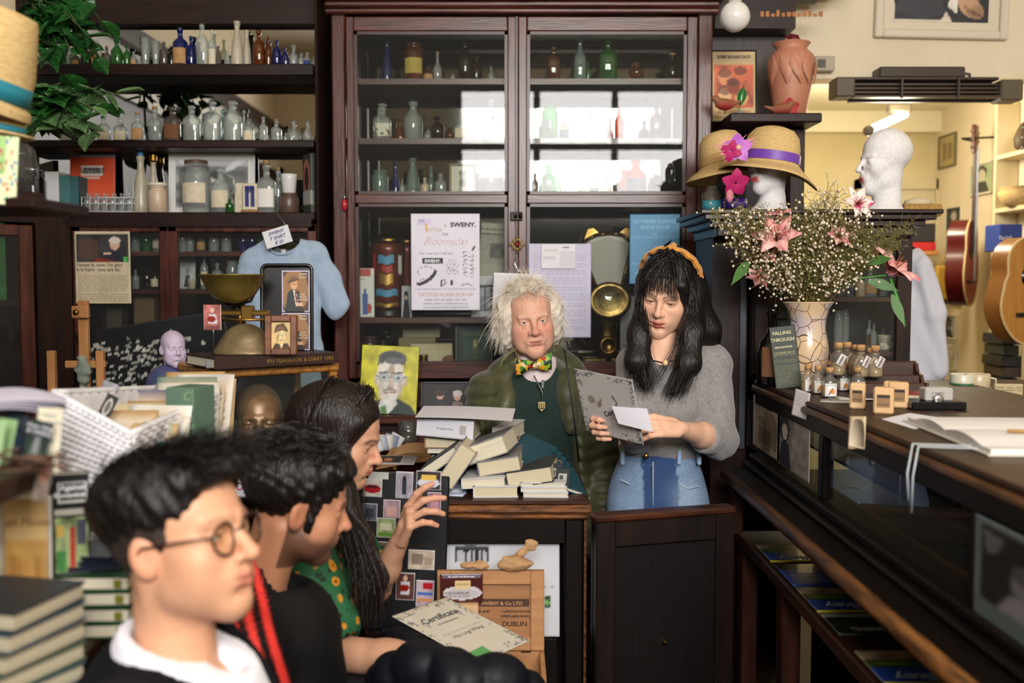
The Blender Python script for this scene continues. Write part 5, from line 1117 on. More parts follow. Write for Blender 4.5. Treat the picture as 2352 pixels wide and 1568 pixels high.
sheet('brown_envelope',[WZ(905,1046,ZT+.05),WZ(972,1040,ZT+.05),WZ(985,1020,ZT+.06),WZ(920,1022,ZT+.07)],kraft,'crumpled brown paper bag beside the glass tumbler','bag',.01)
cv=Canvas(40,24,'#c9c4c4');cv.rect(.06,.1,.62,.8,'#2a2628');cv.ell(.3,.45,.1,.14,'#c98a5c');cv.rect(.2,.5,.4,.7,'#a86a48');cv.lines(.68,.1,.95,.85,8,'#3a3a40',3,.7)
p=WZ(905,1066,ZT+.012);picture(cv,'postcard',TR((p.x,p.y,p.z),rad(-4),rad(-80)),.13,.085,thick=.001,label='picture postcard lying on the brown envelope',cat='postcard')
for i in range(5):
 p=WZ(872+5*i,1038,ZT+.012);picture(Canvas(4,6,('#d8d8de','#b5b8c8','#dcd8d0','#8a92b0','#d8d8de')[i]),'greeting_card',TR((p.x,p.y+.02*i,p.z),rad(30-10*i),rad(-18),rad(12*i-20)),.05,.055,thick=.0015,label=f'small white card, {ORD[i + 1]} of the fan beside the tumbler',cat='card',group='cards fanned by the tumbler')
p=WZ(938,1030,ZT);tb=bottle(938,962,1030,54,p.y,ZT,'wide','clear','clear round glass tumbler beside the patterned paperback',name='glass_tumbler',cat='glass',x=p.x)
tb.data=MB().lathe([(.022,0),(.030,.006),(.040,.04),(.041,.06),(.036,.098),(.034,.098),(.039,.06),(.038,.04),(.028,.010),(0,.008)],24).build('x',glass('glass_thin','#f2f4f2','#c8d0ce',dust=.03)).data;bpy.data.objects.remove(bpy.data.objects['x'])
p=WZ(949,1032,ZT);o=picture(Canvas(4,4,'#d8d8dc'),'price_card',TR((p.x,p.y-.05,ZT+.004),0,-.2),.044,.026,thick=.001,label='small blank white card propped in front of the tumbler',cat='card')
for i in range(6):
 p=WZ(1035,1140-4*i,ZT+.0015*i);picture(Canvas(3,3,('#b8bcc8','#8f9ab5','#d0d0d4')[i%3]),'leaflet',TR((p.x+.008*(i%2),p.y,ZT+.002+.002*i),rad(10*(i%3-1)),rad(-88)),.07,.09,thick=.0012,label=f'small leaflet, {ORD[i + 1]} up in the pile under the steep paperback',cat='leaflet',group='leaflets under the paperbacks')
 # ------------------------------------------------------------------ display table on the left, its riser and what stands there
ZA,ZB=.93,1.0
tb=thing('display_table','dark wooden display table crowded with books and baskets','table')
MB().boxp((-2.2,.75,ZA-.03),(-.665,1.76,ZA),bev=.006).build('lower_top',mat('wood_table','#3a2014',.45,color2='#241208',scale=5,stretch=(1,8,8),bump=.06),tb)
MB().boxp((-2.2,1.76,ZB-.03),(-.645,2.98,ZB),bev=.006).build('upper_top',MATS['wood_table'],tb);MB().boxp((-.645,2.655,ZB-.03),(-.43,2.98,ZB)).build('upper_top_end',MATS['wood_table'],tb)
MB().boxp((-2.2,1.765,ZA-.03),(-.65,1.78,ZB-.03)).build('riser',wood_dark,tb)
for x in(-2.1,-.70):
 for y in(.85,1.7,2.9):MB().boxp((x-.03,y-.03,0),(x+.03,y+.03,ZA-.03),bev=.004).build('leg',wood_dark,tb)
gilt=mat('gilt_wood','#a8702c',.38,color2='#7a4a18',scale=10,stretch=(6,6,6),bump=.12,spec=.6)
gc=thing('glass_case','gilt-framed glass case holding the bronze mask','display case')
pa,pb_=W(487,846,2.46),W(776,818,2.66);dv=Vector((pb_.x-pa.x,pb_.y-pa.y,0));cw=dv.length;ang=math.atan2(dv.y,dv.x);ch=pa.z-ZB;cd=.26
Mk=TR((pa.x,pa.y,ZB),ang);t_=.022
for i,(x,y)in enumerate(((0,0),(cw-t_,0),(0,cd-t_),(cw-t_,cd-t_))):MB().boxp((x,y,.02),(x+t_,y+t_,ch-.022),M=Mk,bev=.004).build('post',gilt,gc)
for z0,z1 in((0,.024),(ch-.024,ch)):
 for a,c_ in(((-.004,-.004,z0),(cw+.004,t_,z1)),((-.004,cd-t_,z0),(cw+.004,cd+.004,z1)),((-.004,t_,z0),(t_,cd-t_,z1)),((cw-t_,t_,z0),(cw+.004,cd-t_,z1))):MB().boxp(a,c_,M=Mk,bev=.005).build('rail',gilt,gc)
for a,c_ in(((t_,.008,.024),(cw-t_,.010,ch-.024)),((.008,t_,.024),(.010,cd-t_,ch-.024)),((cw-.010,t_,.024),(cw-.008,cd-t_,ch-.024))):MB().boxp(a,c_,M=Mk).build('pane',pane,gc)
MB().boxp((t_,cd-.012,.024),(cw-t_,cd-.008,ch-.024),M=Mk).build('back',mat('velvet_dark','#15110f',.9),gc);MB().boxp((t_,t_,ch-.010),(cw-t_,cd-t_,ch-.004),M=Mk).build('top_panel',wood_dark,gc)
hp=head(dict(w=.95,jaw=1.05,nose=1.15,lip=.8,eye=.0008,lid=.004,old=False),.004)
V,Fc=hp[0],hp[1];bzm=mat('bronze_mask','#8a6c4c',.4,metal=.3,color2='#6a5038',scale=12,bump=.06)
keep=V[:,2]>-.118;idx=-np.ones(len(V),int);idx[keep]=np.arange(keep.sum());Fk=[tuple(idx[f])for f in Fc if keep[f].all()];Vk=V[keep]
pmk=W(588,972,2.56);Mm=Matrix.Translation((pmk.x,pmk.y+.03,pmk.z))@Matrix.Rotation(pi+rad(14),4,'Z')@Matrix.Rotation(rad(2),4,'X')@Matrix.Scale(.84,4)
mk=arr_obj('bronze_mask',xf(Vk,Mm),Fk,bzm,label='bronze death mask with closed eyes inside the gilt glass case',cat='mask')
MB().boxp((pmk.x-.05,pmk.y-.01,ZB+.004),(pmk.x+.05,pmk.y+.07,pmk.z-.10)).build('stand',GL['black'],mk)
zc_=ZB+ch+.001
yb=book('yearbook',TR((W(585,815,2.52).x,2.60,zc_),ang+.03)@Matrix.Rotation(pi/2,4,'Z'),.20,.335,.028,mat('cover_maroon','#2a1412',.4),'maroon yearbook and diary lying on the glass case','book')
letters('IPU YEARBOOK & DIARY 1993',.014,Matrix.Rotation(-pi/2,4,'Z'),.06,.009,yb,mat('gold_foil_ink','#a8863c',.4,metal=.6),y=-.1015)
zy=zc_+.0285
bl=thing('balance_scale','antique iron balance with a brass pan standing on the yearbook','scale');px_=W(548,800,2.54).x;yb_=2.56
iron=mat('iron_gold','#857252',.45,metal=.4,color2='#5a4a32',scale=14,bump=.15)
S=Soft((px_-.10,yb_-.08,zy-.01),(px_+.12,yb_+.08,zy+.12),.004);S.ell((px_+.012,yb_,zy),(.072,.055,.078),.01).ell((px_+.012,yb_,zy),(.085,.062,.022),.02);S.cut((0,0,zy),(0,0,-1));sdf_obj_=None
sdf_obj('base',S,iron,bl)
b=MB();b.tube([(px_,yb_,zy+.07),(px_,yb_,zy+.115)],.007,10);b.boxp((px_-.055,yb_-.010,zy+.098),(px_+.075,yb_+.010,zy+.112),bev=.003);b.boxp((px_+.005,yb_-.016,zy+.088),(px_+.035,yb_+.016,zy+.124),bev=.003);b.tube([(px_-.05,yb_-.014,zy+.088),(px_+.07,yb_-.014,zy+.088)],.004,6);b.build('beam',mat('beam_brass','#8a6a34',.35,metal=.9),bl)
b=MB();zb_=W(530,633,2.54).z;pc=(W(530,640,2.54).x,yb_)
b.tube([(pc[0]-.058,pc[1],zb_-.03),(pc[0]-.04,pc[1],zb_-.062),(pc[0],pc[1],zb_-.078),(pc[0]+.045,pc[1],zb_-.065),(pc[0]+.062,pc[1],zb_-.03)],.0035,6);b.tube([(pc[0],pc[1],zb_-.078),(px_,yb_,zy+.11)],.005,8);b.build('pan_bracket',mat('iron_dark','#241f1d'),bl)
b=MB();b.lathe([(.0,-.072),(.028,-.069),(.05,-.055),(.067,-.03),(.080,.0),(.084,.001),(.083,.004),(.078,.003),(.063,-.028),(.046,-.052),(.0,-.066)],36,c=(pc[0],pc[1],zb_),sx=1.03,sy=.9);b.build('pan',mat('pan_brass','#94803c',.33,metal=.6,color2='#6a5828',scale=9,bump=.05),bl)
tr=thing('tin_tray','black tin tray propped upright showing two portrait cards','tray');kk=2.66/F;pt0=W(657,803,2.66);Mt=TR((pt0.x,2.68,zc_+.02),rad(4),-.06);tw,th=114*kk,205*kk
b=MB();blk=mat('tin_black','#0e0c0c',.25)
def rrect(x0,z0,x1,z1,r,n=5):
 P=[]
 for cx_,cz_,a0 in((x1-r,z0+r,-pi/2),(x1-r,z1-r,0),(x0+r,z1-r,pi/2),(x0+r,z0+r,pi)):
  for i in range(n+1):a=a0+pi/2*i/n;P.append((cx_+r*cos(a),cz_+r*sin(a)))
 return P
b.prism(rrect(-tw/2,0,tw/2,th,.014),0,.006,M=Mt);P_=rrect(-tw/2,0,tw/2,th,.014);b.tube([Mt@Vector((x,-.010,z))for x,z in P_],.005,6,closed=True)
n_=len(P_);b.add([Mt@Vector((x,y,z))for y in(-.010,.003)for x,z in P_],[(i,(i+1)%n_,(i+1)%n_+n_,i+n_)for i in range(n_)]);b.build('tray',blk,tr)
cv=Canvas(40,60,'#4a3020');cv.noise(3,4,.3);cv.ell(.45,.5,.5,.5,'#b5834a',.5);cv.rect(0,0,1,.03,'#c4bcd8');cv.rect(0,.97,1,1,'#c4bcd8');cv.rect(0,0,.04,1,'#c4bcd8');cv.rect(.96,0,1,1,'#c4bcd8');cv.poly([(.12,1),(.22,.52),(.40,.44),(.62,.5),(.72,1)],'#1a2624');cv.poly([(.40,.46),(.52,.46),(.58,.85),(.5,.85)],'#c4b4a8');cv.line([(.49,.47),(.53,.75)],.018,'#7a2a28');cv.ell(.44,.33,.12,.13,'#c9986a');cv.ell(.40,.2,.15,.06,'#6a4c34');cv.ell(.40,.25,.24,.03,'#553a28',rot=-.2);cv.line([(.38,.33),(.52,.32)],.01,'#2c1c14');cv.ell(.66,.82,.10,.06,'#d0a07c');cv.poly([(.5,1),(.55,.85),(.75,.85),(.8,1)],'#2a2018')
cw2=tw*.56
for i,(zz,lab)in enumerate(((th*.47,''),(th*.04,''))):
 o=picture(cv,'portrait_card',Mt@TR((tw*.17,-.004,zz)),cw2,th*.47 if i==0 else th*.42,thick=.003,label=('upper portrait card of a person in a hat held in the tin tray','lower portrait card half behind the small wooden frame')[i],cat='card',group='portrait cards in the tin tray')
 Mx=Mt@TR((tw*.17,-.004,zz))
 for j,t2 in enumerate(('James','Joyce')):letters(t2,.009,Mx,cw2*.26,th*(.42-.035*j)*(1 if i==0 else .9),o,mat('ink_cream','#d8cdb8',.7),shear=.2)
 for j,t2 in enumerate(('Irish','Writer','and Poet')):letters(t2,.008,Mx,cw2*.24,th*(.19-.03*j),o,mat('ink_cream','#d8cdb8'),shear=.2)
cv=Canvas(36,48,'#c9ad72');cv.noise(4,5,.15);cv.ell(.50,.50,.21,.25,'#d8c290');cv.poly([(.12,.42),(.25,.12),(.62,.05),(.82,.28),(.86,.38),(.5,.32)],'#4a3014');cv.poly([(.2,.4),(.3,.2),(.55,.13),(.7,.3)],'#6a4a20');cv.poly([(.05,1),(.2,.78),(.45,.82),(.8,.78),(1,1)],'#3a2410');cv.ell(.42,.47,.09,.055,'#3a2410',ring=.55);cv.ell(.66,.46,.08,.055,'#3a2410',ring=.55);cv.line([(.55,.5),(.58,.6),(.52,.61)],.012,'#5a3a18');cv.line([(.42,.69),(.64,.67)],.014,'#4a2c10');cv.ell(.32,.6,.06,.14,'#8a6430',.7);cv.poly([(.42,.82),(.52,1),(.6,.82)],'#d8c290')
frame_pic('small_framed_portrait',609,682,706,797,2.50,zy,cv,mat('frame_walnut','#7a4520',.4,color2='#54290f',scale=8,stretch=(2,2,8)),'small walnut-framed portrait of a person in a hat before the tin tray',fw=.016,lean=.10,rz=rad(3),depth=.02)
pc_=thing('photo_clip','metal wire clip on a silver cube holding a small photo','clip');p0=W(484,832,2.44);zc2=zc_;MB().boxp((p0.x-.014,2.445,zc2),(p0.x+.014,2.473,zc2+.020),bev=.002).build('base',mat('silver_block','#b8bac2',.3,metal=.7),pc_)
MB().tube([(p0.x,2.459,zc2+.02),(p0.x+.002,2.459,W(486,765,2.45).z),(p0.x+.003,2.457,W(487,745,2.45).z)],.0016,6).build('wire',steel,pc_)
cv=Canvas(26,38,'#a8625c');cv.noise(4,8,.6);cv.ell(.5,.22,.13,.10,'#d8b09c');cv.poly([(.25,.75),(.32,.36),(.7,.36),(.78,.75)],'#c9c4c8');cv.ell(.45,.56,.24,.12,'#8a2420');cv.rect(0,.82,1,1,'#4a2a2c',.6);cv.rect(0,0,.05,1,'#d8c8c8');cv.rect(.95,0,1,1,'#d8c8c8')
kk=2.45/F;p=W(487,758,2.448);picture(cv,'clip_photograph',TR((p.x,2.452,p.z),rad(-8)),42*kk,58*kk,thick=.0015,label='little photo of a guitar player held by the wire clip',cat='photograph')
ts=thing('t_shirt','pale blue T-shirt hanging from the shelf edge on a black hanger','T-shirt');YH=3.66;kk=YH/F
def tx(px,py,dy=0):return W(px,py,YH+dy)
S=Soft((tx(530,700).x,YH-.09,tx(600,960).z),(tx(805,700).x,YH+.09,tx(600,525).z),.006)
tsx=lambda px:W(px,720,YH).x;tsz=lambda py:W(650,py,YH).z
S.chain([(tsx(652),YH,tsz(628)),(tsx(648),YH,tsz(930))],[.142,.146],.02,flat=((0,1,0),.30));S.cap((tsx(585),YH,tsz(605)),(tsx(722),YH,tsz(585)),.050,.050,.03,flat=((0,1,0),.6))
S.chain([(tsx(722),YH,tsz(590)),(tsx(750),YH,tsz(640)),(tsx(772),YH,tsz(700))],[.050,.050,.052],.02,flat=((0,1,0),.5));S.chain([(tsx(585),YH,tsz(605)),(tsx(566),YH,tsz(668))],[.05,.05],.02,flat=((0,1,0),.5))
S.warp(lambda x,y,z:.006*np.sin(70*x+6*np.sin(8*z))*np.clip((tsz(600)-z)*6,0,1));S.ell((tsx(655),YH-.02,tsz(548)),(.060,.07,.058),.006,True);S.cut((0,0,tsz(925)),(0,0,-1))
sdf_obj('shirt',S,cloth_mat_:=mat('cotton_blue','#9fb2c8',.85,color2='#93a7be',scale=40,bump=.08,sheen=.2),ts)
MB().tube([(tsx(655)+.062*cos(a),YH-.045*abs(sin(a))+.0,tsz(552)+.052*sin(a))for a in np.linspace(pi*1.02,pi*1.98,15)],.005,6).build('neckband',mat('cotton_blue','#9fb2c8'),ts)
MB().boxp((tsx(648),YH+.0,tsz(584)),(tsx(658),YH+.004,tsz(572))).build('size_label',LBL['white'],ts)
hg=thing('coat_hanger','black hanger with a steel hook hooked over the shelf edge','hanger');MB().tube([tx(590,590),tx(640,560),tx(665,548),tx(700,558),tx(742,585)],.008,8).build('arms',GL['black'],hg)
MB().tube([tx(662,550),tx(660,525),tx(650,508),tx(640,494,.03),tx(639,482,.06),tx(645,477,.1)],.003,6).build('hook',steel,hg)
cv=Canvas(30,22,'#d8d6dc');kk=(YH-.09)/F;p=W(643,563,YH-.09);Mx=TR((p.x,YH-.09,p.z))@Matrix.Rotation(rad(-17),4,'Y');o=picture(cv,'price_tag',Mx,62*kk,40*kk,thick=.001,label='handwritten white price tag on the T-shirt hanger',cat='price tag')
for i,t2 in enumerate(('SWENY','T SHIRT','€ 25')):letters(t2,.0165,Mx,0,40*kk*(.68-.29*i),o,mat('ink_pen','#2a3a7a',.7),shear=.25,bold=.0004)
ez=thing('easel','small pale wooden easel on the back of the display table','easel');ew=mat('easel_beech','#b5804e',.55,color2='#a06c3c',scale=6,stretch=(6,6,1));YZ=2.93
zb0=ZB
def el_(px,py,Y=YZ):return W(px,py,Y)
MB().boxp((el_(163,0).x,YZ-.012,zb0),(el_(186,0).x,YZ+.008,el_(175,690).z),bev=.003).build('mast',ew,ez);MB().boxp((el_(155,0).x,YZ-.03,el_(0,730).z),(el_(194,0).x,YZ-.012,el_(0,702).z),bev=.003).build('top_clamp',ew,ez);MB().lathe([(.008,0),(.008,.008),(0,.010)],10,M=TR((el_(168,0).x,YZ-.03,el_(0,716).z),rx=pi/2)).build('screw',brass,ez)
for px in(110,222):MB().boxp((el_(px,850).x,YZ-.01,zb0),(el_(px+18,850).x,YZ+.012,el_(0,805).z),bev=.003).build('leg',ew,ez)
MB().boxp((el_(128,0).x,YZ-.006,el_(0,845).z),(el_(222,0).x,YZ+.010,el_(0,828).z),bev=.003).build('crossbar',ew,ez)
gr=crumple('crumpled_cloth',(el_(200,860).x,YZ-.032,el_(0,850).z),(.035,.03,.06),mat('cloth_sage','#8a9488',.8,color2='#6a7468',scale=10),'sage green folded cloth hung on the easel','cloth',5)
cv=Canvas(110,60,'#16181b');cv.noise(3,5,.3);rs=np.random.RandomState(4)
for i in range(520):
 x,y=rs.rand()**1.2*.95,.12+rs.rand()*.88
 if rs.rand()<np.clip(1.15-abs(x-.28)*2.2,.06,1):g_=rs.uniform(.25,.75);cv.ell(x,y,rs.uniform(.006,.014),rs.uniform(.012,.024),tuple(np.array((.62,.62,.55))*g_),rot=rs.rand()*3)
k3=2.965/F;p=W(388,905,2.965);o=picture(cv,'leaf_photograph',TR((p.x,2.965,ZB+.035))@Matrix.Rotation(rad(-9),4,'Y'),345*k3,1.355-ZB,thick=.006,label='large dark photograph of foliage leaning tilted behind the easel',cat='photograph',m=print_mat(.35))
bu=thing('bust','pale lilac plaster bust in a blue painted coat beside the glass case','bust');hp2=head(dict(w=1,nose=1.1,eye=.001,lid=.004,old=True,nk=.8),.0045);pb2=W(398,800,2.72);Mb=Matrix.Translation(pb2)@Matrix.Rotation(pi+rad(35),4,'Z')@Matrix.Scale(.42,4)
arr_obj('head',xf(hp2[0],Mb),hp2[1],mat('plaster_lilac','#b9a8bd',.6),bu)
S=Soft(pb2+Vector((-.10,-.08,-.30)),pb2+Vector((.10,.08,-.02)),.005);S.ell(tuple(pb2+Vector((-.015,.0,-.10))),(.055,.04,.05),.02).cap(tuple(pb2+Vector((-.015,0,-.10))),(pb2.x-.015,pb2.y,ZB+.01),.05,.045,.03);S.cut((0,0,ZB+.002),(0,0,-1));sdf_obj('coat',S,mat('paint_coat','#2c4660',.5,color2='#5a4a7a',scale=16),bu)
bk=thing('wicker_basket','white painted wicker basket packed with cards in sleeves','basket');wick=mat('wicker_white','#e4e2e6',.55,color2='#d2cfd2',scale=30)
ba,bb_,bc=W(118,918,1.86),W(292,1010,1.70),W(420,905,2.22)
P0=Vector((-.885,1.78,0));u_,v_=Vector((.23,-.0,0)),Vector((.05,.46,0))
P0=Vector((W(124,920,1.82).x,1.82,0));P1=Vector((W(300,1005,1.80).x,1.80,0));u_=P1-P0;v_=Vector((.02,.50,0));zl,zh_=ZB+.0,W(124,905,1.82).z
def wall_weave(a,b_,za,zb_,nrow,ncol):
 B=MB()
 for j in range(nrow):
  t=(j+.5)/nrow;pts=[]
  for i in range(ncol*2+1):
   s=i/(ncol*2);p=a.lerp(b_,s);zt_=za+(zb_-za)*s;nn=Vector((-(b_-a).y,(b_-a).x,0)).normalized()
   pts.append((p.x+nn.x*.0026*(1 if(i+j)%2 else-1),p.y+nn.y*.0026*(1 if(i+j)%2 else-1),zl+(zt_-zl)*t))
  B.tube(pts,.0068,5)
 for i in range(ncol+1):
  s=i/ncol;p=a.lerp(b_,s);B.tube([(p.x,p.y,zl),(p.x,p.y,za+(zb_-za)*s)],.003,5)
 B.tube([(*a.lerp(b_,s).xy,za+(zb_-za)*s+.003)for s in np.linspace(0,1,12)],.007,6);return B
zlo=W(300,1000,1.80).z
A_,B_,C_,D_=P0,P1,P1+v_,P0+v_
for nm,a,b_,z0,z1 in(('front_weave',A_,B_,zh_,zlo),('side_weave',B_,C_,zlo,zlo+.02),('back_weave',C_,D_,zlo+.02,zlo+.03),('side_weave',D_,A_,zlo+.03,zh_)):
 o=wall_weave(a,b_,z0,z1,24,13).build(nm,wick,bk);o['kind']='stuff';nn=Vector((-(b_-a).y,(b_-a).x,0)).normalized()*.009;MB().add([(a.x+nn.x,a.y+nn.y,zl),(b_.x+nn.x,b_.y+nn.y,zl),(b_.x+nn.x,b_.y+nn.y,z1-.006),(a.x+nn.x,a.y+nn.y,z0-.006)],[(0,1,2,3)]).build('lining',wick,bk)
MB().add([(p.x,p.y,zl+.004)for p in(A_,B_,C_,D_)],[(0,1,2,3)]).build('bottom',wick,bk)
rs=random.Random(21);sleeve=mat('card_sleeve','#c9c4b4',.2,coat=.5)
cols=['#b08c5a','#c4a676','#a98350','#8a9a88','#d0c8b8','#6a6a80','#bfae8c','#d8d4cc','#8c7a60']
for i in range(30):
 t=i/29;c_=P0+u_*(.58+.14*sin(i*2.1))+v_*(.10+.86*t);hh=rs.uniform(.20,.25)+.05*t
 M=TR((c_.x,c_.y,zl+.02),rad(rs.uniform(-8,14)),rad(-14-rs.uniform(0,16)))
 cv=Canvas(8,12,cols[i%len(cols)]);cv.rect(.1,.08,.9,.55,cols[(i*5+3)%len(cols)],.6);cv.noise(i,4,.3)
 picture(cv,'sleeved_card',M,.135,hh,thick=.002,label=f'sleeved greeting card, {ORD[i + 1]} from the front in the white wicker basket',cat='card',group='cards in the wicker basket')
def card(px0,px1,top,base,Y,cv,label,rz=0.0,lean=.15,roll=0.0,thick=.0015,cat='card',z=None,name='greeting_card',group=None):
 k=Y/F;p=W((px0+px1)/2,base,Y);M=TR((p.x,Y,p.z if z is None else z),rz,-lean)@Matrix.Rotation(roll,4,'Y');return picture(cv,name,M,(px1-px0)*k,(base-top)*k,thick=thick,label=label,cat=cat,group=group),M,(px1-px0)*k,(base-top)*k
cv=Canvas(24,36,'#2c3a2c');cv.ell(.6,.6,.28,.32,'#8a4a34');cv.ell(.6,.48,.16,.16,'#d0a48c');cv.lines(.1,.08,.8,.2,2,'#c9c4a8',3,.7);card(150,185,880,960,1.98,cv,'dark green card with a red-haired portrait standing in the basket',roll=.4)
cv=Canvas(24,36,'#8a8890');cv.noise(3,5,.4);cv.ell(.5,.4,.2,.2,'#3a3a40');card(205,240,872,960,2.05,cv,'grey photographic card standing tallest in the basket',roll=.35)
cv=Canvas(24,36,'#1c1c1e');cv.ell(.5,.4,.3,.28,'#b5b0a8');cv.ell(.5,.4,.2,.2,'#5a5652');card(212,240,900,975,1.93,cv,'black card with an oval portrait in the basket',roll=.45)
for i in range(4):
 p=W(330+0*i,1022,1.86);M=TR((p.x-.005*i,1.86+.012*i,ZB+.10-.0*i),rad(10),-.1)@Matrix.Rotation(rad(-8),4,'Y')
 cv=Canvas(14,10,'#1f6f70');cv.rect(.0,0,.05,1,'#114a4c');cv.rect(.3,.3,.85,.34,'#3c9090',.5);cv.rect(.3,.55,.8,.58,'#3c9090',.5);picture(cv,'teal_booklet',M,120*1.86/F,66*1.86/F+.012*i,thick=.006,label=f'glossy teal booklet, {ORD[i + 1]} from the front of the leaning four',cat='booklet',group='teal booklets by the green carton',m=print_mat(.25,.5))
MB().boxp((W(268,0,1.87).x,1.85,ZB),(W(395,0,1.87).x,1.93,ZB+.10),bev=.003).build('booklet_stand',wick,label='low white stand under the teal booklets',cat='stand')
tcx=thing('green_carton','tall green patterned carton lettered TEARS beside the glass case','carton');p=W(420,1040,2.06);kk=2.06/F;w_,h_=86*kk,.30;M=TR((p.x,2.06,ZB+.001),rad(-14));h_=W(420,892,2.06).z-ZB
MB().boxp((-w_/2,0,0),(w_*.34,.085,h_),M=M,bev=.002).build('box',mat('carton_sage','#5f7a66',.5,color2='#547060',scale=12),tcx)
b=MB();rs=random.Random(9)
for i in range(26):
 x,z=rs.uniform(-w_/2+.006,w_*.3),rs.uniform(.02,h_-.01);P_=[(x,-.0008,z)]
 for j in range(7):x=min(max(x+rs.choice((-1,0,1))*.010,-w_/2+.004),w_*.32);z=min(max(z+rs.choice((-1,0,1))*.010,.008),h_-.006);P_.append((x,-.0008,z))
 b.tube([M@Vector(q)for q in P_],.0009,4)
b.build('line_pattern',mat('ink_lime','#9ac078',.6),tcx,kind='stuff');letters('TEARS',.042,M,.020,.045,tcx,mat('ink_red','#a8382c',.6),align='LEFT',rot=-pi/2,bold=.001);MB().boxp((w_*.341,.01,.02),(w_*.345,.07,.09),M=M).build('label',LBL['cream'],tcx)
cv=Canvas(20,24,'#8a8c88');cv.noise(4,4,.3);frame_pic('white_photo_frame',-30,92,815,935,2.02,ZB+.10,cv,mat('frame_ivory','#d0ccc4',.5),'tilted ivory photo frame behind the loose papers',fw=.016,mountw=.012,lean=.25,rz=rad(18))
MB().boxp((-1.30,1.98,ZB),(-.90,2.14,ZB+.10)).build('storage_box',mat('box_dark','#2a2422',.6),label='dark storage box under the ivory photo frame',cat='box')
for i in range(4):sheet('loose_paper',[W(-60,950-5*i,1.42+.01*i),W(100+18*i,948-7*i,1.45+.01*i),W(160-3*i,938-9*i,1.62),W(-40,905-3*i,1.66)],mat('paper_lilac','#cfcbe0',.75),f'white loose paper sheet, {ORD[i + 1]} from the bottom of the pile over the cards','paper',.012,group='loose papers over the cards')
MB().boxp((-1.05,1.46,ZA),(-.76,1.60,W(60,960,1.5).z-.02),bev=.004).build('card_rack',mat('rack_wicker','#b9ae9a',.6,color2='#9a8f7c',scale=40,bump=.3),label='pale wicker rack the loose papers lie on',cat='rack')
cv=Canvas(26,40,'#cfc6ae');cv.line([(.3,.9),(.55,.55),(.7,.5)],.02,'#5a8a9a');cv.line([(.45,.75),(.65,.65)],.014,'#5a8a9a');cv.rect(.25,.82,.6,.92,'#4a8ab0',.8)
o,M,w_,h_=card(74,132,935,1085,1.44,cv,'cream greeting card lettered Happy Bloomsday',roll=.06,lean=.12)
for i,t2 in enumerate(('Happy','Bloomsday')):letters(t2,.0085,M,.0,h_*(.86-.11*i),o,mat('ink_slate','#6a7a80',.7),shear=.3)
cv=Canvas(26,40,'#10201a');cv.noise(5,10,.8);cv.ell(.5,.65,.25,.3,'#4a5a48',.7);cv.rect(.4,.3,.6,.6,'#8a8a90',.6);o,M,w_,h_=card(36,92,962,1090,1.42,cv,'dark green illustrated card beside the Happy Bloomsday card',roll=.25,lean=.1)
for i,t2 in enumerate(('Oscar Wilde','& CANDLE')):letters(t2,.0075,M,0,h_*(.86-.1*i),o,mat('ink_white','#e8e6ee'))
cv=Canvas(20,34,'#0e1c28');cv.noise(8,8,.7);cv.ell(.5,.6,.3,.2,'#1f3a54');card(2,50,945,1060,1.46,cv,'dark blue illustrated card partly under the loose papers',roll=.1);cv=Canvas(10,20,'#7a9a68');card(-25,18,960,1080,1.40,cv,'pale green card at the very edge by the twigs',roll=.15);card(-40,-2,965,1080,1.37,Canvas(10,20,'#8aa878'),'second pale green card by the twigs',roll=.1)
b=MB();rs=random.Random(2)
for i in range(14):
 p=W(rs.uniform(-30,50),rs.uniform(1045,1085),1.32+rs.uniform(-.03,.03));b.tube([p,p+Vector((rs.uniform(.02,.05),rs.uniform(-.02,.02),rs.uniform(-.01,.02))),p+Vector((rs.uniform(.04,.08),rs.uniform(-.03,.03),rs.uniform(-.02,.02)))],.002,5)
b.build('twig_bundle',mat('twig','#5a4030',.8),label='bundle of dry brown twigs on the wooden tray',cat='twigs')
zt3=W(20,1085,1.32).z-.006;wt3=thing('wooden_tray','brown wooden pedestal tray under the twigs','tray');MB().boxp((-.90,1.20,zt3-.03),(-.665,1.40,zt3),bev=.004).build('top',MATS['wood_table'],wt3);MB().boxp((-.83,1.27,ZA+.0005),(-.74,1.36,zt3-.03),bev=.004).build('stem',MATS['wood_table'],wt3)
cv=Canvas(20,34,'#6a5a50');cv.noise(4,6,.6);cv.ell(.5,.35,.3,.2,'#8a5a48');cv.rect(0,0,1,.04,'#b9b4b4');card(70,105,1055,1150,1.34,cv,'small portrait card in a plastic sleeve beside the black book',roll=.2,z=None)
def tall_book(px0,px1,top,base,Y,cv,side,label,rz,t=.03,z=None):
 k=Y/F;p=W((px0+px1)/2,base,Y);w_,h_=(px1-px0)*k,(base-top)*k;M=TR((p.x,Y,p.z if z is None else z),rz,-.06)
 o=MB().boxp((-w_/2,.001,0),(-w_/2+.002,t,h_),M=M).boxp((-w_/2,t-.002,0),(w_/2,t,h_),M=M).build('book',side,label=label,cat='book');MB().boxp((-w_/2+.002,.001,.001),(w_/2-.002,t-.002,h_-.002),M=M).build('pages',mat('pages_#e8e4da','#e8e4da',.85,color2='#d6d2c8',scale=3,stretch=(1,260,1)),o);picture(cv,'cover',M,w_,h_,o,m=print_mat(.3,.3));return o,M,w_,h_
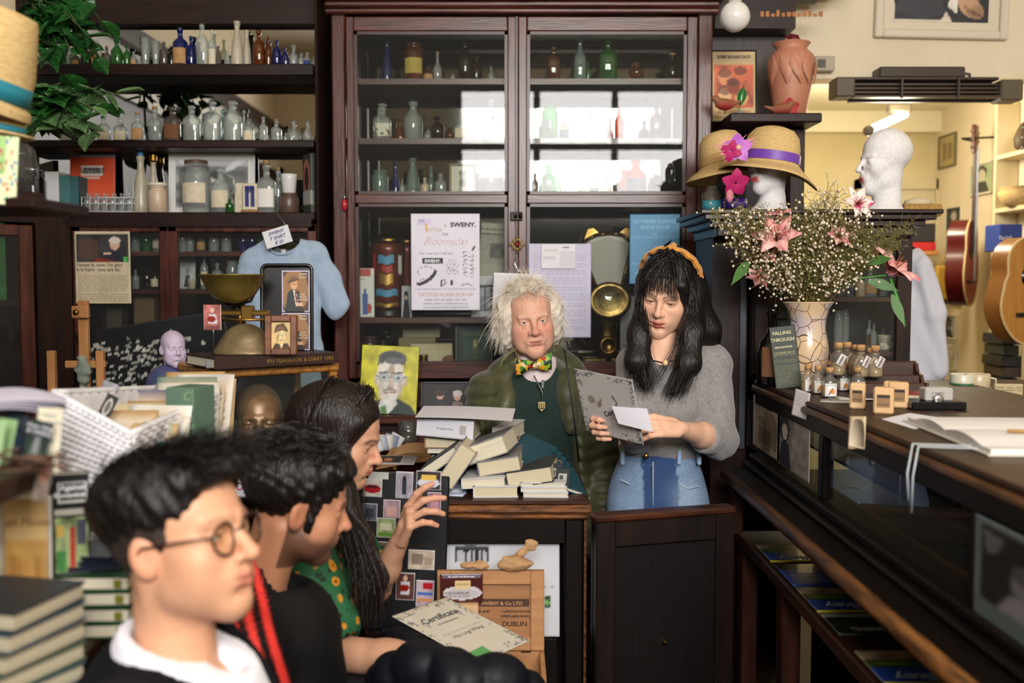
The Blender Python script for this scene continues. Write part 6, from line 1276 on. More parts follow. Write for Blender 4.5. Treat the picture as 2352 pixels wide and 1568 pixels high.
cv=Canvas(40,84,'#121214');cv.rect(.16,.08,.94,.28,'#d8d6d2');cv.rect(.19,.095,.91,.265,'#141416');cv.rect(.06,.35,.96,.41,'#b9b4a8');cv.rect(.06,.43,.96,.97,'#8a9a6a');cv.noise(5,7,.9,(.06,.43,.96,.97));cv.rect(.1,.5,.3,.62,'#d8b45a');cv.rect(.45,.52,.6,.95,'#b53a30');cv.rect(.65,.45,.9,.7,'#4a4a5a');cv.rect(.1,.75,.35,.95,'#4a8a4a')
o,M,w_,h_=tall_book(128,205,1085,1320,1.58,cv,mat('spine_black','#0e0e10',.4),'black paperback titled Against Romanticism standing upright',rad(22),.04)
for i,t2 in enumerate(('Against','Romanticism')):letters(t2,.0125 if i==0 else .0105,M,.003,h_*(.845-.07*i),o,mat('ink_white','#e8e6ee'),bold=.0004,y=-.0015)
MB().boxp((-.82,1.57,ZA),(-.68,1.66,W(160,1320,1.58).z-.002),bev=.003).build('book_stand',wood_dark,label='dark wooden riser under the black paperback',cat='riser')
cv=Canvas(40,64,'#b58a4c');cv.noise(5,4,.25);cv.rect(0,0,1,.42,'#cfae78',.8);rs=np.random.RandomState(2)
for i in range(40):x=rs.rand();cv.rect(x,.55+.1*rs.rand(),x+.03,1,'#7a4a1c',.4)
cv.soft(2);o,M,w_,h_=tall_book(-30,108,1140,1375,1.47,cv,mat('spine_white','#d0ccc4',.5),'sepia book titled Irish Moves leaning at the table corner',rad(8),.02)
M2=M;letters('Irish Moves',.018,M,.010,h_*.72,o,mat('ink_sienna','#6a3a14',.7),shear=.35,sx=.9,y=-.0015)
for i in range(4):
 zz=ZA+.0+i*.026;p=W(212,1390,1.60);M=TR((p.x+.004*(i%2),1.66,zz),rad(4-3*(i%2)))
 o=book('green_book',M@Matrix.Rotation(0,4,'Z'),.135,.19,.025,mat('cloth_green','#15401f',.5,color2='#0f3218',scale=30),f'green clothbound book with gilt corners, {ORD[i + 1]} from the bottom of its stack','book','green clothbound books')
 for x in(-.05,.05):MB().boxp((x-.006,-.0962,.006),(x+.006,-.0952,.019)).build('gilt_corner',mat('gilt_leaf','#8a8a30',.4,metal=.4),o)
 if i==3:
  MB().prism([(.0,-.04),(.03,-.02),(.05,.01),(.02,.03),(-.02,.02),(-.04,-.01)],.0252,.0256,axis='z').build('pale_emblem',mat('emblem_grey','#a8aaa4',.6),o)
for i in range(5):
 p=W(60,1480,1.38);M=TR((p.x-.05,1.38,ZA+i*.0275),rad(-24+3*i));book('stacked_book',M,.20,.15,.026,mat(('cover_bluegrey','cover_sage','cover_dun','cover_bluegrey','cover_slate')[i],('#3a4a52','#4a5a48','#5a5448','#3a4a52','#20282e')[i],.5),f'grey-green book, {ORD[i + 1]} from the bottom of the corner stack','book','books stacked at the table corner',page='#948a72')
for i in range(3):
 p=W(212,1345,1.6);M=TR((p.x,1.64,ZA+.106+.008*i),rad(12-8*i));book('thin_booklet',M,.08,.11,.007,mat('cover_navy','#10182a',.4),f'thin navy booklet, {ORD[i + 1]} up on the green clothbound stack','booklet','navy booklets on the green books',page=E)
tn=thing('gift_tin','small white tin with pink lettering beneath the bronze mask','tin');p=W(540,1120,2.30);kk=2.3/F;M=TR((p.x,2.30,ZB),rad(-8));MB().boxp((-.045,0,0),(.045,.05,W(540,1062,2.3).z-ZB),M=M,bev=.004).build('body',mat('tin_white','#c9d4dc',.4),tn);MB().boxp((-.046,-.001,W(540,1062,2.3).z-ZB),(.046,.051,W(540,1054,2.3).z-ZB),M=M,bev=.002).build('lid',mat('tin_lid','#d8dce0',.35),tn);letters('BLOOM',.026,M,.0,.018,tn,mat('ink_magenta','#b02058',.6),bold=.0006,sx=.8)
straw=mat('straw','#d8bb84',.8,color2='#c2a066',scale=60,stretch=(1,1,5),bump=.5,bscale=120)
def hat(name,M,r,hc,brim,label,band=None,bw=.03,tilt=0.0,droop=.02,m=None,dent=.01,top=.9):
 o=thing(name,label,'hat');b=MB();prof=[(0,hc-dent),(r*.5,hc-dent*.3),(r*top*.92,hc-.002),(r*top,hc-.012),(r,hc*.35),(r*1.02,0),(r*1.12,-.006),(r*1.12+brim*.5,-droop*.5),(r*1.12+brim,-droop),(r*1.12+brim,-droop-.004),(r*1.12+brim*.5,-droop*.5-.005),(r*1.04,-.012)]
 b.lathe(prof,40,M=M,sx=1.0,sy=1.12);b.build('straw_body',m or straw,o)
 if band:MB().lathe([(r*1.035,.002),(r*1.028,bw)],40,M=M,sy=1.12).build('hat_band',band,o)
 return o
Yh=1.90
p=W(-48,215,Yh);hat('straw_boater',TR((p.x,Yh,p.z))@Matrix.Rotation(rad(20),4,'Y'),.082,.165,.004,'pale straw hat with a teal band at the edge beneath the plant',mat('band_teal','#1f7a8a',.5),.038,dent=.0,top=.72)
p=W(-12,300,Yh);hat('straw_hat',TR((p.x,Yh+.02,p.z))@Matrix.Rotation(rad(8),4,'Y'),.042,.05,.012,'small straw hat with a narrow blue band under the teal-banded one',mat('band_teal','#1f7a8a'),.014,droop=.0)
gd=thing('glass_dome','clear glass dome under the small straw hat','glass dome');p=W(10,440,Yh);MB().lathe([(.048,0),(.05,.002),(.052,.05),(.044,.085),(.02,.105),(.012,.112),(0,.113)],28,c=(p.x,Yh+.02,p.z)).build('glass',glass('dome_glass','#e8ece8','#a8a49c',dust=.03),gd);MB().lathe([(.055,0),(.06,.006),(.06,.016),(.05,.018)],24,c=(p.x,Yh+.02,p.z-.018)).build('plinth',wood_dark,gd)
zpl=p.z-.018;MB().boxp((-1.4,Yh-.10,zpl-.02),(-.86,Yh+.14,zpl),bev=.003).boxp((-1.4,Yh+.10,ZB),(-1.2,Yh+.14,zpl-.02)).build('side_shelf',wood_dark,label='dark side shelf bracket carrying the glass dome',cat='shelf')
cv=Canvas(14,60,'#c9d4a8');cv.rect(0,0,.4,.55,'#7ab04a',.7);rs=np.random.RandomState(3)
for i in range(26):cv.ell(rs.rand(),rs.rand(),.09,.02,('#c0302c','#3a8a4a','#b02a48','#2a4aa8')[i%4],rot=rs.rand()*3)
p=W(12,470,1.80);picture(cv,'paper_sign',TR((p.x,1.80,p.z),rad(10))@Matrix.Rotation(rad(4),4,'Y'),.036,155*1.8/F,thick=.002,label='narrow green and red hand-painted paper sign before the glass dome',cat='sign')
pl=thing('trailing_plant','trailing plant with broad green leaves hanging over the shelves','plant');lf=mat('leaf_green','#2f6a2c',.45,color2='#1c4a1e',scale=12);lf2=mat('leaf_pale','#6f8f5a',.5,color2='#4a7040',scale=12);rs=random.Random(17)
lm_={}
for mi,m_ in enumerate((lf,lf2)):
 B=MB();n_=6
 for i in range(n_):
  t0,t1=i/n_,(i+1)/n_;w0,w1=sin(pi*t0**.8)*.42,sin(pi*min(t1,1)**.8)*.42 if i<n_-1 else 0
  for q in(-1,1):B.add([(0,t0,-.10*t0*t0),(q*w0,t0,.10-.10*t0*t0+.02),(q*w1,t1,.10-.10*t1*t1+.02 if i<n_-1 else-.1),(0,t1,-.10*t1*t1)],[(0,1,2,3)])
 o=B.build('leaf',m_,pl);lm_[mi]=o.data;bpy.data.objects.remove(o)
stems=MB();nl=0
for s in range(40):
 up=s<20
 a=W(rs.uniform(40,130),rs.uniform(-60,60)if up else rs.uniform(220,270),rs.uniform(3.35,3.6));e=W(rs.uniform(60,235)if up else rs.uniform(60,280),rs.uniform(10,140)if up else rs.uniform(195,320),rs.uniform(3.35,3.6));mid=(a+e)/2+Vector((0,-.03,.04));stems.tube([a,mid,e],.003,5)
 for j in range(7):
  t=(j+1)/7;p=a*(1-t)**2+mid*2*t*(1-t)+e*t*t;me=lm_[1 if(not up and rs.random()<.55)else 0];o=bpy.data.objects.new('leaf',me);COL.objects.link(o);o.parent=pl
  sz_=rs.uniform(.06,.11)if up else rs.uniform(.065,.125);o.matrix_world=TR(p,rs.uniform(0,6.3),rs.uniform(-.9,.5),rs.uniform(-.6,.6))@Matrix.Scale(sz_,4)
stems.tube([W(60,330,3.5),W(80,250,3.5),W(70,60,3.5),W(60,-90,3.5)],.006,6);stems.build('stem',mat('stem_green','#3a4a22',.6),pl)
# ------------------------------------------------------------------ vase of flowers on the display counter
pv=WZ(1853,886,ZD);YV=pv.y;kk=YV/F
vs=thing('ceramic_vase','cream ceramic vase drawn with blue and brown lines, holding the bouquet','vase',(pv.x,YV,ZD+.0006));vh=193*kk;vr=48*kk
cer=bpy.data.materials.new('ceramic_lines');cer.use_nodes=True;N,L=cer.node_tree.nodes,cer.node_tree.links;pb=N['Principled BSDF'];pb.inputs['Roughness'].default_value=.22
tcn=N.new('ShaderNodeTexCoord');vo=N.new('ShaderNodeTexVoronoi');vo.feature='DISTANCE_TO_EDGE';vo.inputs['Scale'].default_value=23;L.new(tcn.outputs['Object'],vo.inputs['Vector'])
cr=N.new('ShaderNodeValToRGB');cr.color_ramp.elements[0].position=.008;cr.color_ramp.elements[1].position=.028;cr.color_ramp.elements[0].color=C('#5a3a30')+(1,);cr.color_ramp.elements[1].color=(1,1,1,1);L.new(vo.outputs['Distance'],cr.inputs[0])
nz=N.new('ShaderNodeTexNoise');nz.inputs['Scale'].default_value=11;cr2=N.new('ShaderNodeValToRGB');cr2.color_ramp.elements[0].position=.42;cr2.color_ramp.elements[1].position=.58;cr2.color_ramp.elements[0].color=C('#d0b490')+(1,);cr2.color_ramp.elements[1].color=C('#b5a8ac')+(1,);L.new(tcn.outputs['Object'],nz.inputs['Vector']);L.new(nz.outputs['Fac'],cr2.inputs[0])
mx=N.new('ShaderNodeMixRGB');mx.blend_type='MULTIPLY';mx.inputs[0].default_value=1;L.new(cr2.outputs[0],mx.inputs[1]);L.new(cr.outputs[0],mx.inputs[2]);L.new(mx.outputs[0],pb.inputs['Base Color'])
prof=[(.66,0),(.70,.02),(.82,.12),(.97,.30),(1.0,.42),(.93,.55),(.82,.68),(.84,.80),(1.0,.93),(1.16,.985),(1.17,1.0),(1.10,.99),(.80,.82),(.7,.68)]
MB().lathe([(vr*a,vh*b_)for a,b_ in prof],36).build('body',cer,vs);MB().lathe([(vr*1.165,vh*.985),(vr*1.19,vh*.997),(vr*1.16,vh*1.006),(vr*1.10,vh*.998)],36).build('rim',mat('rim_cream','#cbb090',.3),vs)
bo=thing('flower_bouquet','dried bouquet of white baby\'s breath and green sprays with pink silk lilies','bouquet');mouth=Vector((pv.x,YV,ZD+vh*.96));rs=random.Random(31)
st=MB();bud=MB();spr=MB()
def spray(tip,n_b,kind):
 c1=mouth+Vector((rs.uniform(-.03,.03),rs.uniform(-.03,.03),-.02));mid=c1.lerp(tip,.5)+Vector((0,0,.03));st.tube([c1,mid,tip],[.0016,.0013,.0008],4,mat=0,caps=False)
 for i in range(n_b):
  t=rs.uniform(.35,1.02);p=c1*(1-t)**2+mid*2*t*(1-t)+tip*t*t;q=p+Vector((rs.gauss(0,1),rs.gauss(0,1),rs.gauss(.4,1)))*.022
  st.tube([p,q],.0006,3,caps=False)
  if kind==0:bud.sphere(q,rs.uniform(.0026,.0050),6)
  else:
   d=(q-p).normalized();
   for j in range(4):e=p.lerp(q,.4+.15*j);f_=e+Vector((rs.gauss(0,1),rs.gauss(0,1),rs.gauss(0,1)))*.006;spr.add([e,e.lerp(f_,.5)+Vector((.0012,0,.0012)),f_,e.lerp(f_,.5)-Vector((.0012,0,.0012))],[(0,1,2,3)])
tips0=[(1655,505),(1668,560),(1690,490),(1720,500),(1700,585),(1745,520),(1760,570),(1800,530),(1790,600),(1830,500),(1860,470),(1900,440),(1925,420),(1915,480),(1880,520),(1940,520),(1960,560),(1975,500),(1870,590),(1920,600),(1990,590),(1720,610),(1750,640),(1950,620),(1820,570),(1660,530),(1905,550),(1840,620),(1895,505)]
for px,py in tips0:
 for r_ in range(3):spray(W(px+rs.uniform(-22,22),py+rs.uniform(-16,16),YV+rs.uniform(-.18,.06)),26,0)
tips1=[(1650,500),(1690,480),(1745,490),(1790,490),(1840,495),(1880,470),(1940,500),(1990,530),(2040,525),(2080,530),(2065,560),(2010,560),(1960,545),(1920,560),(1870,540),(1830,560),(1985,600),(1780,570),(1890,600),(1940,600),(1850,610)]
for px,py in tips1:
 for r_ in range(3):spray(W(px+rs.uniform(-14,14),py+rs.uniform(-12,12),YV+rs.uniform(-.16,.06)),34,1)
o=st.build('stems',mat('stem_olive','#6a5f2c',.7),bo);o['kind']='stuff';o=bud.build('buds',mat('bud_white','#d8c8b0',.7),bo);o['kind']='stuff';o=spr.build('sprigs',mat('sprig_olive','#74703a',.7),bo);o['kind']='stuff'
petal_m=mat('petal_pink','#d27a80',.6,color2='#e3b4ac',scale=30);petal_w=mat('petal_white','#e2d2cc',.6,color2='#c94a78',scale=22,lo=.55,hi=.62)
def lily(c,d,size,m,label_=None):
 d=Vector(d).normalized();_,s,u=frame_from(d);f=None
 B=MB()
 for i in range(6):
  a=i*pi/3;r_=s*cos(a)+u*sin(a);tn_=d.cross(r_)
  def pet(uu,vv):w_=.46*sin(pi*min(1,vv*.93+.05))*size;k_=vv;return tuple(Vector(c)+d*(size*(.75*k_-.35*k_**3))+r_*size*(.10+.75*k_**1.7)+tn_*(uu-.5)*2*w_*.55+d*-.10*size*abs(uu-.5)*2)
  B=MB();B.sheet(pet,4,6);o=B.build('petal',m,bo)
 S_=MB()
 for i in range(5):a=i*1.26;S_.tube([c,Vector(c)+d*size*.6+(s*cos(a)+u*sin(a))*size*.14],.0012,4)
 S_.build('stamen',mat('stamen','#8a4a1c',.6),bo)
lily(W(1965,470,YV-.02),(.3,-.8,.3),.065,petal_w);lily(W(1785,550,YV-.10),(-.3,-.7,.5),.085,petal_m);lily(W(1770,570,YV-.06),(-.6,-.7,-.1),.055,mat('petal_coral','#d2605a',.6,color2='#e39a90',scale=14));lily(W(1925,545,YV-.08),(.1,-.8,.5),.05,petal_m);lily(W(1745,630,YV-.06),(-.5,-.6,-.6),.045,petal_m);lily(W(2045,625,YV-.05),(.45,-.35,.6),.095,petal_m);lily(W(1790,500,YV),(-.2,-.2,1),.05,petal_m);lily(W(2005,590,YV-.04),(.9,-.4,.2),.04,petal_m)
for px,py,a_,b_ in((1712,610,-.6,-.5),(2010,648,.9,-.1),(2055,690,.4,-1.0),(2000,600,.6,.3)):
 B=MB();c0=W(px,py,YV-.07);dd=Vector((a_,-.2,b_)).normalized();sd=dd.cross(Vector((0,1,0))).normalized();B.sheet(lambda u,v:tuple(c0+dd*(.085*v-.02)+sd*(u-.5)*.030*sin(pi*min(1,v+.06))+Vector((0,-.012*v*v,-.02*v*v))),3,8);B.build('silk_leaf',mat('silk_green','#3f6a2a',.5),bo)
B=MB();B.tube([mouth,W(1960,640,YV-.03),W(2035,632,YV-.05)],.003,6);B.tube([W(2045,640,YV-.05),W(2062,690,YV-.05),W(2082,748,YV-.05)],[.004,.006,.001],6);B.build('lily_stalk',mat('silk_stalk','#4a8a34',.5),bo)
# ------------------------------------------------------------------ things on the counter
bottle(1772,706,884,68,WZ(1772,884,ZD).y,ZD,'tall','dark','tall dark brown beer bottle standing behind the vase',extra='Lbrown')
cv=Canvas(30,70,'#18220f');cv.lines(.1,.42,.85,.5,2,'#8a8a5a',3,.7);cv.lines(.1,.55,.85,.95,14,'#6a6a3a',4,.55)
p=WZ(1812,892,ZD);M=TR((p.x,p.y,ZD+.001),rad(-12),-.14)@Matrix.Rotation(-.12,4,'Y');o=picture(cv,'event_leaflet',M,.075,.185,thick=.001,label='dark green printed leaflet leaning between the brown bottle and the vase',cat='leaflet')
for i,(t2,s_)in enumerate((('FALLING',.014),('THROUGH',.014),('DECLARATIONS',.007))):letters(t2,s_,M,-.002,.160-.020*i,o,mat('ink_khaki','#c9c49a',.7),bold=.0003)
GLo=glass('glass_oil','#f0e8d8','#b8a890',dust=.08);cork_l=mat('cork_light','#c49a68',.85,color2='#a87c4a',scale=80);lab_f=Canvas(16,20,'#dcd8d8');lab_f.ell(.55,.62,.22,.2,'#d08a3a');lab_f.line([(.3,.85),(.6,.4)],.03,'#3a2a20');lab_f.lines(.15,.1,.85,.22,2,'#6a9a9a',2,.6)
def oil(px,top,base,wpx,lab,z=None,tagd=False,n=0):
 z0=ZD if z is None else z;p=WZ(px,base,z0);k=p.y/F;h,r=(base-top)*k*.84,wpx*k/2;R_=rs.uniform(-.3,.3)
 o=thing('oil_bottle',lab,'bottle',(p.x,p.y,z0+.0006),(0,0,R_),'corked oil bottles on the counter')
 MB().lathe([(r*.92,0),(r,.004),(r,h*.62),(r*.9,h*.70),(r*.5,h*.82),(r*.44,h*.95),(r*.55,h*.96),(r*.55,h)],18).build('glass',GLo,o);MB().lathe([(r*.44,h*.94),(r*.46,h),(r*.52,h*1.01),(r*.52,h*1.16),(r*.48,h*1.17)],12).build('cork',cork_l,o)
 if not tagd:
  lm2=Matrix.Identity(4);q=picture(lab_f,'paper_label',TR((0,-r*1.01,h*.06)),r*1.5,h*.50,o,bend=lambda u,v:r*(1-np.sqrt(np.clip(1-((u-.5)*1.45)**2,0,1))))
 else:
  Mt_=TR((-r*.25,-r*1.08,h*.38))@Matrix.Rotation(.5,4,'Y');q=picture(Canvas(5,8,'#c9c0b8'),'hang_tag',Mt_,r*.85,h*.42,o,thick=.001);letters('SWENY',r*.34,Mt_,r*.12,h*.05,q,mat('ink_navy','#22204a',.7),rot=-pi/2,align='LEFT',bold=.0003)
  MB().tube([(r*.45*cos(a),r*.45*sin(a),h*.88)for a in np.linspace(0,2*pi,12,endpoint=False)],.0012,4,closed=True).build('string',mat('twine','#a8905c',.8),o)
 MB().lathe([(r*.9,.003),(r*.92,.006),(r*.92,h*.45),(0,h*.451)],14).build('oil',mat('oil_pale','#c9b890',.15,trans=.4),o)
 return o
fr=[(1855,836,900,32),(1878,838,904,30),(1904,842,912,36),(1935,834,898,28),(1950,832,896,30),(1969,842,906,34),(1903,828,884,26),(1920,830,888,24)]
for i,(px,t_,b_,w_)in enumerate(fr):oil(px,t_,b_,w_,f'small corked oil bottle with a floral label, {ORD[i + 1]} in the low cluster before the vase')
lr=thing('letter_rack','dark wooden letter rack with scrolled ends behind the soaps','letter rack');p=WZ(2040,905,ZD);rw=mat('rack_wood','#4a2816',.4,color2='#2e170c',scale=8,stretch=(1,8,8));Mr=TR((p.x,p.y,ZD),rad(-6));zr2=.052
for y in(0,.05):MB().boxp((-.085,y,0),(.10,y+.008,.032 if y==0 else .050),M=Mr,bev=.003).build('divider',rw,lr)
MB().boxp((-.085,.115,0),(.105,.123,.085),M=Mr,bev=.004).build('back_board',rw,lr)
for x in(-.088,.10):
 MB().prism([(-.005,0),(.125,0),(.125,.085),(.10,.078),(.085,.056),(.05,.050),(.035,.030),(-.005,.034)],x,x+.008,M=Mr,axis='x').build('end_board',rw,lr)
MB().boxp((-.09,-.006,0),(.11,.124,.006),M=Mr).build('base',rw,lr)
ris=MB().boxp((p.x-.11,p.y+.13,ZD),(p.x+.07,p.y+.24,ZD+.045),bev=.003).build('bottle_riser',rw,label='low wooden block under the tagged oil bottles',cat='riser')
bk2=[(1925,785,862,36),(1945,784,858,34),(1965,790,862,34),(1976,790,866,38),(2009,792,866,38),(1998,798,858,28)]
for i,(px,t_,b_,w_)in enumerate(bk2):oil(px,t_,b_,w_,f'corked oil bottle with a hanging paper tag, {ORD[i + 1]} along the raised row',z=ZD+.0455,tagd=True)
soap_m=mat('soap_wrap','#d6b184',.55,color2='#c9a272',scale=8);sl_m=mat('soap_label','#8a6a48',.7)
for i,(px,base,wpx,hpx,d_,lab)in enumerate(((1968,940,34,60,.03,'soap bar in tan waxed paper, closest to the oil bottles'),(2028,952,44,62,.035,'soap bar in tan waxed paper standing nearest the camera'),(2062,938,44,60,.03,'soap bar in tan waxed paper behind the nearest bar'),(2046,926,34,50,.03,'soap bar in tan waxed paper rearmost by the letter rack'))):
 p=WZ(px,base,ZD);k=p.y/F;w_,h_=wpx*k,hpx*k;M=TR((p.x,p.y,ZD+.0006),rad(-24));o=MB().boxp((-w_/2,0,0),(w_/2,d_,h_),M=M,bev=.004).build('soap_bar',soap_m,label=lab,cat='soap',group='wrapped soap bars on the counter')
 MB().boxp((-w_*.32,-.0008,h_*.26),(w_*.34,-.0002,h_*.74),M=M).build('printed_label',sl_m,o);MB().boxp((-w_*.30,-.0014,h_*.62),(w_*.32,-.0009,h_*.72),M=M).build('label_band',mat('label_ink','#2a1c18',.7),o);letters('LEMON SOAP',.0042,M,0,h_*.35,o,mat('label_ink','#2a1c18'),y=-.0016)
for i in range(4):
 p=WZ(1925+22*i,925-2*i,ZD);picture(Canvas(4,4,('#c9c4bc','#8a8680','#d0ccc8','#3a3634')[i]),'gift_card',TR((p.x,p.y,ZD+.0015+.0016*i),rad(-20+8*i),rad(-89)),.09,.06,thick=.001,label=f'flat gift card, {ORD[i + 1]} in the spread under the oil bottles',cat='card',group='cards under the oil bottles')
cb=thing('card_camera','grey box camera shape with a round dial on a black case','camera');p=WZ(2165,942,ZD);MB().boxp((p.x-.075,p.y,ZD),(p.x+.06,p.y+.09,ZD+.020),bev=.003).build('case',GL['black'],cb);MB().boxp((p.x-.035,p.y+.02,ZD+.0205),(p.x+.035,p.y+.06,ZD+.052),bev=.003).build('body',mat('camera_grey','#a8a49e',.5),cb);MB().lathe([(.013,0),(.014,.004),(.012,.008),(.006,.009)],18,M=TR((p.x-.004,p.y+.02,ZD+.024),rx=pi/2)).build('dial',steel,cb)
for i,t2 in enumerate(('SWENY','1 Lincoln','Dublin 2')):letters(t2,.009,TR((p.x,p.y+.02,ZD)),.012,.024+.009*i,cb,mat('ink_grey','#4a4644'),rot=pi,align='LEFT',y=-.0012)
p=WZ(2122,925,ZD);book('red_booklet',TR((p.x,p.y+.05,ZD+.001),rad(-4)),.07,.06,.020,mat('cover_red','#8a1c22',.5),'red booklet lying beside the box camera','booklet')
gb=thing('guest_book','open white guest book with a ribbon on the display counter','book');q0,q1,q2,q3=WZ(2020,955,ZD+.012),WZ(2085,1020,ZD+.012),WZ(2400,1060,ZD+.012),WZ(2352,945,ZD+.012)
gx0=.80;gy0,gy1=WZ(2160,1012,ZD).y,WZ(2060,958,ZD).y
M=TR((1.02,1.98,ZD+.0006),rad(-3));pg=mat('pages_bright','#dedad6',.8,color2='#cfcac4',scale=3,stretch=(1,1,300))
for q in(-1,1):
 B=MB();B.prism([(q*.001,.004)]+[(q*(.001+.216*t),.012+.012*sin(pi*min(1,t*1.1+.1)))for t in np.linspace(0,1,12)]+[(q*.217,.004)],-.15,.15,M=M,axis='x');B.build('page_block',pg,gb)
MB().boxp((-.158,-.226,0),(.158,.226,.004),M=M,bev=.001).build('cover',mat('cover_ivory','#c9c2b4',.5),gb)
for i in range(2):
 a=M@Vector((-.155,-.16+.03*i,.004));MB().tube([a+Vector((.02,0,.004)),a,a+Vector((-.105,-.0,.004)),a+Vector((-.118,-.01,-.05)),a+Vector((-.115,-.0-.01*i,-.12+.02*i))],.0035,5,flat=.3).build('ribbon',mat('ribbon_white','#c4cdd2',.5),gb)
MB().tube([M@Vector((-.07,-.10,.0285)),M@Vector((.065,-.125,.0285))],[.0035,.0045],8).build('pen',mat('pen_tan','#b58a4c',.4),label='slim tan pen lettered in black lying on the guest book',cat='pen')
sheet('note_sheet',[WZ(2024,962,ZD+.001),WZ(2100,985,ZD+.001),WZ(2200,965,ZD+.001),WZ(2090,948,ZD+.001)],pw_,'loose white sheet beside the guest book','paper')
cv=Canvas(12,18,'#c9c2c4');cv.lines(.15,.2,.85,.6,4,'#8a8488',3,.4);Mp=TR((XT-.012,WX(1836,930,XT-.012).y,0),rad(-90));p=WX(1834,958,XT-.012)
picture(cv,'price_note',TR((p.x,p.y,p.z),rad(-62),-.05)@Matrix.Rotation(.15,4,'Y'),.056,.072,thick=.0008,label='white handwritten note hanging over the counter edge',cat='note')
p=WX(1975,1030,XT-.02);picture(Canvas(6,10,'#c4ad8c'),'folded_label',TR((p.x,p.y,p.z),rad(-50))@Matrix.Rotation(-.1,4,'Y'),.040,.070,thick=.001,bend=lambda u,v:-.03*np.abs(u-.5)*(1-v),label='folded cream label hanging over the counter edge, nearer the guest book',cat='label')
def on_glass(cv,name,pa,pb_,label,X=XT+.008):
 a,b_=WX(*pa,X),WX(*pb_,X);w_=abs(a.y-b_.y);h_=abs(a.z-b_.z);return picture(cv,name,TR((X,(a.y+b_.y)/2,min(a.z,b_.z)),rad(-90)),w_,h_,thick=.001,label=label,cat='photograph')
cv=Canvas(36,40,'#b5a48c');cv.rect(.0,0,.12,1,'#cfc9bf');cv.noise(4,4,.2);cv.rect(.25,.35,.9,.85,'#6a5642',.7);cv.poly([(.3,.4),(.6,.1),(.9,.35)],'#8a7660');cv.rect(.4,.55,.7,.95,'#4a3a2c',.7);cv.noise(6,12,.4,(.2,.2,1,1));on_glass(cv,'sepia_street_photograph',(1730,905),(1790,1062),'sepia street photograph inside the counter glass')
cv=Canvas(44,44,'#8a8886');cv.noise(3,5,.4);cv.ell(.24,.35,.16,.24,'#1c1a1a');cv.ell(.25,.42,.085,.13,'#c4beb8');cv.poly([(.05,1),(.15,.6),(.38,.6),(.46,1)],'#26242a');cv.poly([(.45,1),(.5,.2),(.95,.1),(1,1)],'#9a9692');cv.noise(7,12,.35,(.45,.1,1,1));cv.rect(0,0,.02,1,'#cfc9bf');cv.rect(.98,0,1,1,'#cfc9bf');cv.rect(0,.97,1,1,'#cfc9bf');on_glass(cv,'portrait_photograph',(1787,925),(1858,1110),'black and white portrait photograph inside the counter glass')
cv=Canvas(50,70,'#0c0b0b');cv.rect(0,0,.08,1,'#6a7678');cv.rect(0,0,1,.05,'#6a7678');cv.rect(0,.72,1,1,'#5f6c6e');cv.ell(.5,.42,.13,.14,'#77757a');cv.poly([(.25,.72),(.36,.55),(.66,.55),(.8,.72)],'#8a888c');cv.ell(.5,.34,.12,.08,'#4c4a4e');cv.poly([(.1,.1),(.3,.12),(.25,.25),(.14,.3)],'#8a8a8c',.5);cv.soft(2)
a,b_=WX(2245,1120,XT-.004),WX(2352,1400,XT-.004);picture(cv,'lobby_photograph',TR((XT-.004,a.y-.16,W(2300,1395,a.y).z if False else ZE+.013),rad(-90)),.33,.185,thick=.002,label='large dim portrait photograph propped on the counter front near the camera',cat='photograph')
bxm=mat('soap_carton','#8a6a48',.7,color2='#7a5a3a',scale=12)
for i,(px,py,lab)in enumerate(((2068,1148,'kraft soap carton closest to the guest book inside the counter'),(2040,1105,'kraft soap carton second along inside the counter'),(2018,1095,'kraft soap carton farthest along inside the counter'))):
 y=(2.02,2.2,2.36)[i];x=.95+.02*i;M=TR((x,y,1.0385),rad(-40));o=MB().boxp((-.045,0,0),(.045,.05,.042),M=M,bev=.002).build('soap_carton',bxm,label=lab,cat='carton',group='soap cartons in the counter');letters('SOAP',.016,M,0,.012,o,mat('label_ink','#2a1c18'),bold=.0006)
for i,(x,y,r_)in enumerate(((.95,1.93,.045),(1.02,1.78,.05))):
 o=MB().lathe([(r_*.5,0),(r_*.55,.004),(r_,.04),(r_*1.05,.06),(r_*.98,.06),(r_*.9,.04),(0,.01)],20).build('glass_bowl',glass('glass_thin','#f2f4f2','#c8d0ce',dust=.03),loc=(x,y,ZE+.0365),label=('clear glass bowl on the counter floor beside the mullion','clear glass bowl on the counter floor nearer the camera')[i],cat='bowl')
 MB().sphere((0,0,.045),(r_*.6,r_*.6,.018),12).build('contents',mat('shells','#8f8678',.6,color2='#5f8a8a',scale=60),o)
def mag(y0,L_,kind,label,n=2):
 cv=Canvas(30,46,'#2448a0')
 if kind==0:cv.rect(0,0,1,.36,'#8a7a66');cv.noise(6,9,.6,(0,0,1,.36));cv.rect(0,.30,1,.55,'#3a4a2a');cv.ell(.7,.42,.22,.06,'#5f8a20');cv.rect(0,.62,.3,.70,'#d8b01c');cv.rect(0,.96,1,1,'#c9b81c')
 elif kind==1:cv.rect(0,0,1,.3,'#0a0e1a');cv.ell(.35,.38,.08,.03,'#b8c4d8');cv.lines(.3,.55,.9,.8,4,'#9ab0d8',3,.6)
 else:cv.a[:]=C('#26301c');cv.noise(8,12,.8);cv.rect(0,0,1,.2,'#c4c4c0',.5);cv.lines(.2,.7,.8,.9,3,'#d8d8d4',3,.7)
 M=Matrix(((-1,0,0,XK+.112),(0,0,-1,y0+L_),(0,-1,0,ZK+.008),(0,0,0,1)));cv.a=cv.a[::-1]
 o=picture(cv,'magazine',M,.20,L_,thick=.006,label=label,cat='magazine',group='magazines on the leaflet shelf',m=print_mat(.3,.3));return o,M
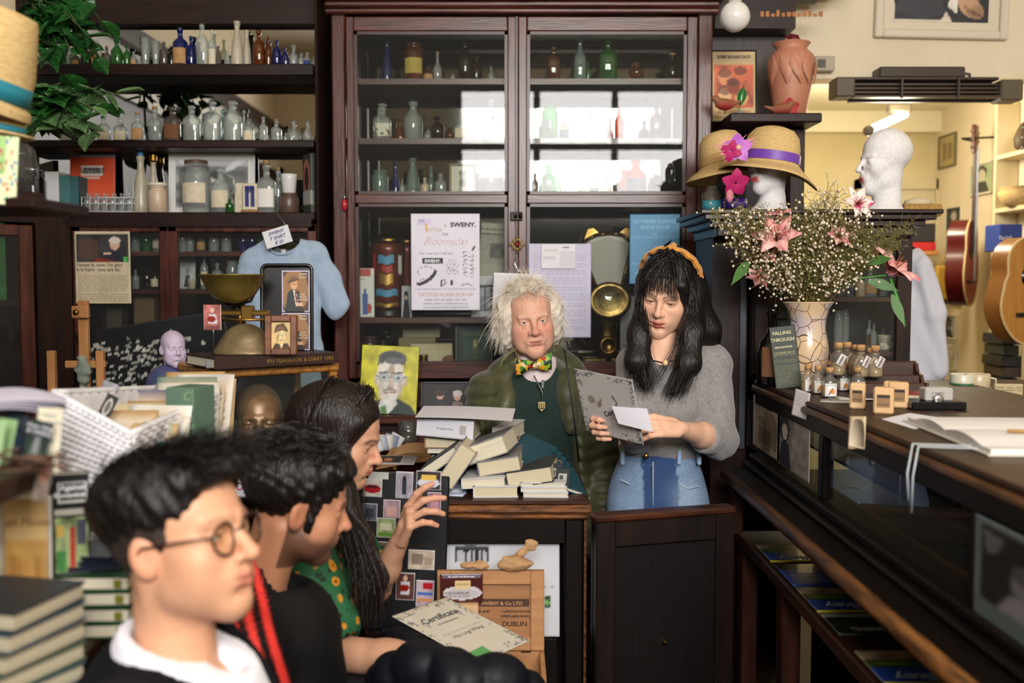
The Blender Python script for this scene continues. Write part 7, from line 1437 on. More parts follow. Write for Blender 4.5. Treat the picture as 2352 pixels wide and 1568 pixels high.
o,M=mag(2.70,.17,0,'blue and green travel magazine farthest along the leaflet shelf');letters('Dalkey',.05,M,0,.125,o,mat('ink_ice','#a8b8d8',.6),bold=.001)
o,M=mag(2.48,.19,1,'plain blue coach leaflet second along the leaflet shelf');letters('Dublin Express',.02,M,0,.15,o,mat('ink_ice','#a8b8d8'),bold=.0004)
o,M=mag(2.28,.18,0,'blue and green travel magazine third along the leaflet shelf');letters('Dalkey',.05,M,0,.125,o,mat('ink_ice','#a8b8d8'),bold=.001)
o,M=mag(2.13,.13,2,'green leaflet lettered Visit Dublin fourth along the leaflet shelf');letters('Visit Dublin',.018,M,0,.10,o,mat('ink_ice','#a8b8d8'),bold=.0004)
o,M=mag(1.86,.17,0,'blue and green travel magazine closest to the camera on the leaflet shelf');letters('Dalkey',.05,M,0,.125,o,mat('ink_ice','#a8b8d8'),bold=.001)
# ------------------------------------------------------------------ on top of the counter cabinet: foam heads and hats
foam=mat('foam_white','#d6d2d0',.65,bump=.35,bscale=260,color2='#c8c4c4',scale=40)
def foam_head(px,top,base,Y,yaw,label,sc=1.0):
 S=Soft((-.11,-.13,-.22),(.11,.14,.14),.0036)
 S.ell((0,-.012,.045),(.078,.098,.088),.02).ell((0,.028,-.03),(.058,.062,.085),.03).ell((0,.07,-.105),(.02,.016,.016),.025)
 S.cap((-.03,.015,-.08),(0,.06,-.105),.022,.018,.03).cap((.03,.015,-.08),(0,.06,-.105),.022,.018,.03)
 for q in(-1,1):S.ell((q*.031,.10,.0),(.020,.018,.014),.018,True).ell((q*.031,.074,-.001),(.015,.014,.010),.006).ell((q*.04,.058,-.03),(.02,.02,.02),.03).cap((q*.012,.088,.018),(q*.045,.075,.018),.006,.005,.012)
 S.cap((0,.086,.015),(0,.114,-.034),.006,.0085,.012).ell((0,.108,-.036),(.013,.010,.007),.008)
 S.ell((0,.086,-.066),(.026,.016,.02),.02).cap((-.016,.094,-.068),(.016,.094,-.068),.0055,.0055,.006).cap((-.013,.092,-.079),(.013,.092,-.079),.006,.006,.006)
 S.cap((0,-.02,-.06),(0,-.012,-.16),.050,.046,.03).cap((0,-.012,-.16),(0,-.006,-.20),.050,.085,.03);S.cut((0,0,-.203),(0,0,-1))
 V,Fc=S.mesh();c=np.tile(np.array((.78,.76,.76)),(len(V),1));lm=(V[:,1]>.088)*np.exp(-((V[:,2]+.0735)/.0125)**4)*np.exp(-(V[:,0]/.021)**4);c=mixc(c,'#b8352c',lm)
 k=Y/F;s=(base-top)*k/.338*sc;p=W(px,base,Y);M=Matrix.Translation((p.x,Y,ZTC+.001))@Matrix.Rotation(pi+rad(yaw),4,'Z')@Matrix.Scale(s,4)@Matrix.Translation((0,0,.203))
 o=vmesh('foam_head',xf(V,M),Fc,c,mat('foam',(1,1,1),.65,vcol=True,color2=(.9,.9,.9),scale=80,bump=.4,bscale=220),label=label,cat='mannequin head',group='foam display heads');return M
YFm=3.36
foam_head(2030,292,486,YFm,-82,'bare white foam display head in profile on the cabinet top')
Mh=foam_head(1768,288,478,YFm-.02,-52,'white foam display head wearing the purple-banded straw hat')
straw2=mat('straw_fine','#d8b980',.75,color2='#c4a066',scale=90,stretch=(1,1,3),bump=.4,bscale=200)
def cloche(M,r,hc,label,band,wav=.0):
 o=thing('straw_hat',label,'hat',group='straw hats on the cabinet');B=MB();nseg=56
 prof=[(0.0,hc),(r*.35,hc*.985),(r*.68,hc*.90),(r*.88,hc*.72),(r*.97,hc*.45),(r*1.0,hc*.12),(r*1.03,0),(r*1.18,-.010),(r*1.45,-.022),(r*1.75,-.040),(r*1.76,-.045),(r*1.45,-.028),(r*1.1,-.012)]
 def f(u,v):
  i=min(int(v*(len(prof)-1)),len(prof)-2);t=v*(len(prof)-1)-i;a=2*pi*u;rr_=prof[i][0]*(1-t)+prof[i+1][0]*t;z=prof[i][1]*(1-t)+prof[i+1][1]*t
  e=max(0,(rr_-r*1.05)/(r*.7));return(rr_*cos(a)*.96,rr_*sin(a)*1.08,z+wav*e*sin(2*a+.6)+wav*.5*e*sin(3*a))
 B.sheet(f,nseg,(len(prof)-1)*2,M=M);B.build('straw_body',straw2,o)
 if band:B=MB();B.sheet(lambda u,v:((r*(1.045-.03*v))*cos(2*pi*u)*.96,(r*(1.045-.03*v))*sin(2*pi*u)*1.08,.006+.030*v),48,1,M=M);B.build('hat_band',band,o)
 return o
hz=W(1768,385,YFm).z
h1=cloche(TR((W(1765,380,YFm).x,YFm-.01,W(0,378,YFm).z),rad(25))@Matrix.Rotation(rad(7),4,'Y')@Matrix.Rotation(rad(5),4,'X'),.094,.125,'fine straw hat with a purple ribbon on the foam head',mat('band_purple','#6a3aa0',.45),.022)
pf=W(1694,340,YFm-.14)
def orchid(c,d,size,m,parent,n=5):
 d=Vector(d).normalized();_,s,u=frame_from(d)
 for i in range(n):
  a=i*2*pi/n+.3;r_=s*cos(a)+u*sin(a);t_=d.cross(r_);B=MB();B.sheet(lambda uu,vv:tuple(Vector(c)+r_*size*(.08+vv)+d*size*(.25*vv-.35*vv**2)+t_*(uu-.5)*size*.85*sin(pi*min(1,.12+vv*.86))),4,6);B.build('petal',m,parent)
fl=thing('silk_orchid','purple and magenta silk orchid with pink feathers on the purple-banded hat','silk flower');orchid(pf,(-.15,-1,.1),.046,mat('petal_purple','#a04ab0',.55,color2='#c878c8',scale=20),fl);orchid(pf+Vector((-.022,-.006,-.010)),(-.5,-1,-.1),.034,mat('petal_magenta','#b01860',.55),fl,4)
MB().sphere(pf-Vector((0,.012,0)),.010,8).build('centre',mat('orchid_centre','#d8b09a',.6),fl)
B=MB();rs=random.Random(6)
for i in range(70):
 a0=pf+Vector((rs.uniform(-.01,.01),.008,rs.uniform(-.01,.01)));a=rs.uniform(2.2,4.4)if i<50 else rs.uniform(.2,1.2);L_=rs.uniform(.035,.075);e=a0+Vector((cos(a)*L_,rs.uniform(-.01,.01),sin(a)*L_*.7));nn=Vector((-sin(a),0,cos(a)))*.0022;B.add([a0-nn*.4,a0.lerp(e,.5)-nn,e,a0.lerp(e,.5)+nn],[(0,1,2,3)])
B.build('pink_feather',mat('feather_pink','#d88a98',.8),fl)
h2=cloche(TR((W(1672,355,3.45).x,3.50,W(0,372,3.45).z),0)@Matrix.Rotation(rad(-12),4,'Y'),.086,.115,'plain straw hat behind the purple-banded one',mat('band_cream','#b9955e',.7),.012)
h3=thing('black_hat','black felt hat with a violet band under the straw hats','hat');p=W(1680,480,3.42);Mh3=TR((p.x,3.44,ZTC+.002));MB().lathe([(.16,0),(.165,.006),(.10,.014),(.088,.02),(.084,.09),(.07,.12),(0,.13)],36,M=Mh3,sx=.62).build('felt_body',mat('felt_black','#0c0a0c',.9),h3);MB().lathe([(.091,.018),(.088,.050)],36,M=Mh3,sx=.62).build('hat_band',mat('band_violet','#3a1a78',.5),h3)
fl2=thing('silk_flower','drooping magenta silk flower with a pink tassel on the black hat','silk flower');pf2=W(1690,420,3.25);orchid(pf2,(.1,-1,-.4),.045,mat('petal_magenta','#b01860'),fl2,5);MB().sphere(W(1676,450,3.25),(.013,.010,.022),10).build('tassel',mat('tassel_pink','#c87888',.8),fl2)
tl=thing('teal_bottle','squat jar with a teal label beside the black hat','jar');p=W(1637,488,3.38);MB().lathe([(.03,0),(.032,.004),(.032,.07),(.02,.08),(.018,.095)],18,c=(p.x,3.40,ZTC+.001)).build('glass',GL['smoke'],tl);MB().lathe([(.0325,.012),(.0325,.045)],18,c=(p.x,3.40,ZTC+.001)).build('label',mat('label_teal','#2a7a88',.6),tl)
# ------------------------------------------------------------------ dresser shelf: terracotta vase, framed poster, birds, globe lamp
Yd=3.86
vz=thing('terracotta_vase','tall terracotta vase with raised leaves on the dresser shelf','vase',(W(1815,265,Yd).x,Yd,dz_+.0006));k=Yd/F;H_,r_=168*k,53*k
terr=mat('terracotta','#b87c62',.5,color2='#aa6e55',scale=6);MB().lathe([(r_*a,H_*b_)for a,b_ in((.62,0),(.66,.02),(.78,.3),(.95,.60),(1.0,.72),(.94,.82),(.70,.90),(.62,.93),(.78,.985),(.80,1.0),(.70,.99),(.55,.93))],36).build('body',terr,vz)
for i in range(5):
 a=-pi/2+(i-2)*.62;B=MB()
 def lfp(u,v,a=a):z=H_*(.42+.42*v);rr_=r_*(.90+.12*sin(pi*min(1,v*.9+.1)))*(1.03 if .1<v<.9 else .98);aa=a+.22*sin(v*3+i)+(u-.5)*.42*sin(pi*min(1,v+.04));return(rr_*cos(aa)*(1+.03*sin(pi*u)),rr_*sin(aa)*(1+.03*sin(pi*u)),z)
 B.sheet(lfp,5,8);B.build('raised_leaf',terr,vz)
rf=thing('dried_rose','dark red dried flower sticking out of the terracotta vase','flower');orchid(W(1822,88,Yd),(0,-.8,.6),.03,mat('petal_dark_red','#5a0c10',.6),rf,6);MB().sphere(W(1822,90,Yd),.018,10).build('head',mat('petal_dark_red','#5a0c10'),rf);MB().tube([W(1820,100,Yd),W(1816,150,Yd)],.003,5).build('stem',mat('stem_brown','#3a2414',.7),rf)
cv=Canvas(36,56,'#c4a878');cv.noise(3,5,.15);cv.rect(.04,.03,.96,.16,'#b8a078');cv.rect(.06,.2,.94,.80,'#b5583a');cv.noise(6,7,.9,(.06,.2,.94,.80));
for x,y,g_ in((.3,.38,'#d88a5c'),(.65,.34,'#c9683c'),(.3,.62,'#d8a878'),(.68,.66,'#d0a06c'),(.48,.5,'#8a3a28')):cv.ell(x,y,.15,.11,g_);cv.ell(x,y-.06,.15,.06,'#4a2a1c',.7)
cv.rect(.1,.84,.9,.9,'#b58a5a');cv.rect(.1,.93,.8,.95,'#7a5a3a',.6)
o,M,w_,h_=frame_pic('framed_poster',1634,1738,103,268,3.95,dz_,cv,GL['black'],'narrow framed vintage poster with orange faces on the dresser shelf',fw=.006,lean=.08);letters('SOME INDIAN DAYS',.017,M,0,h_*.885,o,mat('ink_news','#4a4238'),bold=.0006,y=-.002,sx=.85)
def bird(px,py,Y,label,colb,flip=1):
 o=thing('ornament_bird',label,'ornament',group='bird ornaments');p=W(px,py,Y);S=Soft(p-Vector((.075,.04,.05)),p+Vector((.075,.04,.06)),.004);S.ell(tuple(p),(.034,.02,.022),.01).cap(tuple(p+Vector((flip*.02,0,.008))),tuple(p+Vector((flip*.036,0,.022))),.014,.013,.012).cap(tuple(p-Vector((flip*.025,0,0))),tuple(p-Vector((flip*.062,0,-.012))),.010,.004,.01).cap(tuple(p+Vector((flip*.046,0,.022))),tuple(p+Vector((flip*.06,0,.019))),.005,.0015,.004);V,Fc=S.mesh();c=np.tile(np.array(C('#8a5a3c')),(len(V),1));c=mixc(c,colb,gauss(V,tuple(p+Vector((0,-.01,-.012))),(.035,.03,.018))*1.2);vmesh('body',V,Fc,c,mat('feathered',(1,1,1),.7,vcol=True),o)
 MB().tube([p-Vector((0,0,.018)),Vector((p.x,p.y,dz_+.001))],.002,5).build('leg',GL['black'],o)
bird(1665,240,3.76,'red-breasted brown bird ornament before the framed poster','#8a1a14',-1);bird(1795,252,3.74,'reddish bird ornament at the foot of the terracotta vase','#7a2018')
MB().lathe([(.018,0),(.022,.004),(.020,.012),(.006,.016)],14).build('stone_egg',mat('stone_grey','#8a8078',.7),loc=(W(1700,262,3.78).x,3.78,dz_+.0006),label='small grey stone dish beside the bird ornament',cat='dish')
lg=thing('green_leaf_ornament','upright glossy green glass leaf before the framed poster','ornament');p=W(1700,258,3.80);MB().tube([(p.x-.006,3.80,dz_),(p.x-.002,3.80,dz_+.05)],.0025,5).build('stem',mat('silk_stalk','#4a8a34'),lg);B=MB();B.sheet(lambda u,v:(p.x+(u-.5)*.034*sin(pi*min(1,v+.05))+.012*v,3.80-.01*(1-(2*u-1)**2),dz_+.04+.075*v),4,8);B.build('leaf',mat('leaf_gloss','#156a28',.2),lg)
rb=thing('red_bow','red ribbon bow at the foot of the terracotta vase','bow');orchid(W(1815,245,3.74),(0,-1,.2),.035,mat('ribbon_red','#a01824',.5),rb,5)
lp=thing('globe_lamp','white opal globe lamp hanging above the dresser','lamp');pg_=W(1688,38,3.55);MB().sphere(pg_,.053,24).build('globe',mat('opal_glass','#dcd8d2',.18,coat=.5),lp);MB().lathe([(.022,0),(.024,.01),(.022,.05),(.012,.055)],16,c=(pg_.x,pg_.y,pg_.z+.048)).build('gallery',mat('lamp_white','#c9c4bc',.4),lp);MB().tube([pg_+Vector((0,0,.1)),pg_+Vector((0,0,.5)),Vector((pg_.x,pg_.y,HC))],.006,8).build('stem',mat('lamp_white','#c9c4bc'),lp)
# ------------------------------------------------------------------ upper wall: large picture, heater, boxes; fluorescent lamp in the back room
Yw=YB-.012
bp_=thing('wall_picture','large white-framed drawing of folded hands high on the plaster wall','picture');k=Yw/F;x0,x1=W(2007,40,Yw).x,W(2312,40,Yw).x;z0,z1=W(2100,90,Yw).z,W(2100,90,Yw).z+.62;Mw=TR(((x0+x1)/2,Yw,z0))@Matrix.Rotation(rad(1.2),4,'Y');ww=x1-x0;hh=.62
B=MB()
for q in((-ww/2,0,-ww/2+.035,hh),(ww/2-.035,0,ww/2,hh),(-ww/2+.035,0,ww/2-.035,.035),(-ww/2+.035,hh-.035,ww/2-.035,hh)):B.boxp((q[0],-.022,q[1]),(q[2],.01,q[3]),M=Mw,bev=.005)
B.build('frame',mat('frame_limed','#cfc4b0',.5),bp_);MB().boxp((-ww/2+.03,-.002,.03),(ww/2-.03,.008,hh-.03),M=Mw).build('mount',mat('mount_cream','#d2c5ae',.8),bp_)
cv=Canvas(72,84,'#cfc4b0');cv.poly([(.02,.98),(0,.78),(.3,.4),(.7,.35),(1,.5),(1,1),(.62,1),(.55,.9),(.5,.98)],'#26262a');cv.poly([(.02,.9),(.08,.78),(.5,.80),(.55,.92),(.3,.98)],'#33343a');cv.poly([(.56,.86),(.6,.78),(.68,.80),(.66,.92)],'#d8d2c8');cv.ell(.80,.86,.14,.085,'#b08a6e',rot=.5);cv.ell(.88,.91,.07,.06,'#a07a5e')
for i in range(4):cv.line([(.74+.04*i,.85+.02*i),(.80+.045*i,.93+.005*i)],.007,'#6a4c3a')
cv.noise(3,10,.2);picture(cv,'drawing',Mw@TR((0,-.0035,.07)),ww-.16,hh-.14,bp_)
ht=thing('wall_heater','long brown infrared bar heater fixed over the doorway','heater');Yq=YB-.14;hm=mat('heater_brown','#3a3028',.45);kx2=lambda px,py=200:W(px,py,Yq).x;kz2=lambda py:W(2100,py,Yq).z
B=MB();B.boxp((kx2(1920),Yq,kz2(222)),(kx2(1965),Yq+.10,kz2(176)),bev=.006);B.build('end_cap',mat('heater_olive','#554a38',.5),ht);B=MB();B.boxp((kx2(2300),Yq,kz2(230)),(kx2(2352),Yq+.10,kz2(182)),bev=.006);B.build('end_cap',MATS['heater_olive'],ht)
B=MB();B.boxp((kx2(1965),Yq+.02,kz2(178)-.005),(kx2(2300),Yq+.10,kz2(174)),bev=.003);B.boxp((kx2(1965),Yq+.08,kz2(226)),(kx2(2300),Yq+.10,kz2(176)));B.build('housing',hm,ht)
for i in range(4):B=MB();B.boxp((kx2(1965),Yq+.01+.01*i,kz2(222)+.018*i),(kx2(2300),Yq+.06,kz2(222)+.018*i+.008));B.build('slat',mat('heater_slat','#4a3c30',.4,metal=.4),ht)
for px in(2070,2200):B=MB();B.boxp((kx2(px),Yq-.002,kz2(226)),(kx2(px)+.008,Yq+.012,kz2(178)));B.build('guard',hm,ht)
MB().boxp((kx2(2030),Yq+.05,kz2(172)),(kx2(2230),YB-.001,kz2(146)),bev=.006).build('bracket_box',hm,ht);MB().tube([(kx2(2230),Yq+.08,kz2(160)),(kx2(2246),Yq+.08,kz2(162)),(kx2(2246),Yq+.08,kz2(174))],.008,6).build('bracket_arm',hm,ht)
ju=thing('wall_switch_box','grey electrical box fixed on the plaster beside the dresser','switch box');MB().boxp((W(1868,0,Yw).x,YB-.05,W(1890,167,Yw).z),(W(1914,0,Yw).x,YB-.001,W(1890,133,Yw).z),bev=.004).build('housing',mat('plastic_beige','#a89c86',.5),ju);MB().boxp((W(1874,0,Yw).x,YB-.054,W(1890,160,Yw).z),(W(1892,0,Yw).x,YB-.05,W(1890,141,Yw).z)).build('panel',mat('plastic_grey','#4a463f',.5),ju)
fl_=thing('ceiling_lamp','glowing fluorescent batten lamp on the back room ceiling','lamp');a,b_=W(1995,300,4.62),W(2078,262,5.1);em=mat('lamp_glow','#fff4d8',.5,emit='#fff0cc',estr=14);MB().tube([a,b_],.019,12).build('tube',em,fl_);MB().boxp((W(2042,0,5.1).x,5.05,W(0,262,5.1).z),(W(2092,0,5.1).x,5.12,W(0,240,5.1).z),bev=.01).build('holder',mat('lamp_holder','#6a6456',.5),fl_);MB().tube([W(2072,245,5.1),W(2085,215,5.15),(W(2085,215,5.15).x,5.15,2.5)],.009,6).build('bracket',MATS['lamp_holder'],fl_);MB().lathe([(.010,-.022),(.024,-.012),(.024,.012),(.010,.022)],12,M=Matrix.Translation(a)@Matrix.Rotation(pi/2,4,'X')).build('end_cap',MATS['lamp_holder'],fl_)
l=bpy.data.lights.new('lamp_light','POINT');l.energy=17;l.color=(1,.89,.68);l.shadow_soft_size=.12;lo_=bpy.data.objects.new('lamp_light',l);COL.objects.link(lo_);lo_.location=(a+b_)/2+Vector((0,-.02,-.10));lo_.parent=fl_;lo_.matrix_parent_inverse=Matrix.Identity(4)
# ------------------------------------------------------------------ back room: coat, guitars, shelf unit, pictures
lcoat=thing('lab_coat','white laboratory coat hanging behind the counter cabinet','coat');Yc=3.95;k=Yc/F;S=Soft((W(2060,700,Yc).x,Yc-.10,W(2100,890,Yc).z),(W(2190,700,Yc).x,Yc+.10,W(2100,555,Yc).z),.008)
wx=lambda px:W(px,700,Yc).x;wz=lambda py:W(2100,py,Yc).z
S.chain([(wx(2098),Yc,wz(600)),(wx(2110),Yc,wz(700)),(wx(2122),Yc,wz(870))],[.05,.075,.085],.03,flat=((0,1,0),.55));S.chain([(wx(2110),Yc-.02,wz(610)),(wx(2138),Yc-.03,wz(720)),(wx(2150),Yc-.03,wz(850))],[.04,.042,.038],.02);S.warp(lambda x,y,z:.006*np.sin(90*x+20*z)*np.sin(14*z));S.cut((0,0,wz(872)),(0,0,-1));sdf_obj('cloth',S,mat('cotton_white','#c9c9d2',.8),lcoat)
cst=thing('coat_stand','dark upright pole the laboratory coat hangs on','coat stand');MB().tube([(wx(2098),Yc+.10,.01),(wx(2098),Yc+.10,wz(580)),(wx(2098),Yc+.02,wz(572))],.012,8).build('pole',wood_dark,cst);MB().lathe([(.15,0),(.15,.02),(.03,.03)],20,c=(wx(2098),Yc+.10,0)).build('foot',wood_dark,cst)
def guitar(px,top,base,Y,label,body_m,side_m,yaw,cutx=1.0):
 o=thing('guitar',label,'guitar',group='guitars hanging in the back room');k=Y/F;Lb=(base-top)*k;p=W(px,base,Y);M=TR((p.x,Y,p.z),yaw);n=40;s=Lb/.49
 def outl(t):a=2*pi*t;z=.245-.245*cos(a);wv=.185*sin(a)*(1-.10*cos(a));q=(z-.29)/.10;return((wv*(1-.26*math.exp(-q*q))+.0)*s*(1.0 if z<.29 else .86),z*s)
 P=[outl(i/n)for i in range(n)];D=.10*s;B=MB();B.add([(x,0,z)for x,z in P],[tuple(range(n-1,-1,-1))],0,False,M);B.add([(x,D,z)for x,z in P],[tuple(range(n))],0,False,M);B.build('soundboard',body_m,o)
 B=MB();B.add([(x,y,z)for y in(0,D)for x,z in P],[(i,(i+1)%n,(i+1)%n+n,i+n)for i in range(n)],0,True,M);B.build('side',side_m,o);B=MB();B.tube([M@Vector((x,0,z))for x,z in P],.006*s,6,closed=True);B.build('binding',mat('binding_cream','#c9ad78',.5),o)
 MB().lathe([(.045*s,0),(.045*s,.001)],24,M=M@TR((0,-.001,.31*s),rx=pi/2)).build('sound_hole',GL['black'],o);MB().boxp((-.028*s,-.016,.30*s),(.028*s,-.001,.86*s),M=M,bev=.002).build('neck',mat('fretboard','#3a2418',.45),o);MB().boxp((-.04*s,-.012,.86*s),(.04*s,.006,1.02*s),M=M@Matrix.Rotation(0,4,'X'),bev=.003).build('headstock',side_m,o);MB().boxp((-.07*s,-.012,.125*s),(.07*s,-.001,.145*s),M=M,bev=.002).build('bridge',GL['black'],o)
 for i in range(6):MB().tube([M@Vector(((i-2.5)*.009*s,-.018,.14*s)),M@Vector(((i-2.5)*.0075*s,-.02,.90*s))],.0009,4,caps=False).build('string',steel,o)
 for i in range(12):z_=(.86-.045*i*(1-.02*i))*s;MB().boxp((-.028*s,-.0175,z_),(.028*s,-.016,z_+.0015),M=M).build('fret',steel,o)
 MB().tube([M@Vector((0,.005,.93*s)),M@Vector((0,.06,.95*s)),Vector(((XR-.002),(M@Vector((0,.06,0))).y,p.z+.96*s))],.006,6).build('wall_hook',GL['black'],o)
 for i in range(3):
  for q in(-1,1):MB().lathe([(.005,0),(.005,.02),(.009,.024),(0,.03)],8,M=M@TR((q*.04*s,-.003,(.89+.045*i)*s),ry=q*pi/2)).build('tuning_peg',steel,o)
 return o
guitar(2228,505,702,5.12,'red acoustic guitar hanging turned on the back room shelf end',mat('lacquer_red','#8a2a26',.25,color2='#a84a3c',scale=3),mat('lacquer_red_dark','#4a0a0c',.25),rad(52));guitar(2358,545,790,4.32,'tan acoustic guitar hanging at the edge of the back room shelves',mat('spruce','#b98240',.35,color2='#a9712f',scale=6,stretch=(8,1,1)),mat('spruce_side','#8a5826',.35),rad(20))
su=thing('shelf_unit','white painted shelf unit in the back room','shelf unit');wp=mat('shelf_white','#c9bb98',.6);xs0=W(2296,500,4.9).x;MB().boxp((xs0,4.95,0),(XR-.004,4.975,2.38)).build('side',wp,su)
for py in(355,478,580,930):z=W(2300,py,4.9).z;MB().boxp((xs0,4.62,z-.02),(XR-.004,4.95,z)).build('shelf',wp,su)
MB().boxp((xs0,4.62,0),(xs0+.02,4.65,2.38)).build('post',wp,su)
zs=lambda py:W(2300,py,4.9).z
o=thing('round_basket','round woven straw basket on the white shelf unit','basket');MB().lathe([(.06,0),(.09,.03),(.10,.06),(.09,.085),(.10,.09),(.085,.09),(.08,.05),(0,.01)],24,c=(W(2338,470,4.8).x,4.78,zs(478)+.001)).build('woven_bowl',straw,o)
o=MB().boxp((W(2300,0,4.75).x,4.70,zs(580)+.001),(W(2352,0,4.75).x,4.85,zs(520)),bev=.003).build('blue_carton',mat('carton_blue','#1c3a8a',.5),label='blue printed carton on the white shelf unit',cat='carton');Mq=TR((W(2325,0,4.7).x,4.70,zs(578)));letters('facial',.03,Mq,0,.05,o,mat('ink_white','#e8e6ee'))
pn=thing('pine_cone','dark brown carved ornament on the highest white shelf','ornament');MB().lathe([(.02,0),(.04,.02),(.045,.06),(.03,.10),(.012,.13),(0,.14)],14,c=(W(2345,350,4.8).x,4.78,zs(355)+.001),flute=7,fd=.12).build('carving',mat('carving_brown','#4a3a28',.6),pn)
rs=random.Random(44)
for i in range(7):
 zz=zs(930)+.001+i*.052;
 MB().boxp((W(2296,0,4.8).x+.01*(i%2),4.68,zz),(XR-.05-.03*(i%3),4.88,zz+.048),bev=.003).build('stacked_book',mat('shelfbook_%d'%(i%4),('#1c1a1a','#2a3430','#16202c','#3a2c22')[i%4],.5),label=f'dark book, {ORD[i + 1]} from the bottom on the low white shelf',cat='book',group='books on the low white shelf')
def wall_pic(px0,px1,top,base,cv,label,fm,Xw=None,Yq=None,frame=.01):
 o=thing('framed_picture',label,'picture')
 if Xw is not None:
  a,b_=WX((px0),(top+base)/2,Xw),WX(px1,(top+base)/2,Xw);z1_,z0_=W(px0,top,a.y).z,W(px0,base,a.y).z;w_,h_=abs(a.y-b_.y),z1_-z0_;M=TR((Xw-.004,(a.y+b_.y)/2,z0_),rad(-90))
 else:p=W((px0+px1)/2,base,Yq);k=Yq/F;w_,h_=(px1-px0)*k,(base-top)*k;M=TR((p.x,Yq-.004,p.z))
 B=MB()
 for q in((-w_/2,0,-w_/2+frame,h_),(w_/2-frame,0,w_/2,h_),(-w_/2+frame,0,w_/2-frame,frame),(-w_/2+frame,h_-frame,w_/2-frame,h_)):B.boxp((q[0],-.012,q[1]),(q[2],.003,q[3]),M=M)
 B.build('frame',fm,o);picture(cv,'print',M@TR((0,-.004,frame)),w_-2*frame,h_-2*frame,o);return o
def face_cv(bg,fg,hair,seed):c=Canvas(22,28,bg);c.noise(seed,4,.3);c.ell(.5,.32,.24,.26,hair);c.ell(.5,.38,.17,.19,fg);c.poly([(.15,1),(.3,.62),(.7,.62),(.85,1)],hair);return c
olv=mat('frame_olive','#6a6246',.5);wfm=mat('frame_pale','#cfc6ae',.5);cv=Canvas(20,24,'#a8986a');cv.noise(4,4,.2);cv.rect(.2,.25,.45,.8,'#6a5a34',.7);cv.rect(.55,.25,.8,.8,'#6a5a34',.7)
wall_pic(2160,2198,315,390,cv,'olive-framed print on the back room side wall',olv,Xw=XR);wall_pic(2232,2285,380,452,face_cv('#9aa880','#b8b098','#3a3a34',3),'pale photograph of a dark-haired person near the guitar neck',wfm,Xw=XR);wall_pic(2176,2212,478,532,face_cv('#1c1c1c','#a8a098','#4a4844',4),'upper dark portrait photograph on the back room side wall',wfm,Xw=XR,frame=.006);wall_pic(2176,2212,540,588,face_cv('#4a4a46','#b8b0a0','#1c1c1c',5),'second portrait photograph below the dark one on the side wall',wfm,Xw=XR,frame=.006)
cv=Canvas(24,34,'#3a3a38');cv.noise(6,6,.6);cv.rect(0,0,1,.2,'#b8b0a0');wall_pic(2172,2212,600,700,cv,'tall grey clipping on the back room side wall',wfm,Xw=XR,frame=.005);wall_pic(2160,2200,720,775,face_cv('#8a8a84','#4a4640','#1c1c1a',7),'small photograph with two figures below the clipping',wfm,Xw=XR,frame=.008);cv=Canvas(24,34,'#a8a08c');cv.noise(6,8,.5);wall_pic(2160,2200,780,842,cv,'sheet of small portrait pictures lowest on the side wall',wfm,Xw=XR,frame=.004)
sh_=thing('wall_shelf','short wooden wall shelf holding black and red boxes in the back room','shelf');Ys=5.35;MB().boxp((W(2102,0,Ys).x,Ys,W(0,586,Ys).z),(W(2172,0,Ys).x,Ys+.2,W(0,576,Ys).z),bev=.003).build('board',mat('shelf_pine','#a8763a',.5),sh_);MB().boxp((W(2110,0,Ys).x,Ys+.18,W(0,640,Ys).z),(W(2120,0,Ys).x,Ys+.2,W(0,586,Ys).z)).build('bracket',mat('shelf_pine','#a8763a'),sh_)
MB().boxp((W(2102,0,Ys).x,Ys+.02,W(0,575.5,Ys).z),(W(2168,0,Ys).x,Ys+.18,W(0,556,Ys).z),bev=.004).build('red_box',mat('box_red','#a81c1c',.5),label='flat red box on the short wall shelf',cat='box');MB().boxp((W(2104,0,Ys).x,Ys+.03,W(0,555.5,Ys).z),(W(2168,0,Ys).x,Ys+.18,W(0,512,Ys).z),bev=.004).build('black_box',mat('box_black','#1a1816',.6),label='black box standing on the flat red box',cat='box')
o=thing('woven_basket','oblong woven basket with white contents on the cabinet top','basket');p=W(2115,490,3.52);MB().boxp((p.x-.075,3.50,ZTC+.001),(p.x+.07,3.60,ZTC+.045),bev=.008).build('woven_body',mat('basket_cane','#b8914e',.7,color2='#9a7436',scale=50,stretch=(3,3,1),bump=.5),o);MB().lathe([(.05,0),(.045,.014),(.02,.024),(0,.026)],16,c=(p.x,3.55,ZTC+.0455),sy=.7).build('contents',mat('cotton_pale','#c9b99a',.9),o)
MB().boxp((W(2085,0,3.4).x-.012,3.40,ZTC+.001),(W(2085,0,3.4).x+.006,3.43,ZTC+.035),bev=.003).build('small_tin',mat('tin_dark','#3a342e',.4,metal=.5),label='small dark tin beside the bare foam head',cat='tin')
yc_=thing('yellow_bag','yellow paper bag hanging on the back room wall','bag');p=W(2172,690,5.3);MB().boxp((p.x-.05,5.3,W(0,690,5.3).z),(p.x+.05,5.34,W(0,610,5.3).z),bev=.01).build('bag_body',mat('bag_yellow','#a8862c',.7),yc_);MB().tube([(p.x-.03,5.32,W(0,610,5.3).z),(p.x,5.33,W(0,585,5.3).z),(p.x+.03,5.32,W(0,610,5.3).z)],.004,5).build('handle',mat('bag_yellow','#a8862c'),yc_)
wt=thing('rear_worktop','narrow worktop behind the counter by the back room doorway','worktop');MB().boxp((1.5,2.9,ZD-.06),(XR-.01,3.5,ZD-.03),bev=.004).build('top',topm,wt);MB().boxp((1.52,2.95,0),(XR-.02,3.48,ZD-.06)).build('body',wood_black,wt)
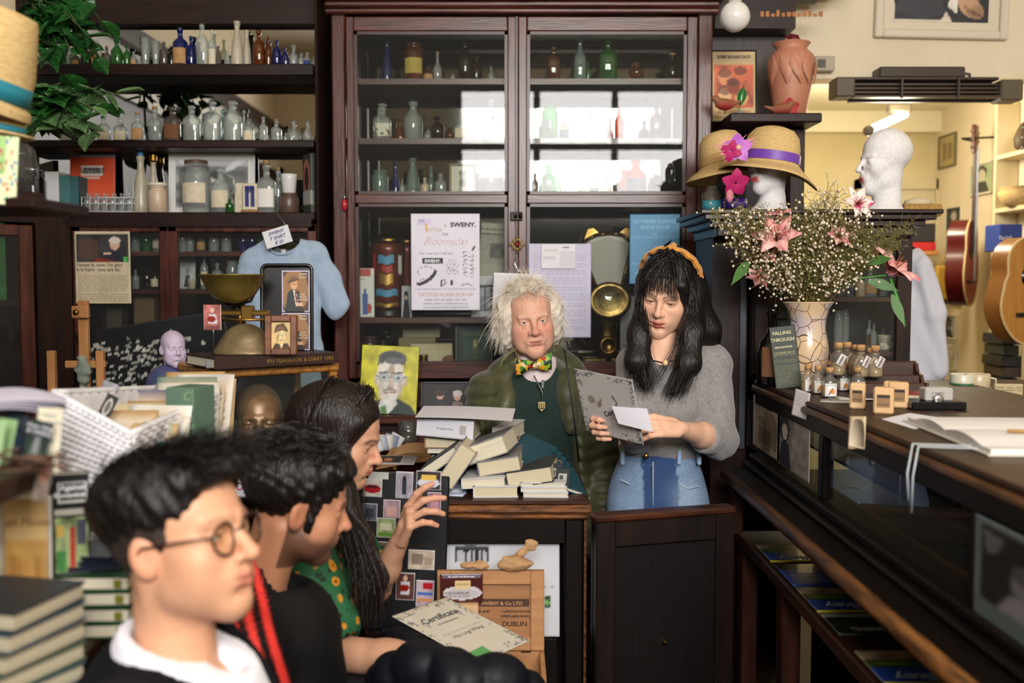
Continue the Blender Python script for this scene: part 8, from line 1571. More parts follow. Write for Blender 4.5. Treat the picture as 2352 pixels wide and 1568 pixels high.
for i,(px,lab)in enumerate(((2225,'white mug with a green stripe on the rear worktop'),(2262,'plain cream mug on the rear worktop'))):
 p=W(px,940,3.0);o=MB().lathe([(.03,0),(.034,.003),(.036,.06),(.034,.062),(.031,.06),(.03,.006),(0,.006)],20).build('mug',mat('mug_%d'%i,('#c9c4b0','#bfae8c')[i],.3),loc=(p.x,3.05,ZD-.0295),label=lab,cat='mug');MB().tube([(.034,0,.05),(.055,0,.045),(.055,0,.02),(.034,0,.014)],.004,6).build('handle',MATS['mug_%d'%i],o)
 if i==0:MB().lathe([(.0356,.02),(.0360,.034)],20).build('stripe',mat('glaze_green','#2f6a4a',.4),o)
cv=Canvas(14,10,'#b5a47c');cv.lines(.1,.3,.9,.7,2,'#4a3a2a',2,.6);p=W(2316,935,3.0);picture(cv,'name_plate',TR((p.x,3.0,ZD-.0295),rad(-10)),.08,.035,thick=.012,label='small tan name plate on the rear worktop',cat='plate')
# ------------------------------------------------------------------ below the counter: magnet board, poster, soap box; papers in people's hands
mb=thing('magnet_board','tall black display board of souvenir magnets leaning on the counter','display board');Yb=2.66;k=Yb/F;p=W(935,1440,Yb);Mbd=TR((p.x-.01,Yb-.03,W(0,1440,Yb).z),rad(-3),-.05)@Matrix.Rotation(.035,4,'Y');bw,bh=.225,(1440-1078)*k
MB().boxp((-bw/2,0,0),(bw/2,.012,bh),M=Mbd,bev=.003).build('board',mat('board_black','#0d0d10',.45),mb);MB().boxp((-.06,.012,.0),(.06,.06,.03),M=Mbd).build('foot',GL['black'],mb)
sto=MB();zs0=W(0,1440,Yb).z;sto.boxp((-.40,2.63,zs0-.022),(-.17,2.71,zs0-.002),bev=.004)
for x in(-.38,-.19):
 for y in(2.645,2.695):sto.boxp((x-.015,y-.015,0),(x+.015,y+.015,zs0-.022))
sto.build('low_stool',wood_dark,label='low dark stool under the magnet board',cat='stool')
def magnet(px,py,wpx,hpx,cv,lab,n=0):
 p=W(px,py,Yb-.04);q=Mbd.inverted()@p;w_,h_=wpx*k,hpx*k;M=Mbd@TR((q.x,-.0042,q.z-h_/2));return picture(cv,'souvenir_magnet',M,w_,h_,thick=.004,label=lab,cat='magnet',group='souvenir magnets',m=print_mat(.2,.6))
def mcv(bg,*ops):c=Canvas(18,18,bg);c.noise(len(ops)+int(bg[1:3],16),5,.35);[getattr(c,o[0])(*o[1:])for o in ops];c.rect(0,0,1,.05,'#c9c4c8');c.rect(0,.95,1,1,'#c9c4c8');c.rect(0,0,.05,1,'#c9c4c8');c.rect(.95,0,1,1,'#c9c4c8');return c
magnet(850,1124,46,42,mcv('#b8b4ac',('ell',.5,.55,.42,.22,'#a02028'),('rect',.2,.4,.8,.52,'#3a2a30')),'souvenir magnet showing a red bus');magnet(925,1117,40,62,mcv('#9a94a0',('ell',.5,.28,.12,.1,'#2a2c34'),('rect',.38,.34,.62,.85,'#2f323c')),'magnet showing a dark statue in a street');magnet(982,1106,58,44,mcv('#3a3438',('ell',.5,.62,.42,.25,'#c9c8d4'),('rect',.25,.2,.75,.5,'#d8b45a')),'magnet showing soap on a white plate at the board corner')
magnet(845,1180,34,40,mcv('#5a5c6a',('rect',.2,.3,.8,.8,'#3a3a44')),'dim grey magnet under the red bus');magnet(896,1172,40,42,mcv('#a08890',('rect',.2,.4,.8,.9,'#c49a94')),'pinkish street magnet behind the raised hand');magnet(995,1154,32,42,mcv('#8a6a80',('rect',.2,.3,.8,.95,'#b58a98')),'mauve arcade magnet at the board edge');magnet(883,1216,44,46,mcv('#8a9a6a',('rect',.2,.3,.8,.62,'#c9c4ac'),('rect',.1,.7,.9,.9,'#5f8a34')),'magnet showing a pale house on green lawn')
magnet(872,1268,34,42,mcv('#6a5a50',('rect',.2,.2,.8,.7,'#4a3a34')),'brown magnet below the pale house');magnet(966,1288,62,46,mcv('#c4b5a4',('rect',.15,.2,.55,.7,'#8a7a6c'),('rect',.6,.4,.9,.7,'#a0907f')),'sepia souvenir magnet of a round tower');magnet(929,1349,44,64,mcv('#5a3a34',('ell',.5,.22,.13,.1,'#d8b09c'),('rect',.3,.32,.72,.8,'#c9c8d0'),('ell',.45,.55,.25,.12,'#8a2018')),'magnet showing a white-coated guitar player');magnet(975,1365,42,62,mcv('#b5a0a8',('rect',.4,.1,.9,.35,'#b02028'),('rect',.1,.45,.9,.55,'#4a6ab0'),('rect',.1,.65,.9,.8,'#c98a5c')),'magnet collage of small red and blue pictures');magnet(905,1265,24,30,mcv('#7a6a64'),'tiny brown magnet beside the wrist')
p=W(865,1104,Yb-.04);q=Mbd.inverted()@p;MB().boxp((q.x-.028,-.0012,q.z),(q.x+.026,-.0004,q.z+.019),M=Mbd).build('tape_strip',mat('tape_white','#b8bab4',.6),mb)
cv=Canvas(14,22,'#1f4a88');cv.lines(.1,.3,.6,.5,2,'#a8c0e0',2,.7);p=W(893,1440,2.6);o=picture(cv,'blue_booklet',TR((p.x,2.632,zs0-.0015),rad(-5),-.1),.045,.075,thick=.003,label='blue booklet standing at the foot of the magnet board',cat='booklet')
cv=Canvas(60,52,'#cfcfd4');cv.noise(2,4,.03);cv.rect(.11,.12,.40,.27,'#26262a')
for i in range(3):cv.ell(.165+.09*i,.2,.035,.05,'#b8b8bc');cv.rect(.13+.09*i,.2,.2+.09*i,.26,'#b8b8bc');cv.line([(.165+.09*i,.15),(.165+.09*i,.26)],.006,'#26262a')
cv.rect(.11,.11,.40,.13,'#55555a');cv.rect(.86,.60,.92,.72,'#2f4a34');cv.ell(.89,.66,.02,.03,'#7ab060');cv.lines(.84,.5,.95,.56,2,'#77777c',3,.6)
p=W(1150,1462,2.74);k=2.74/F;Mps=TR((p.x,2.74,p.z),0,-.10);o=picture(cv,'shop_poster',Mps,276*k,236*k,thick=.004,label='white poster of the shopfront in a plastic sleeve behind the wooden box',cat='poster',m=print_mat(.3,.4));letters('SWENY',.010,Mps,-.085,236*k*.885,o,bold=.0003);MB().boxp((-276*k/2,-.003,236*k),(276*k/2,.004,236*k+.012),M=Mps).build('plastic_edge',glass('plastic_clear','#e0e0e4','#b0b0b8',dust=.1),o)
MB().boxp((-.15,2.727,0),(.125,2.80,p.z-.003)).build('poster_ledge',wood_black,label='dark plinth under the white poster',cat='plinth')
sb=thing('wooden_soap_box','pale wooden box with raised lid branded in dark lettering','box');Yx=2.58;k=Yx/F;pine=mat('pine','#b9875a',.55,color2='#a8764a',scale=6,stretch=(1,8,8),bump=.06);pine_d=mat('pine_recess','#a67449',.55,color2='#956540',scale=6,stretch=(1,8,8));x0,x1=W(1004,1400,Yx).x,W(1250,1400,Yx).x;zl0,zl1=W(0,1492,Yx).z,W(0,1312,Yx).z
MxL=TR(((x0+x1)/2,Yx,zl0),0,-.06);w_,h_=x1-x0,zl1-zl0
B=MB();B.boxp((-w_/2,0,0),(w_/2,.010,h_),M=MxL);B.build('lid_panel',pine_d,sb);B=MB();f_=.036
for q in((-w_/2,0,-w_/2+f_,h_),(w_/2-f_,0,w_/2,h_),(-w_/2+f_,0,w_/2-f_,f_),(-w_/2+f_,h_-f_,w_/2-f_,h_)):B.boxp((q[0],-.010,q[1]),(q[2],.0,q[3]),M=MxL,bev=.002)
B.build('lid_frame',pine,sb);brand=mat('brand_ink','#3a2418',.8);MB().boxp((-w_*.26,-.0006,h_*.545),(w_*.36,-.0001,h_*.64),M=MxL).build('brand_band',mat('brand_band_ink','#4a3020',.8),sb)
for t2,s_,x,z in(('F.W. SWENY & Co LTD',.0125,.05,.565),('DISPENSING AND',.0085,-.14,.47),('FAMILY',.0085,-.13,.41),('CHEMIST',.0085,-.13,.35),('1 LINCOLN PLACE,',.0085,.23,.47),('WESTLAND ROW,',.0085,.23,.41),('DUBLIN.',.017,.23,.30)):letters(t2,s_,MxL,x*w_,z*h_,sb,brand if s_!=.0125 else pine,bold=.0004,sx=1.1)
zb1,zb0=zl0-.003,zl0-.13;B=MB();B.boxp((x0,Yx-.17,zb0),(x1,Yx-.158,zb1));B.boxp((x0,Yx-.002,zb0),(x1,Yx+.01,zb1));B.boxp((x0,Yx-.158,zb0),(x0+.012,Yx-.002,zb1));B.boxp((x1-.012,Yx-.158,zb0),(x1,Yx-.002,zb1));B.boxp((x0,Yx-.17,zb0),(x1,Yx+.01,zb0+.01));B.build('tray',pine,sb);MB().boxp((x0+.15,Yx-.158,zb0+.01),(x0+.158,Yx-.002,zb1-.02)).build('divider',pine,sb);MB().boxp((x1-.06,Yx-.008,zl0-.004),(x1-.035,Yx-.003,zl0+.006)).build('hinge',brass,sb)
B=MB();B.boxp((x0-.02,Yx-.19,zb0-.025),(x1+.02,Yx+.04,zb0-.001),bev=.004)
for x in(x0,x1):
 for y in(Yx-.17,Yx+.02):B.boxp((x-.015,y-.015,0),(x+.015,y+.015,zb0-.025))
B.build('box_stool',wood_dark,label='dark stool under the pale wooden box',cat='stool')
cx1=W(1092,1306,Yx).x;crumple('paper_packet',(cx1,Yx+.004,zl1+.014),(.050,.026,.022),kraft,'flat kraft paper packet resting on the raised lid','packet',8,.004,.008);cx2=W(1188,1292,Yx).x
S=Soft((cx2-.07,Yx-.05,zl1-.01),(cx2+.08,Yx+.06,zl1+.10),.004);S.ell((cx2-.006,Yx+.004,zl1+.018),(.056,.030,.030),.01).cap((cx2+.0,Yx+.004,zl1+.025),(cx2+.016,Yx+.004,zl1+.055),.026,.018,.012).cap((cx2+.016,Yx+.004,zl1+.055),(cx2+.034,Yx+.004,zl1+.068),.018,.028,.01,flat=((0,1,0),.5));rs2=np.random.RandomState(5);ks2=rs2.randn(6,3)*70
S.warp(lambda x,y,z:sum(.0026*np.abs(np.sin(x*a[0]+y*a[1]+z*a[2]))for a in ks2));S.cut((0,0,zl1+.001),(0,0,-1));sdf_obj('twisted_packet',S,kraft,smooth=False,label='kraft paper packet with a twisted top on the raised lid',cat='packet')
cv=Canvas(34,24,'#4a1f1c');cv.rect(.05,.02,.95,.16,'#8a8290',.5);cv.ell(.52,.66,.44,.24,'#c9c4c8');cv.ell(.52,.70,.38,.17,'#b8b2b8');cv.rect(.34,.26,.72,.54,'#d8c090');cv.rect(.38,.34,.68,.42,'#a8905c',.7);cv.lines(.04,.62,.7,.82,3,'#2c1c1c',3,.5)
p=W(1060,1383,Yx-.03);k=Yx/F;Msg=TR((p.x,Yx-.03,p.z),rad(3),-.05);o=picture(cv,'soap_sign',Msg,98*k,66*k,thick=.003,label='brown sign showing soap on a plate propped against the box lid',cat='sign',m=print_mat(.25,.5));letters("The world's most famous soap..",.0055,Msg,0,66*k*.88,o,mat('ink_white','#e8e6ee'),bold=.0002)
MB().boxp((x0+.02,Yx-.052,zb1-.05),(x0+.11,Yx-.014,p.z-.001),bev=.002).build('soap_pack',soap_m,label='wrapped soap pack under the brown sign',cat='soap')
# ------------------------------------------------------------------ certificates, folded note, phone, jacket on the lap
def cert_canvas(w,h,bg):
 c=Canvas(w,h,bg);rs=np.random.RandomState(5)
 for i in range(170):
  t=rs.rand();s=i%4;e=.03+.07*rs.rand()**1.5;x,y=((t,e),(t,1-e),(e,t),(1-e,t))[s]
  near=min(abs(x-.0)+abs(y-0),abs(x-1)+abs(y),abs(x)+abs(y-1),abs(x-1)+abs(y-1))
  if near<.42 or rs.rand()<.35:c.ell(x,y,.018,.013,'#3c3c40',.65,rot=rs.rand()*3)
 return c
def cert_on(o,P,Wd,Hd,sc=1.0):
 letters('Certificate',.030*sc,P,0,Hd*.72,o,mat('ink_gothic','#4a4a50',.7),bold=.0006,shear=.1);letters('of achievement',.012*sc,P,0,Hd*.64,o,mat('ink_grey','#4a4644'),shear=.2);letters('Hui Ling Wang',.018*sc,P,.0,Hd*.40,o,mat('ink_grey','#4a4644'),shear=.45)
def corner_frame(TL,TRc,BL):
 TL,TRc,BL=Vector(TL),Vector(TRc),Vector(BL);x=(TRc-TL);wd=x.length;x.normalize();z=TL-BL;z-=x*z.dot(x);ht=z.length;z.normalize();y=z.cross(x);o=(BL+(TL+(TRc-TL))-TL+BL)/2
 c=TL-z*ht+x*wd/2;return Matrix(((x.x,y.x,z.x,c.x),(x.y,y.y,z.y,c.y),(x.z,y.z,z.z,c.z),(0,0,0,1))),wd,ht
Pm,wd,ht=corner_frame(W(1318,846,2.76),W(1452,872,2.60),W(1404,1003,2.74))
cv=cert_canvas(56,70,'#bdb8b6');cv.ell(.22,.45,.06,.06,'#6a5a50',.7);cv.ell(.34,.50,.05,.05,'#9a6a50',.6);cv.ell(.3,.88,.07,.05,'#5a4030',.7);cv.line([(.60,.33),(.66,.42),(.62,.5)],.012,'#4a4a4e');cv.lines(.5,.55,.9,.8,6,'#77757a',2,.4)
o=picture(cv,'certificate',Pm,wd,ht,thick=.0012,label='decorated certificate in a clear sleeve held by the young reader',cat='certificate',m=print_mat(.25,.5));letters('Certificate',.022,Pm,wd*.12,ht*.40,o,mat('ink_gothic','#4a4a50'),bold=.0006,rot=-.35);letters('Sweny',.012,Pm,-wd*.12,ht*.52,o,mat('ink_grey','#4a4644'),rot=-1.2)
MB().tube([W(1424,1000,2.735),W(1423,1025,2.735),W(1421,1045,2.735)],.0014,5).build('gold_cord',brass,label='thin gold cord hanging below the held certificate',cat='cord')
sheet('folded_note',[W(1420,972,2.645),W(1500,992,2.60),W(1486,938,2.60),W(1405,932,2.65)],pw_,'folded white note held against the certificate','paper',.003)
TLc,TRc_,BLc=W(900,1414,2.24),W(1024,1371,2.40),W(1072,1536,2.06);Pl,wd2,ht2=corner_frame(TLc,TRc_,BLc)
cv=cert_canvas(64,90,'#cfc8b8');cv.rect(0,0,1,.055,'#c4b9a4')
for i in range(4):cv.ell(.2+.2*i,.028,.02,.012,'#5a5244')
for q in(.2,.8):cv.ell(q,.28,.05,.03,'#77757a',ring=.4);cv.rect(q-.01,.29,q+.01,.35,'#77757a')
cv.lines(.15,.50,.85,.54,1,'#8a8680',3,.5,.5);o=picture(cv,'certificate',Pl,wd2,ht2,thick=.0015,label='cream certificate in a punched sleeve lying on the floral blouse wearer\'s lap',cat='certificate',m=print_mat(.3,.4));cert_on(o,Pl,wd2,ht2,1.0)
ph=thing('phone','green-cased phone held over the lap certificate','phone');Pp,wp_,hp_=corner_frame(W(1072,1498,2.06),W(1108,1480,2.09),W(1118,1535,2.0));MB().boxp((-wp_/2,0,0),(wp_/2,.008,hp_),M=Pp,bev=.003).build('case',mat('case_green','#3f8a4a',.35),ph);MB().boxp((-wp_/2+.004,-.0006,.004),(wp_/2-.004,.0,hp_-.004),M=Pp).build('screen',mat('screen_green','#5f9a58',.15),ph)
S=Soft((-.34,1.72,.46),(.16,2.35,.76),.008);q_=(.055,.010)
S.chain([tuple(W(880,1560,2.05)),tuple(W(960,1530,2.02)),tuple(W(1040,1535,1.98))],[.045,.05,.04],.02,quilt=q_).chain([tuple(W(900,1470,2.25)),tuple(W(930,1500,2.2)),tuple(W(1000,1560,2.1))],[.035,.05,.055],.02,quilt=q_).chain([tuple(W(1040,1570,1.95)),tuple(W(1140,1560,1.98)),tuple(W(1205,1590,2.0))],[.045,.05,.045],.02,quilt=q_).chain([tuple(W(1000,1600,2.0)),tuple(W(1120,1600,2.05))],[.06,.06],.02,quilt=q_)
sdf_obj('padded_jacket',S,mat('nylon_navy','#0a0d16',.55,bump=.2,spec=.25),label='navy padded jacket bundled on the lap of the floral blouse wearer',cat='jacket')
# ------------------------------------------------------------------ people
def head_at(px,py,Y,yaw,pitch,roll,s=1.0):
 """matrix that puts the point between the eyes at the pixel; yaw turns the face (0 looks at the camera, +90 to the right of the picture)"""
 Rm=Matrix.Rotation(pi+rad(yaw),4,'Z')@Matrix.Rotation(rad(pitch),4,'X')@Matrix.Rotation(rad(roll),4,'Y')
 Sm=Matrix.Scale(s,4);p=W(px,py,Y);off=(Rm@Sm)@Vector((0,.078,.002))
 return Matrix.Translation(p-off)@Rm@Sm
def cloth_mat(key,c,c2=None,rough=.85,scale=60,bump=.15,sheen=.3,**k):return mat(key,c,rough,color2=c2,scale=scale,bump=bump,sheen=sheen,**k)
def scalp_guides(M,n,reach,seed,zmin=-.02,ymax=.03,drop=0.0,lift=.0,out=.02):
 """hair that leaves the scalp along its normal and bends down"""
 r=random.Random(seed);G=[]
 while len(G)<n:
  a,z=r.uniform(0,2*pi),r.uniform(-.75,1);q=math.sqrt(1-z*z);d=Vector((q*cos(a),q*sin(a),z))
  p=Vector((0,-.014,.034))+Vector((d.x*.076,d.y*.098,d.z*.084))
  hl=.075-max(0,(p.z-.03))*.6
  if p.z<zmin-.04 or(p.y>ymax and p.z<.085-abs(p.x)*.3)or(p.y>-.005 and p.z<-.0):continue
  e=p+d*reach*.55+Vector((0,0,lift));t=p+d*(reach+r.uniform(-.3,.5)*out)+Vector((r.uniform(-1,1)*out,r.uniform(-1,1)*out,-drop*(1-max(0,d.z))+lift))
  G.append([M@p,M@e,M@t])
 return G
om=thing('person','white-haired person in olive puffer jacket, green zip sweater and colourful bow tie','person')
Hm=head_at(1225,738,3.28,7,-5,6,1.0)
hp=head(dict(w=1.0,jaw=1.05,nose=1.25,lip=.7,skin='#dba78f',flush='#c8604e',fl=.42,lipc='#b56a60',old=True,eye=.0040,lid=.0008,brow='#d8c4b0',browa=.35,nk=1.05,chin=1.1))
tor=Soft((-.25,3.2,.55),(.42,3.6,1.24),.012)
tor.ell((.085,3.43,.90),(.17,.11,.36),.05).cap((-.06,3.44,1.12),(.24,3.44,1.12),.06,.06,.06).cap((.085,3.42,1.1),(.08,3.40,1.22),.055,.05,.03)
tv=tor.mesh();V,Fc,c=joinm([(xf(hp[0],Hm),hp[1],hp[2]),(tv[0],tv[1],C('#dba78f'))])
vmesh('body',V,Fc,c,SKIN,om);eyes(Hm,'#8fa5a0',om,(0.05,.02))
hb=Soft((-.16,-.17,-.16),(.16,.10,.17),.005)
hb.ell((0,-.028,.052),(.084,.096,.084),.02)
for q in(-1,1):
 hb.ell((q*.083,-.02,.02),(.034,.06,.062),.025);hb.ell((q*.082,-.03,-.045),(.030,.05,.05),.025);hb.ell((q*.06,-.07,-.07),(.04,.045,.05),.03)
hb.ell((0,.075,.012),(.056,.09,.072),.012,True);hb.ell((0,.10,-.06),(.078,.09,.06),.012,True)
hb.warp(lambda x,y,z:.004*np.sin(x*130+z*60)*np.sin(z*110+y*90))
hbv=hb.mesh()
hair_w=mat('hair_white','#efe7da',.6,spec=.2,color2='#dccfba',scale=40)
strands('hair',scalp_guides(Hm,300,.036,4,drop=.075,out=.022),om,hair_w,width=.0007,seed=3,jit=.005,n_each=14,segs=8,root_jit=.007,frizz=.0024,more=(xf(hbv[0],Hm),hbv[1]))
S=Soft((-.2,3.2,.5),(.38,3.62,1.26),.007)
S.ell((.085,3.42,.90),(.185,.135,.38),.05).cap((-.03,3.42,1.12),(.21,3.42,1.12),.058,.058,.06)
S.cap((.085,3.37,1.10),(.085,3.42,1.195),.082,.076,.02)
S.cap((.089,3.26,1.135),(.086,3.32,1.32),.012,.09,.01,True)
sdf_obj('sweater',S,cloth_mat('knit_green','#123029','#0c231f',scale=90,bump=.3),om)
S=Soft((-.06,3.22,1.0),(.24,3.52,1.30),.005)
S.cap((.086,3.36,1.02),(.085,3.395,1.235),.064,.072,.01)
S.cap((.087,3.27,1.15),(.086,3.34,1.33),.006,.062,.008,True);S.cut((0,3.395,1.232),(0,.55,1))
sdf_obj('shirt_collar',S,cloth_mat('shirt_pale','#e6d3d2',rough=.8,bump=.05),om)
bp=W(1226,838,3.275)
bt=MB()
for q in(-1,1):
 def wing(u,v,q=q):
  x=q*(.008+.052*u);hh=.010+.022*u**.8-.004*u**3;z=(v-.5)*2*hh
  return(bp.x+x,bp.y-.010*(1-(2*v-1)**2)*(1-.3*u)+.01*u,bp.z+z+.010*q*u+.002*sin(u*9))
 bt.sheet(wing,10,8)
 bt.sheet(lambda u,v,q=q:(wing(u,v)[0],wing(u,v)[1]+.012,wing(u,v)[2]),10,8)
bt.box((bp.x,bp.y-.008,bp.z),(.020,.016,.022),bev=.006)
bm=bpy.data.materials.new('bow_tie_print');bm.use_nodes=True;N,L=bm.node_tree.nodes,bm.node_tree.links
vo=N.new('ShaderNodeTexVoronoi');vo.inputs['Scale'].default_value=75;cr=N.new('ShaderNodeValToRGB');tcn=N.new('ShaderNodeTexCoord')
for i,(p_,c_)in enumerate(((0,'#0d2a10'),(.3,'#2f7a22'),(.5,'#8fae22'),(.62,'#d9a020'),(.74,'#b5301c'),(.86,'#d9c090'),(1,'#1f4f8a'))):
 e=cr.color_ramp.elements[0]if i==0 else cr.color_ramp.elements.new(p_);e.position=p_;e.color=C(c_)+(1,)
cr.color_ramp.elements.remove(cr.color_ramp.elements[-1]);cr.color_ramp.interpolation='CONSTANT'
L.new(tcn.outputs['Object'],vo.inputs['Vector']);sep=N.new('ShaderNodeSeparateColor');L.new(vo.outputs['Color'],sep.inputs[0]);L.new(sep.outputs[0],cr.inputs[0]);L.new(cr.outputs[0],N['Principled BSDF'].inputs['Base Color'])
bt.build('bow_tie',bm,om)
z=MB();z.tube([W(1226,862,3.282),W(1246,900,3.268),W(1247,940,3.272)],.0022,6);z.build('zip',mat('zip_metal','#7d8a84',.35,metal=.8),om)
z=MB();z.boxp(W(1243,872,3.268),W(1250,892,3.262),bev=.001);z.build('zip_pull',steel,om)
bd=MB();p=W(1244,932,3.270);bd.prism([(p.x-.011,p.z+.014),(p.x+.011,p.z+.014),(p.x+.011,p.z-.006),(p.x,p.z-.018),(p.x-.011,p.z-.006)],p.y-.006,p.y-.002)
for x in(-.006,0,.006):bd.boxp((p.x+x-.0012,p.y-.008,p.z-.009),(p.x+x+.0012,p.y-.006,p.z+.010),1)
bd.boxp((p.x-.006,p.y-.008,p.z-.009),(p.x+.006,p.y-.006,p.z-.006),1);bd.build('trident_badge',[mat('badge_gold','#c9b27a',.35,metal=.6),mat('badge_dark','#1c2020',.5)],om)
S=Soft((-.24,3.16,.45),(.48,3.68,1.30),.0075)
S.ell((.09,3.44,.86),(.225,.160,.44),.04).cap((-.065,3.445,1.105),(.245,3.445,1.10),.088,.088,.05)
S.warp(lambda x,y,z:-.014*np.sqrt(np.abs(np.sin(pi*(z+.18*np.abs(x-.09))/.044)))+0*y)
S.cap((.085,3.20,1.24),(.088,3.19,.40),.175,.175,.02,True)
qt=(.044,.013)
S.chain([(-.06,3.45,1.11),(-.115,3.36,.93),(-.10,3.27,.80)],[.080,.066,.055],.02,quilt=qt)
S.chain([(.24,3.46,1.10),(.315,3.40,.84),(.31,3.30,.62)],[.084,.072,.060],.02,quilt=qt)
S.chain([(-.012,3.33,1.12),(-.035,3.42,1.195),(.03,3.50,1.235),(.14,3.50,1.235),(.195,3.42,1.215),(.185,3.33,1.14),(.20,3.30,1.02)],[.026,.036,.036,.036,.038,.036,.026],.02,quilt=(.06,.008))
S.chain([(-.012,3.33,1.12),(-.04,3.31,1.04),(-.05,3.31,.95)],[.026,.034,.03],.02,quilt=(.05,.008))
sdf_obj('puffer_jacket',S,mat('nylon_olive','#4f4f30',.5,color2='#3e3f25',scale=12,bump=.12,sheen=.2,bscale=25),om)
z=MB();z.tube([W(1296,800,3.27),W(1306,870,3.25),W(1318,960,3.245),W(1330,1060,3.245)],.003,6);z.build('jacket_zip',mat('zip_dark','#1c1d18',.4),om)
z=MB();z.tube([W(1190,800,3.30),W(1168,812,3.285),W(1152,830,3.28),W(1148,848,3.28)],.0035,6);z.build('hood_cord',mat('cord_olive','#6b6a44',.7),om)
yw=thing('person','young person with long black hair, mustard headband, grey jumper and two-tone jeans, reading','person')
Hy=head_at(1518,692,2.98,-22,-17,-9,.98)
skin_y='#dfb094'
hp=head(dict(w=.97,jaw=.92,nose=.92,lip=1.05,skin=skin_y,flush='#d08070',fl=.2,lipc='#c0504c',lipa=.85,brow='#2a1c18',browa=.7,eye=.0022,lid=.0034,open=.003,liner=.8,nk=.84,chin=.9))
X=lambda px,py,Y:tuple(W(px,py,Y))
sh_r,el_r,wr_r=Vector(X(1632,838,3.05)),Vector(X(1650,1010,2.98)),Vector(X(1560,984,2.78))
sh_l,el_l,wr_l=Vector(X(1462,838,3.05)),Vector(X(1462,1000,2.96)),Vector(X(1440,982,2.805))
capsR=hand_pts(wr_r,Vector(X(1470,972,2.715))-wr_r,(-.12,.80,-.60),[(.35,.55,.35),(.35,.6,.4),(.4,.65,.4),(.45,.7,.4)],-1,.03,.92,(.75,.45,.5))
capsL=hand_pts(wr_l,(-1,-.06,.03),(0,-1,0),[(1.0,1.15,.6),(1.05,1.15,.6),(1.1,1.15,.6),(1.15,1.15,.6)],1,.02,.92,(.5,.6,-.2))
aR,aL=arm_hand(el_r,wr_r,capsR,skin_y,re=.037,rw=.0215),arm_hand(el_l,wr_l,capsL,skin_y,re=.034,rw=.0215)
tor=Soft((.28,2.9,.70),(.72,3.25,1.40),.012)
tor.ell((.468,3.06,1.12),(.125,.085,.22),.05).ell((.452,3.06,.86),(.135,.095,.18),.06).cap(sh_l,sh_r,.045,.045,.05).cap((.47,3.07,1.25),(.462,3.055,1.37),.045,.042,.03)
tv=tor.mesh();V,Fc,c=joinm([(xf(hp[0],Hy),hp[1],hp[2]),aR,aL,(tv[0],tv[1],C(skin_y))])
vmesh('body',V,Fc,c,SKIN,yw);eyes(Hy,'#20120c',yw,(0,-.35))
S=Soft((.27,2.80,.93),(.76,3.28,1.36),.006)
S.ell((.470,3.06,1.14),(.140,.105,.20),.05).ell((.458,3.055,1.02),(.132,.102,.10),.05).cap(sh_l,sh_r,.056,.058,.05).ell((.475,2.985,1.13),(.085,.05,.06),.05)
S.chain([sh_r,el_r,el_r+(wr_r-el_r)*.28],[.062,.055,.050],.025);S.chain([sh_l,el_l,el_l+(wr_l-el_l)*.3],[.058,.048,.044],.025)
S.cap((.463,3.02,1.30),(.462,3.02,1.45),.062,.085,.01,True)
S.warp(lambda x,y,z:.0022*np.sin(70*z+40*x+3*np.sin(30*x))*np.sin(25*x+18*z)+0*y)
S.cut((0,0,.985),(0,0,-1))if False else None
sdf_obj('jumper',S,cloth_mat('jersey_grey','#8f8b8a','#7d7978',scale=120,bump=.15),yw)
for i,(e,wv,r0)in enumerate(((el_r,wr_r,.0505),(el_l,wr_l,.0445))):
 d=(wv-e).normalized();b=MB();b.tube([e+(wv-e)*t for t in(.22,.27,.36,.40)],[r0*1.0,r0*1.05,r0*1.03,r0*.94],18);b.build('cuff',MATS['jersey_grey'],yw)
S=Soft((.26,2.88,.40),(.66,3.26,1.02),.0075)
S.ell((.452,3.06,.84),(.152,.118,.17),.04).cap((.455,3.06,.92),(.456,3.055,.99),.115,.112,.03,flat=((0,1,0),.86))
S.cap((.385,3.05,.80),(.375,3.04,.42),.088,.070,.03).cap((.52,3.05,.80),(.53,3.04,.42),.088,.070,.03);S.cut((0,0,.995),(0,0,1))
V,Fc=S.mesh()
c=np.tile(np.array(C('#7f98b8')),(len(V),1));fr=(V[:,1]<3.06)
c=mixc(c,'#2d4a78',fr*(np.abs(V[:,0]-.445+.03*(V[:,2]-.9))<.052));c*=(1+.16*vnoise(V,60,8))[:,None]
c=mixc(c,'#a9bdd2',fr*.5*gauss(V,(.53,2.95,.86),(.05,.2,.05)))
for zz in(.985,.955):c=mixc(c,'#c9d3de',(np.abs(V[:,2]-zz)<.003)*.35)
jn=vmesh('jeans',V,Fc,c,mat('denim',(1,1,1),.85,vcol=True,color2=(.8,.8,.8),scale=160,bump=.25),yw)
MB().lathe([(.008,0),(.008,.003),(.005,.005),(0,.005)],12,M=TR(W(1484,1047,2.943),rx=pi/2)).build('button',brass,jn)
for px in(1430,1560,1606):
 p=W(px,1050,2.955+(.03 if px!=1560 else 0));MB().boxp((p.x-.006,p.y-.006,p.z-.022),(p.x+.006,p.y+.02,p.z+.022),bev=.002).build('belt_loop',MATS['denim']if False else mat('denim_light','#8ea5c0',.85),jn)
for pts in([(1562,1112),(1580,1122),(1606,1116)],[(1424,1100),(1440,1108),(1446,1112)],[(1500,1060),(1500,1110),(1500,1160)]):
 MB().tube([W(a,b_,2.938+abs(a-1518)*.00035)for a,b_ in pts],.0018,5).build('seam',mat('thread_pale','#b9c4cf',.9),jn)
hair_b=mat('hair_black','#0c0908',.42,spec=.4,color2='#171110',scale=12,stretch=(9,9,.6),bump=.5,bscale=20)
def HL(H,*p):return H@Vector(p)
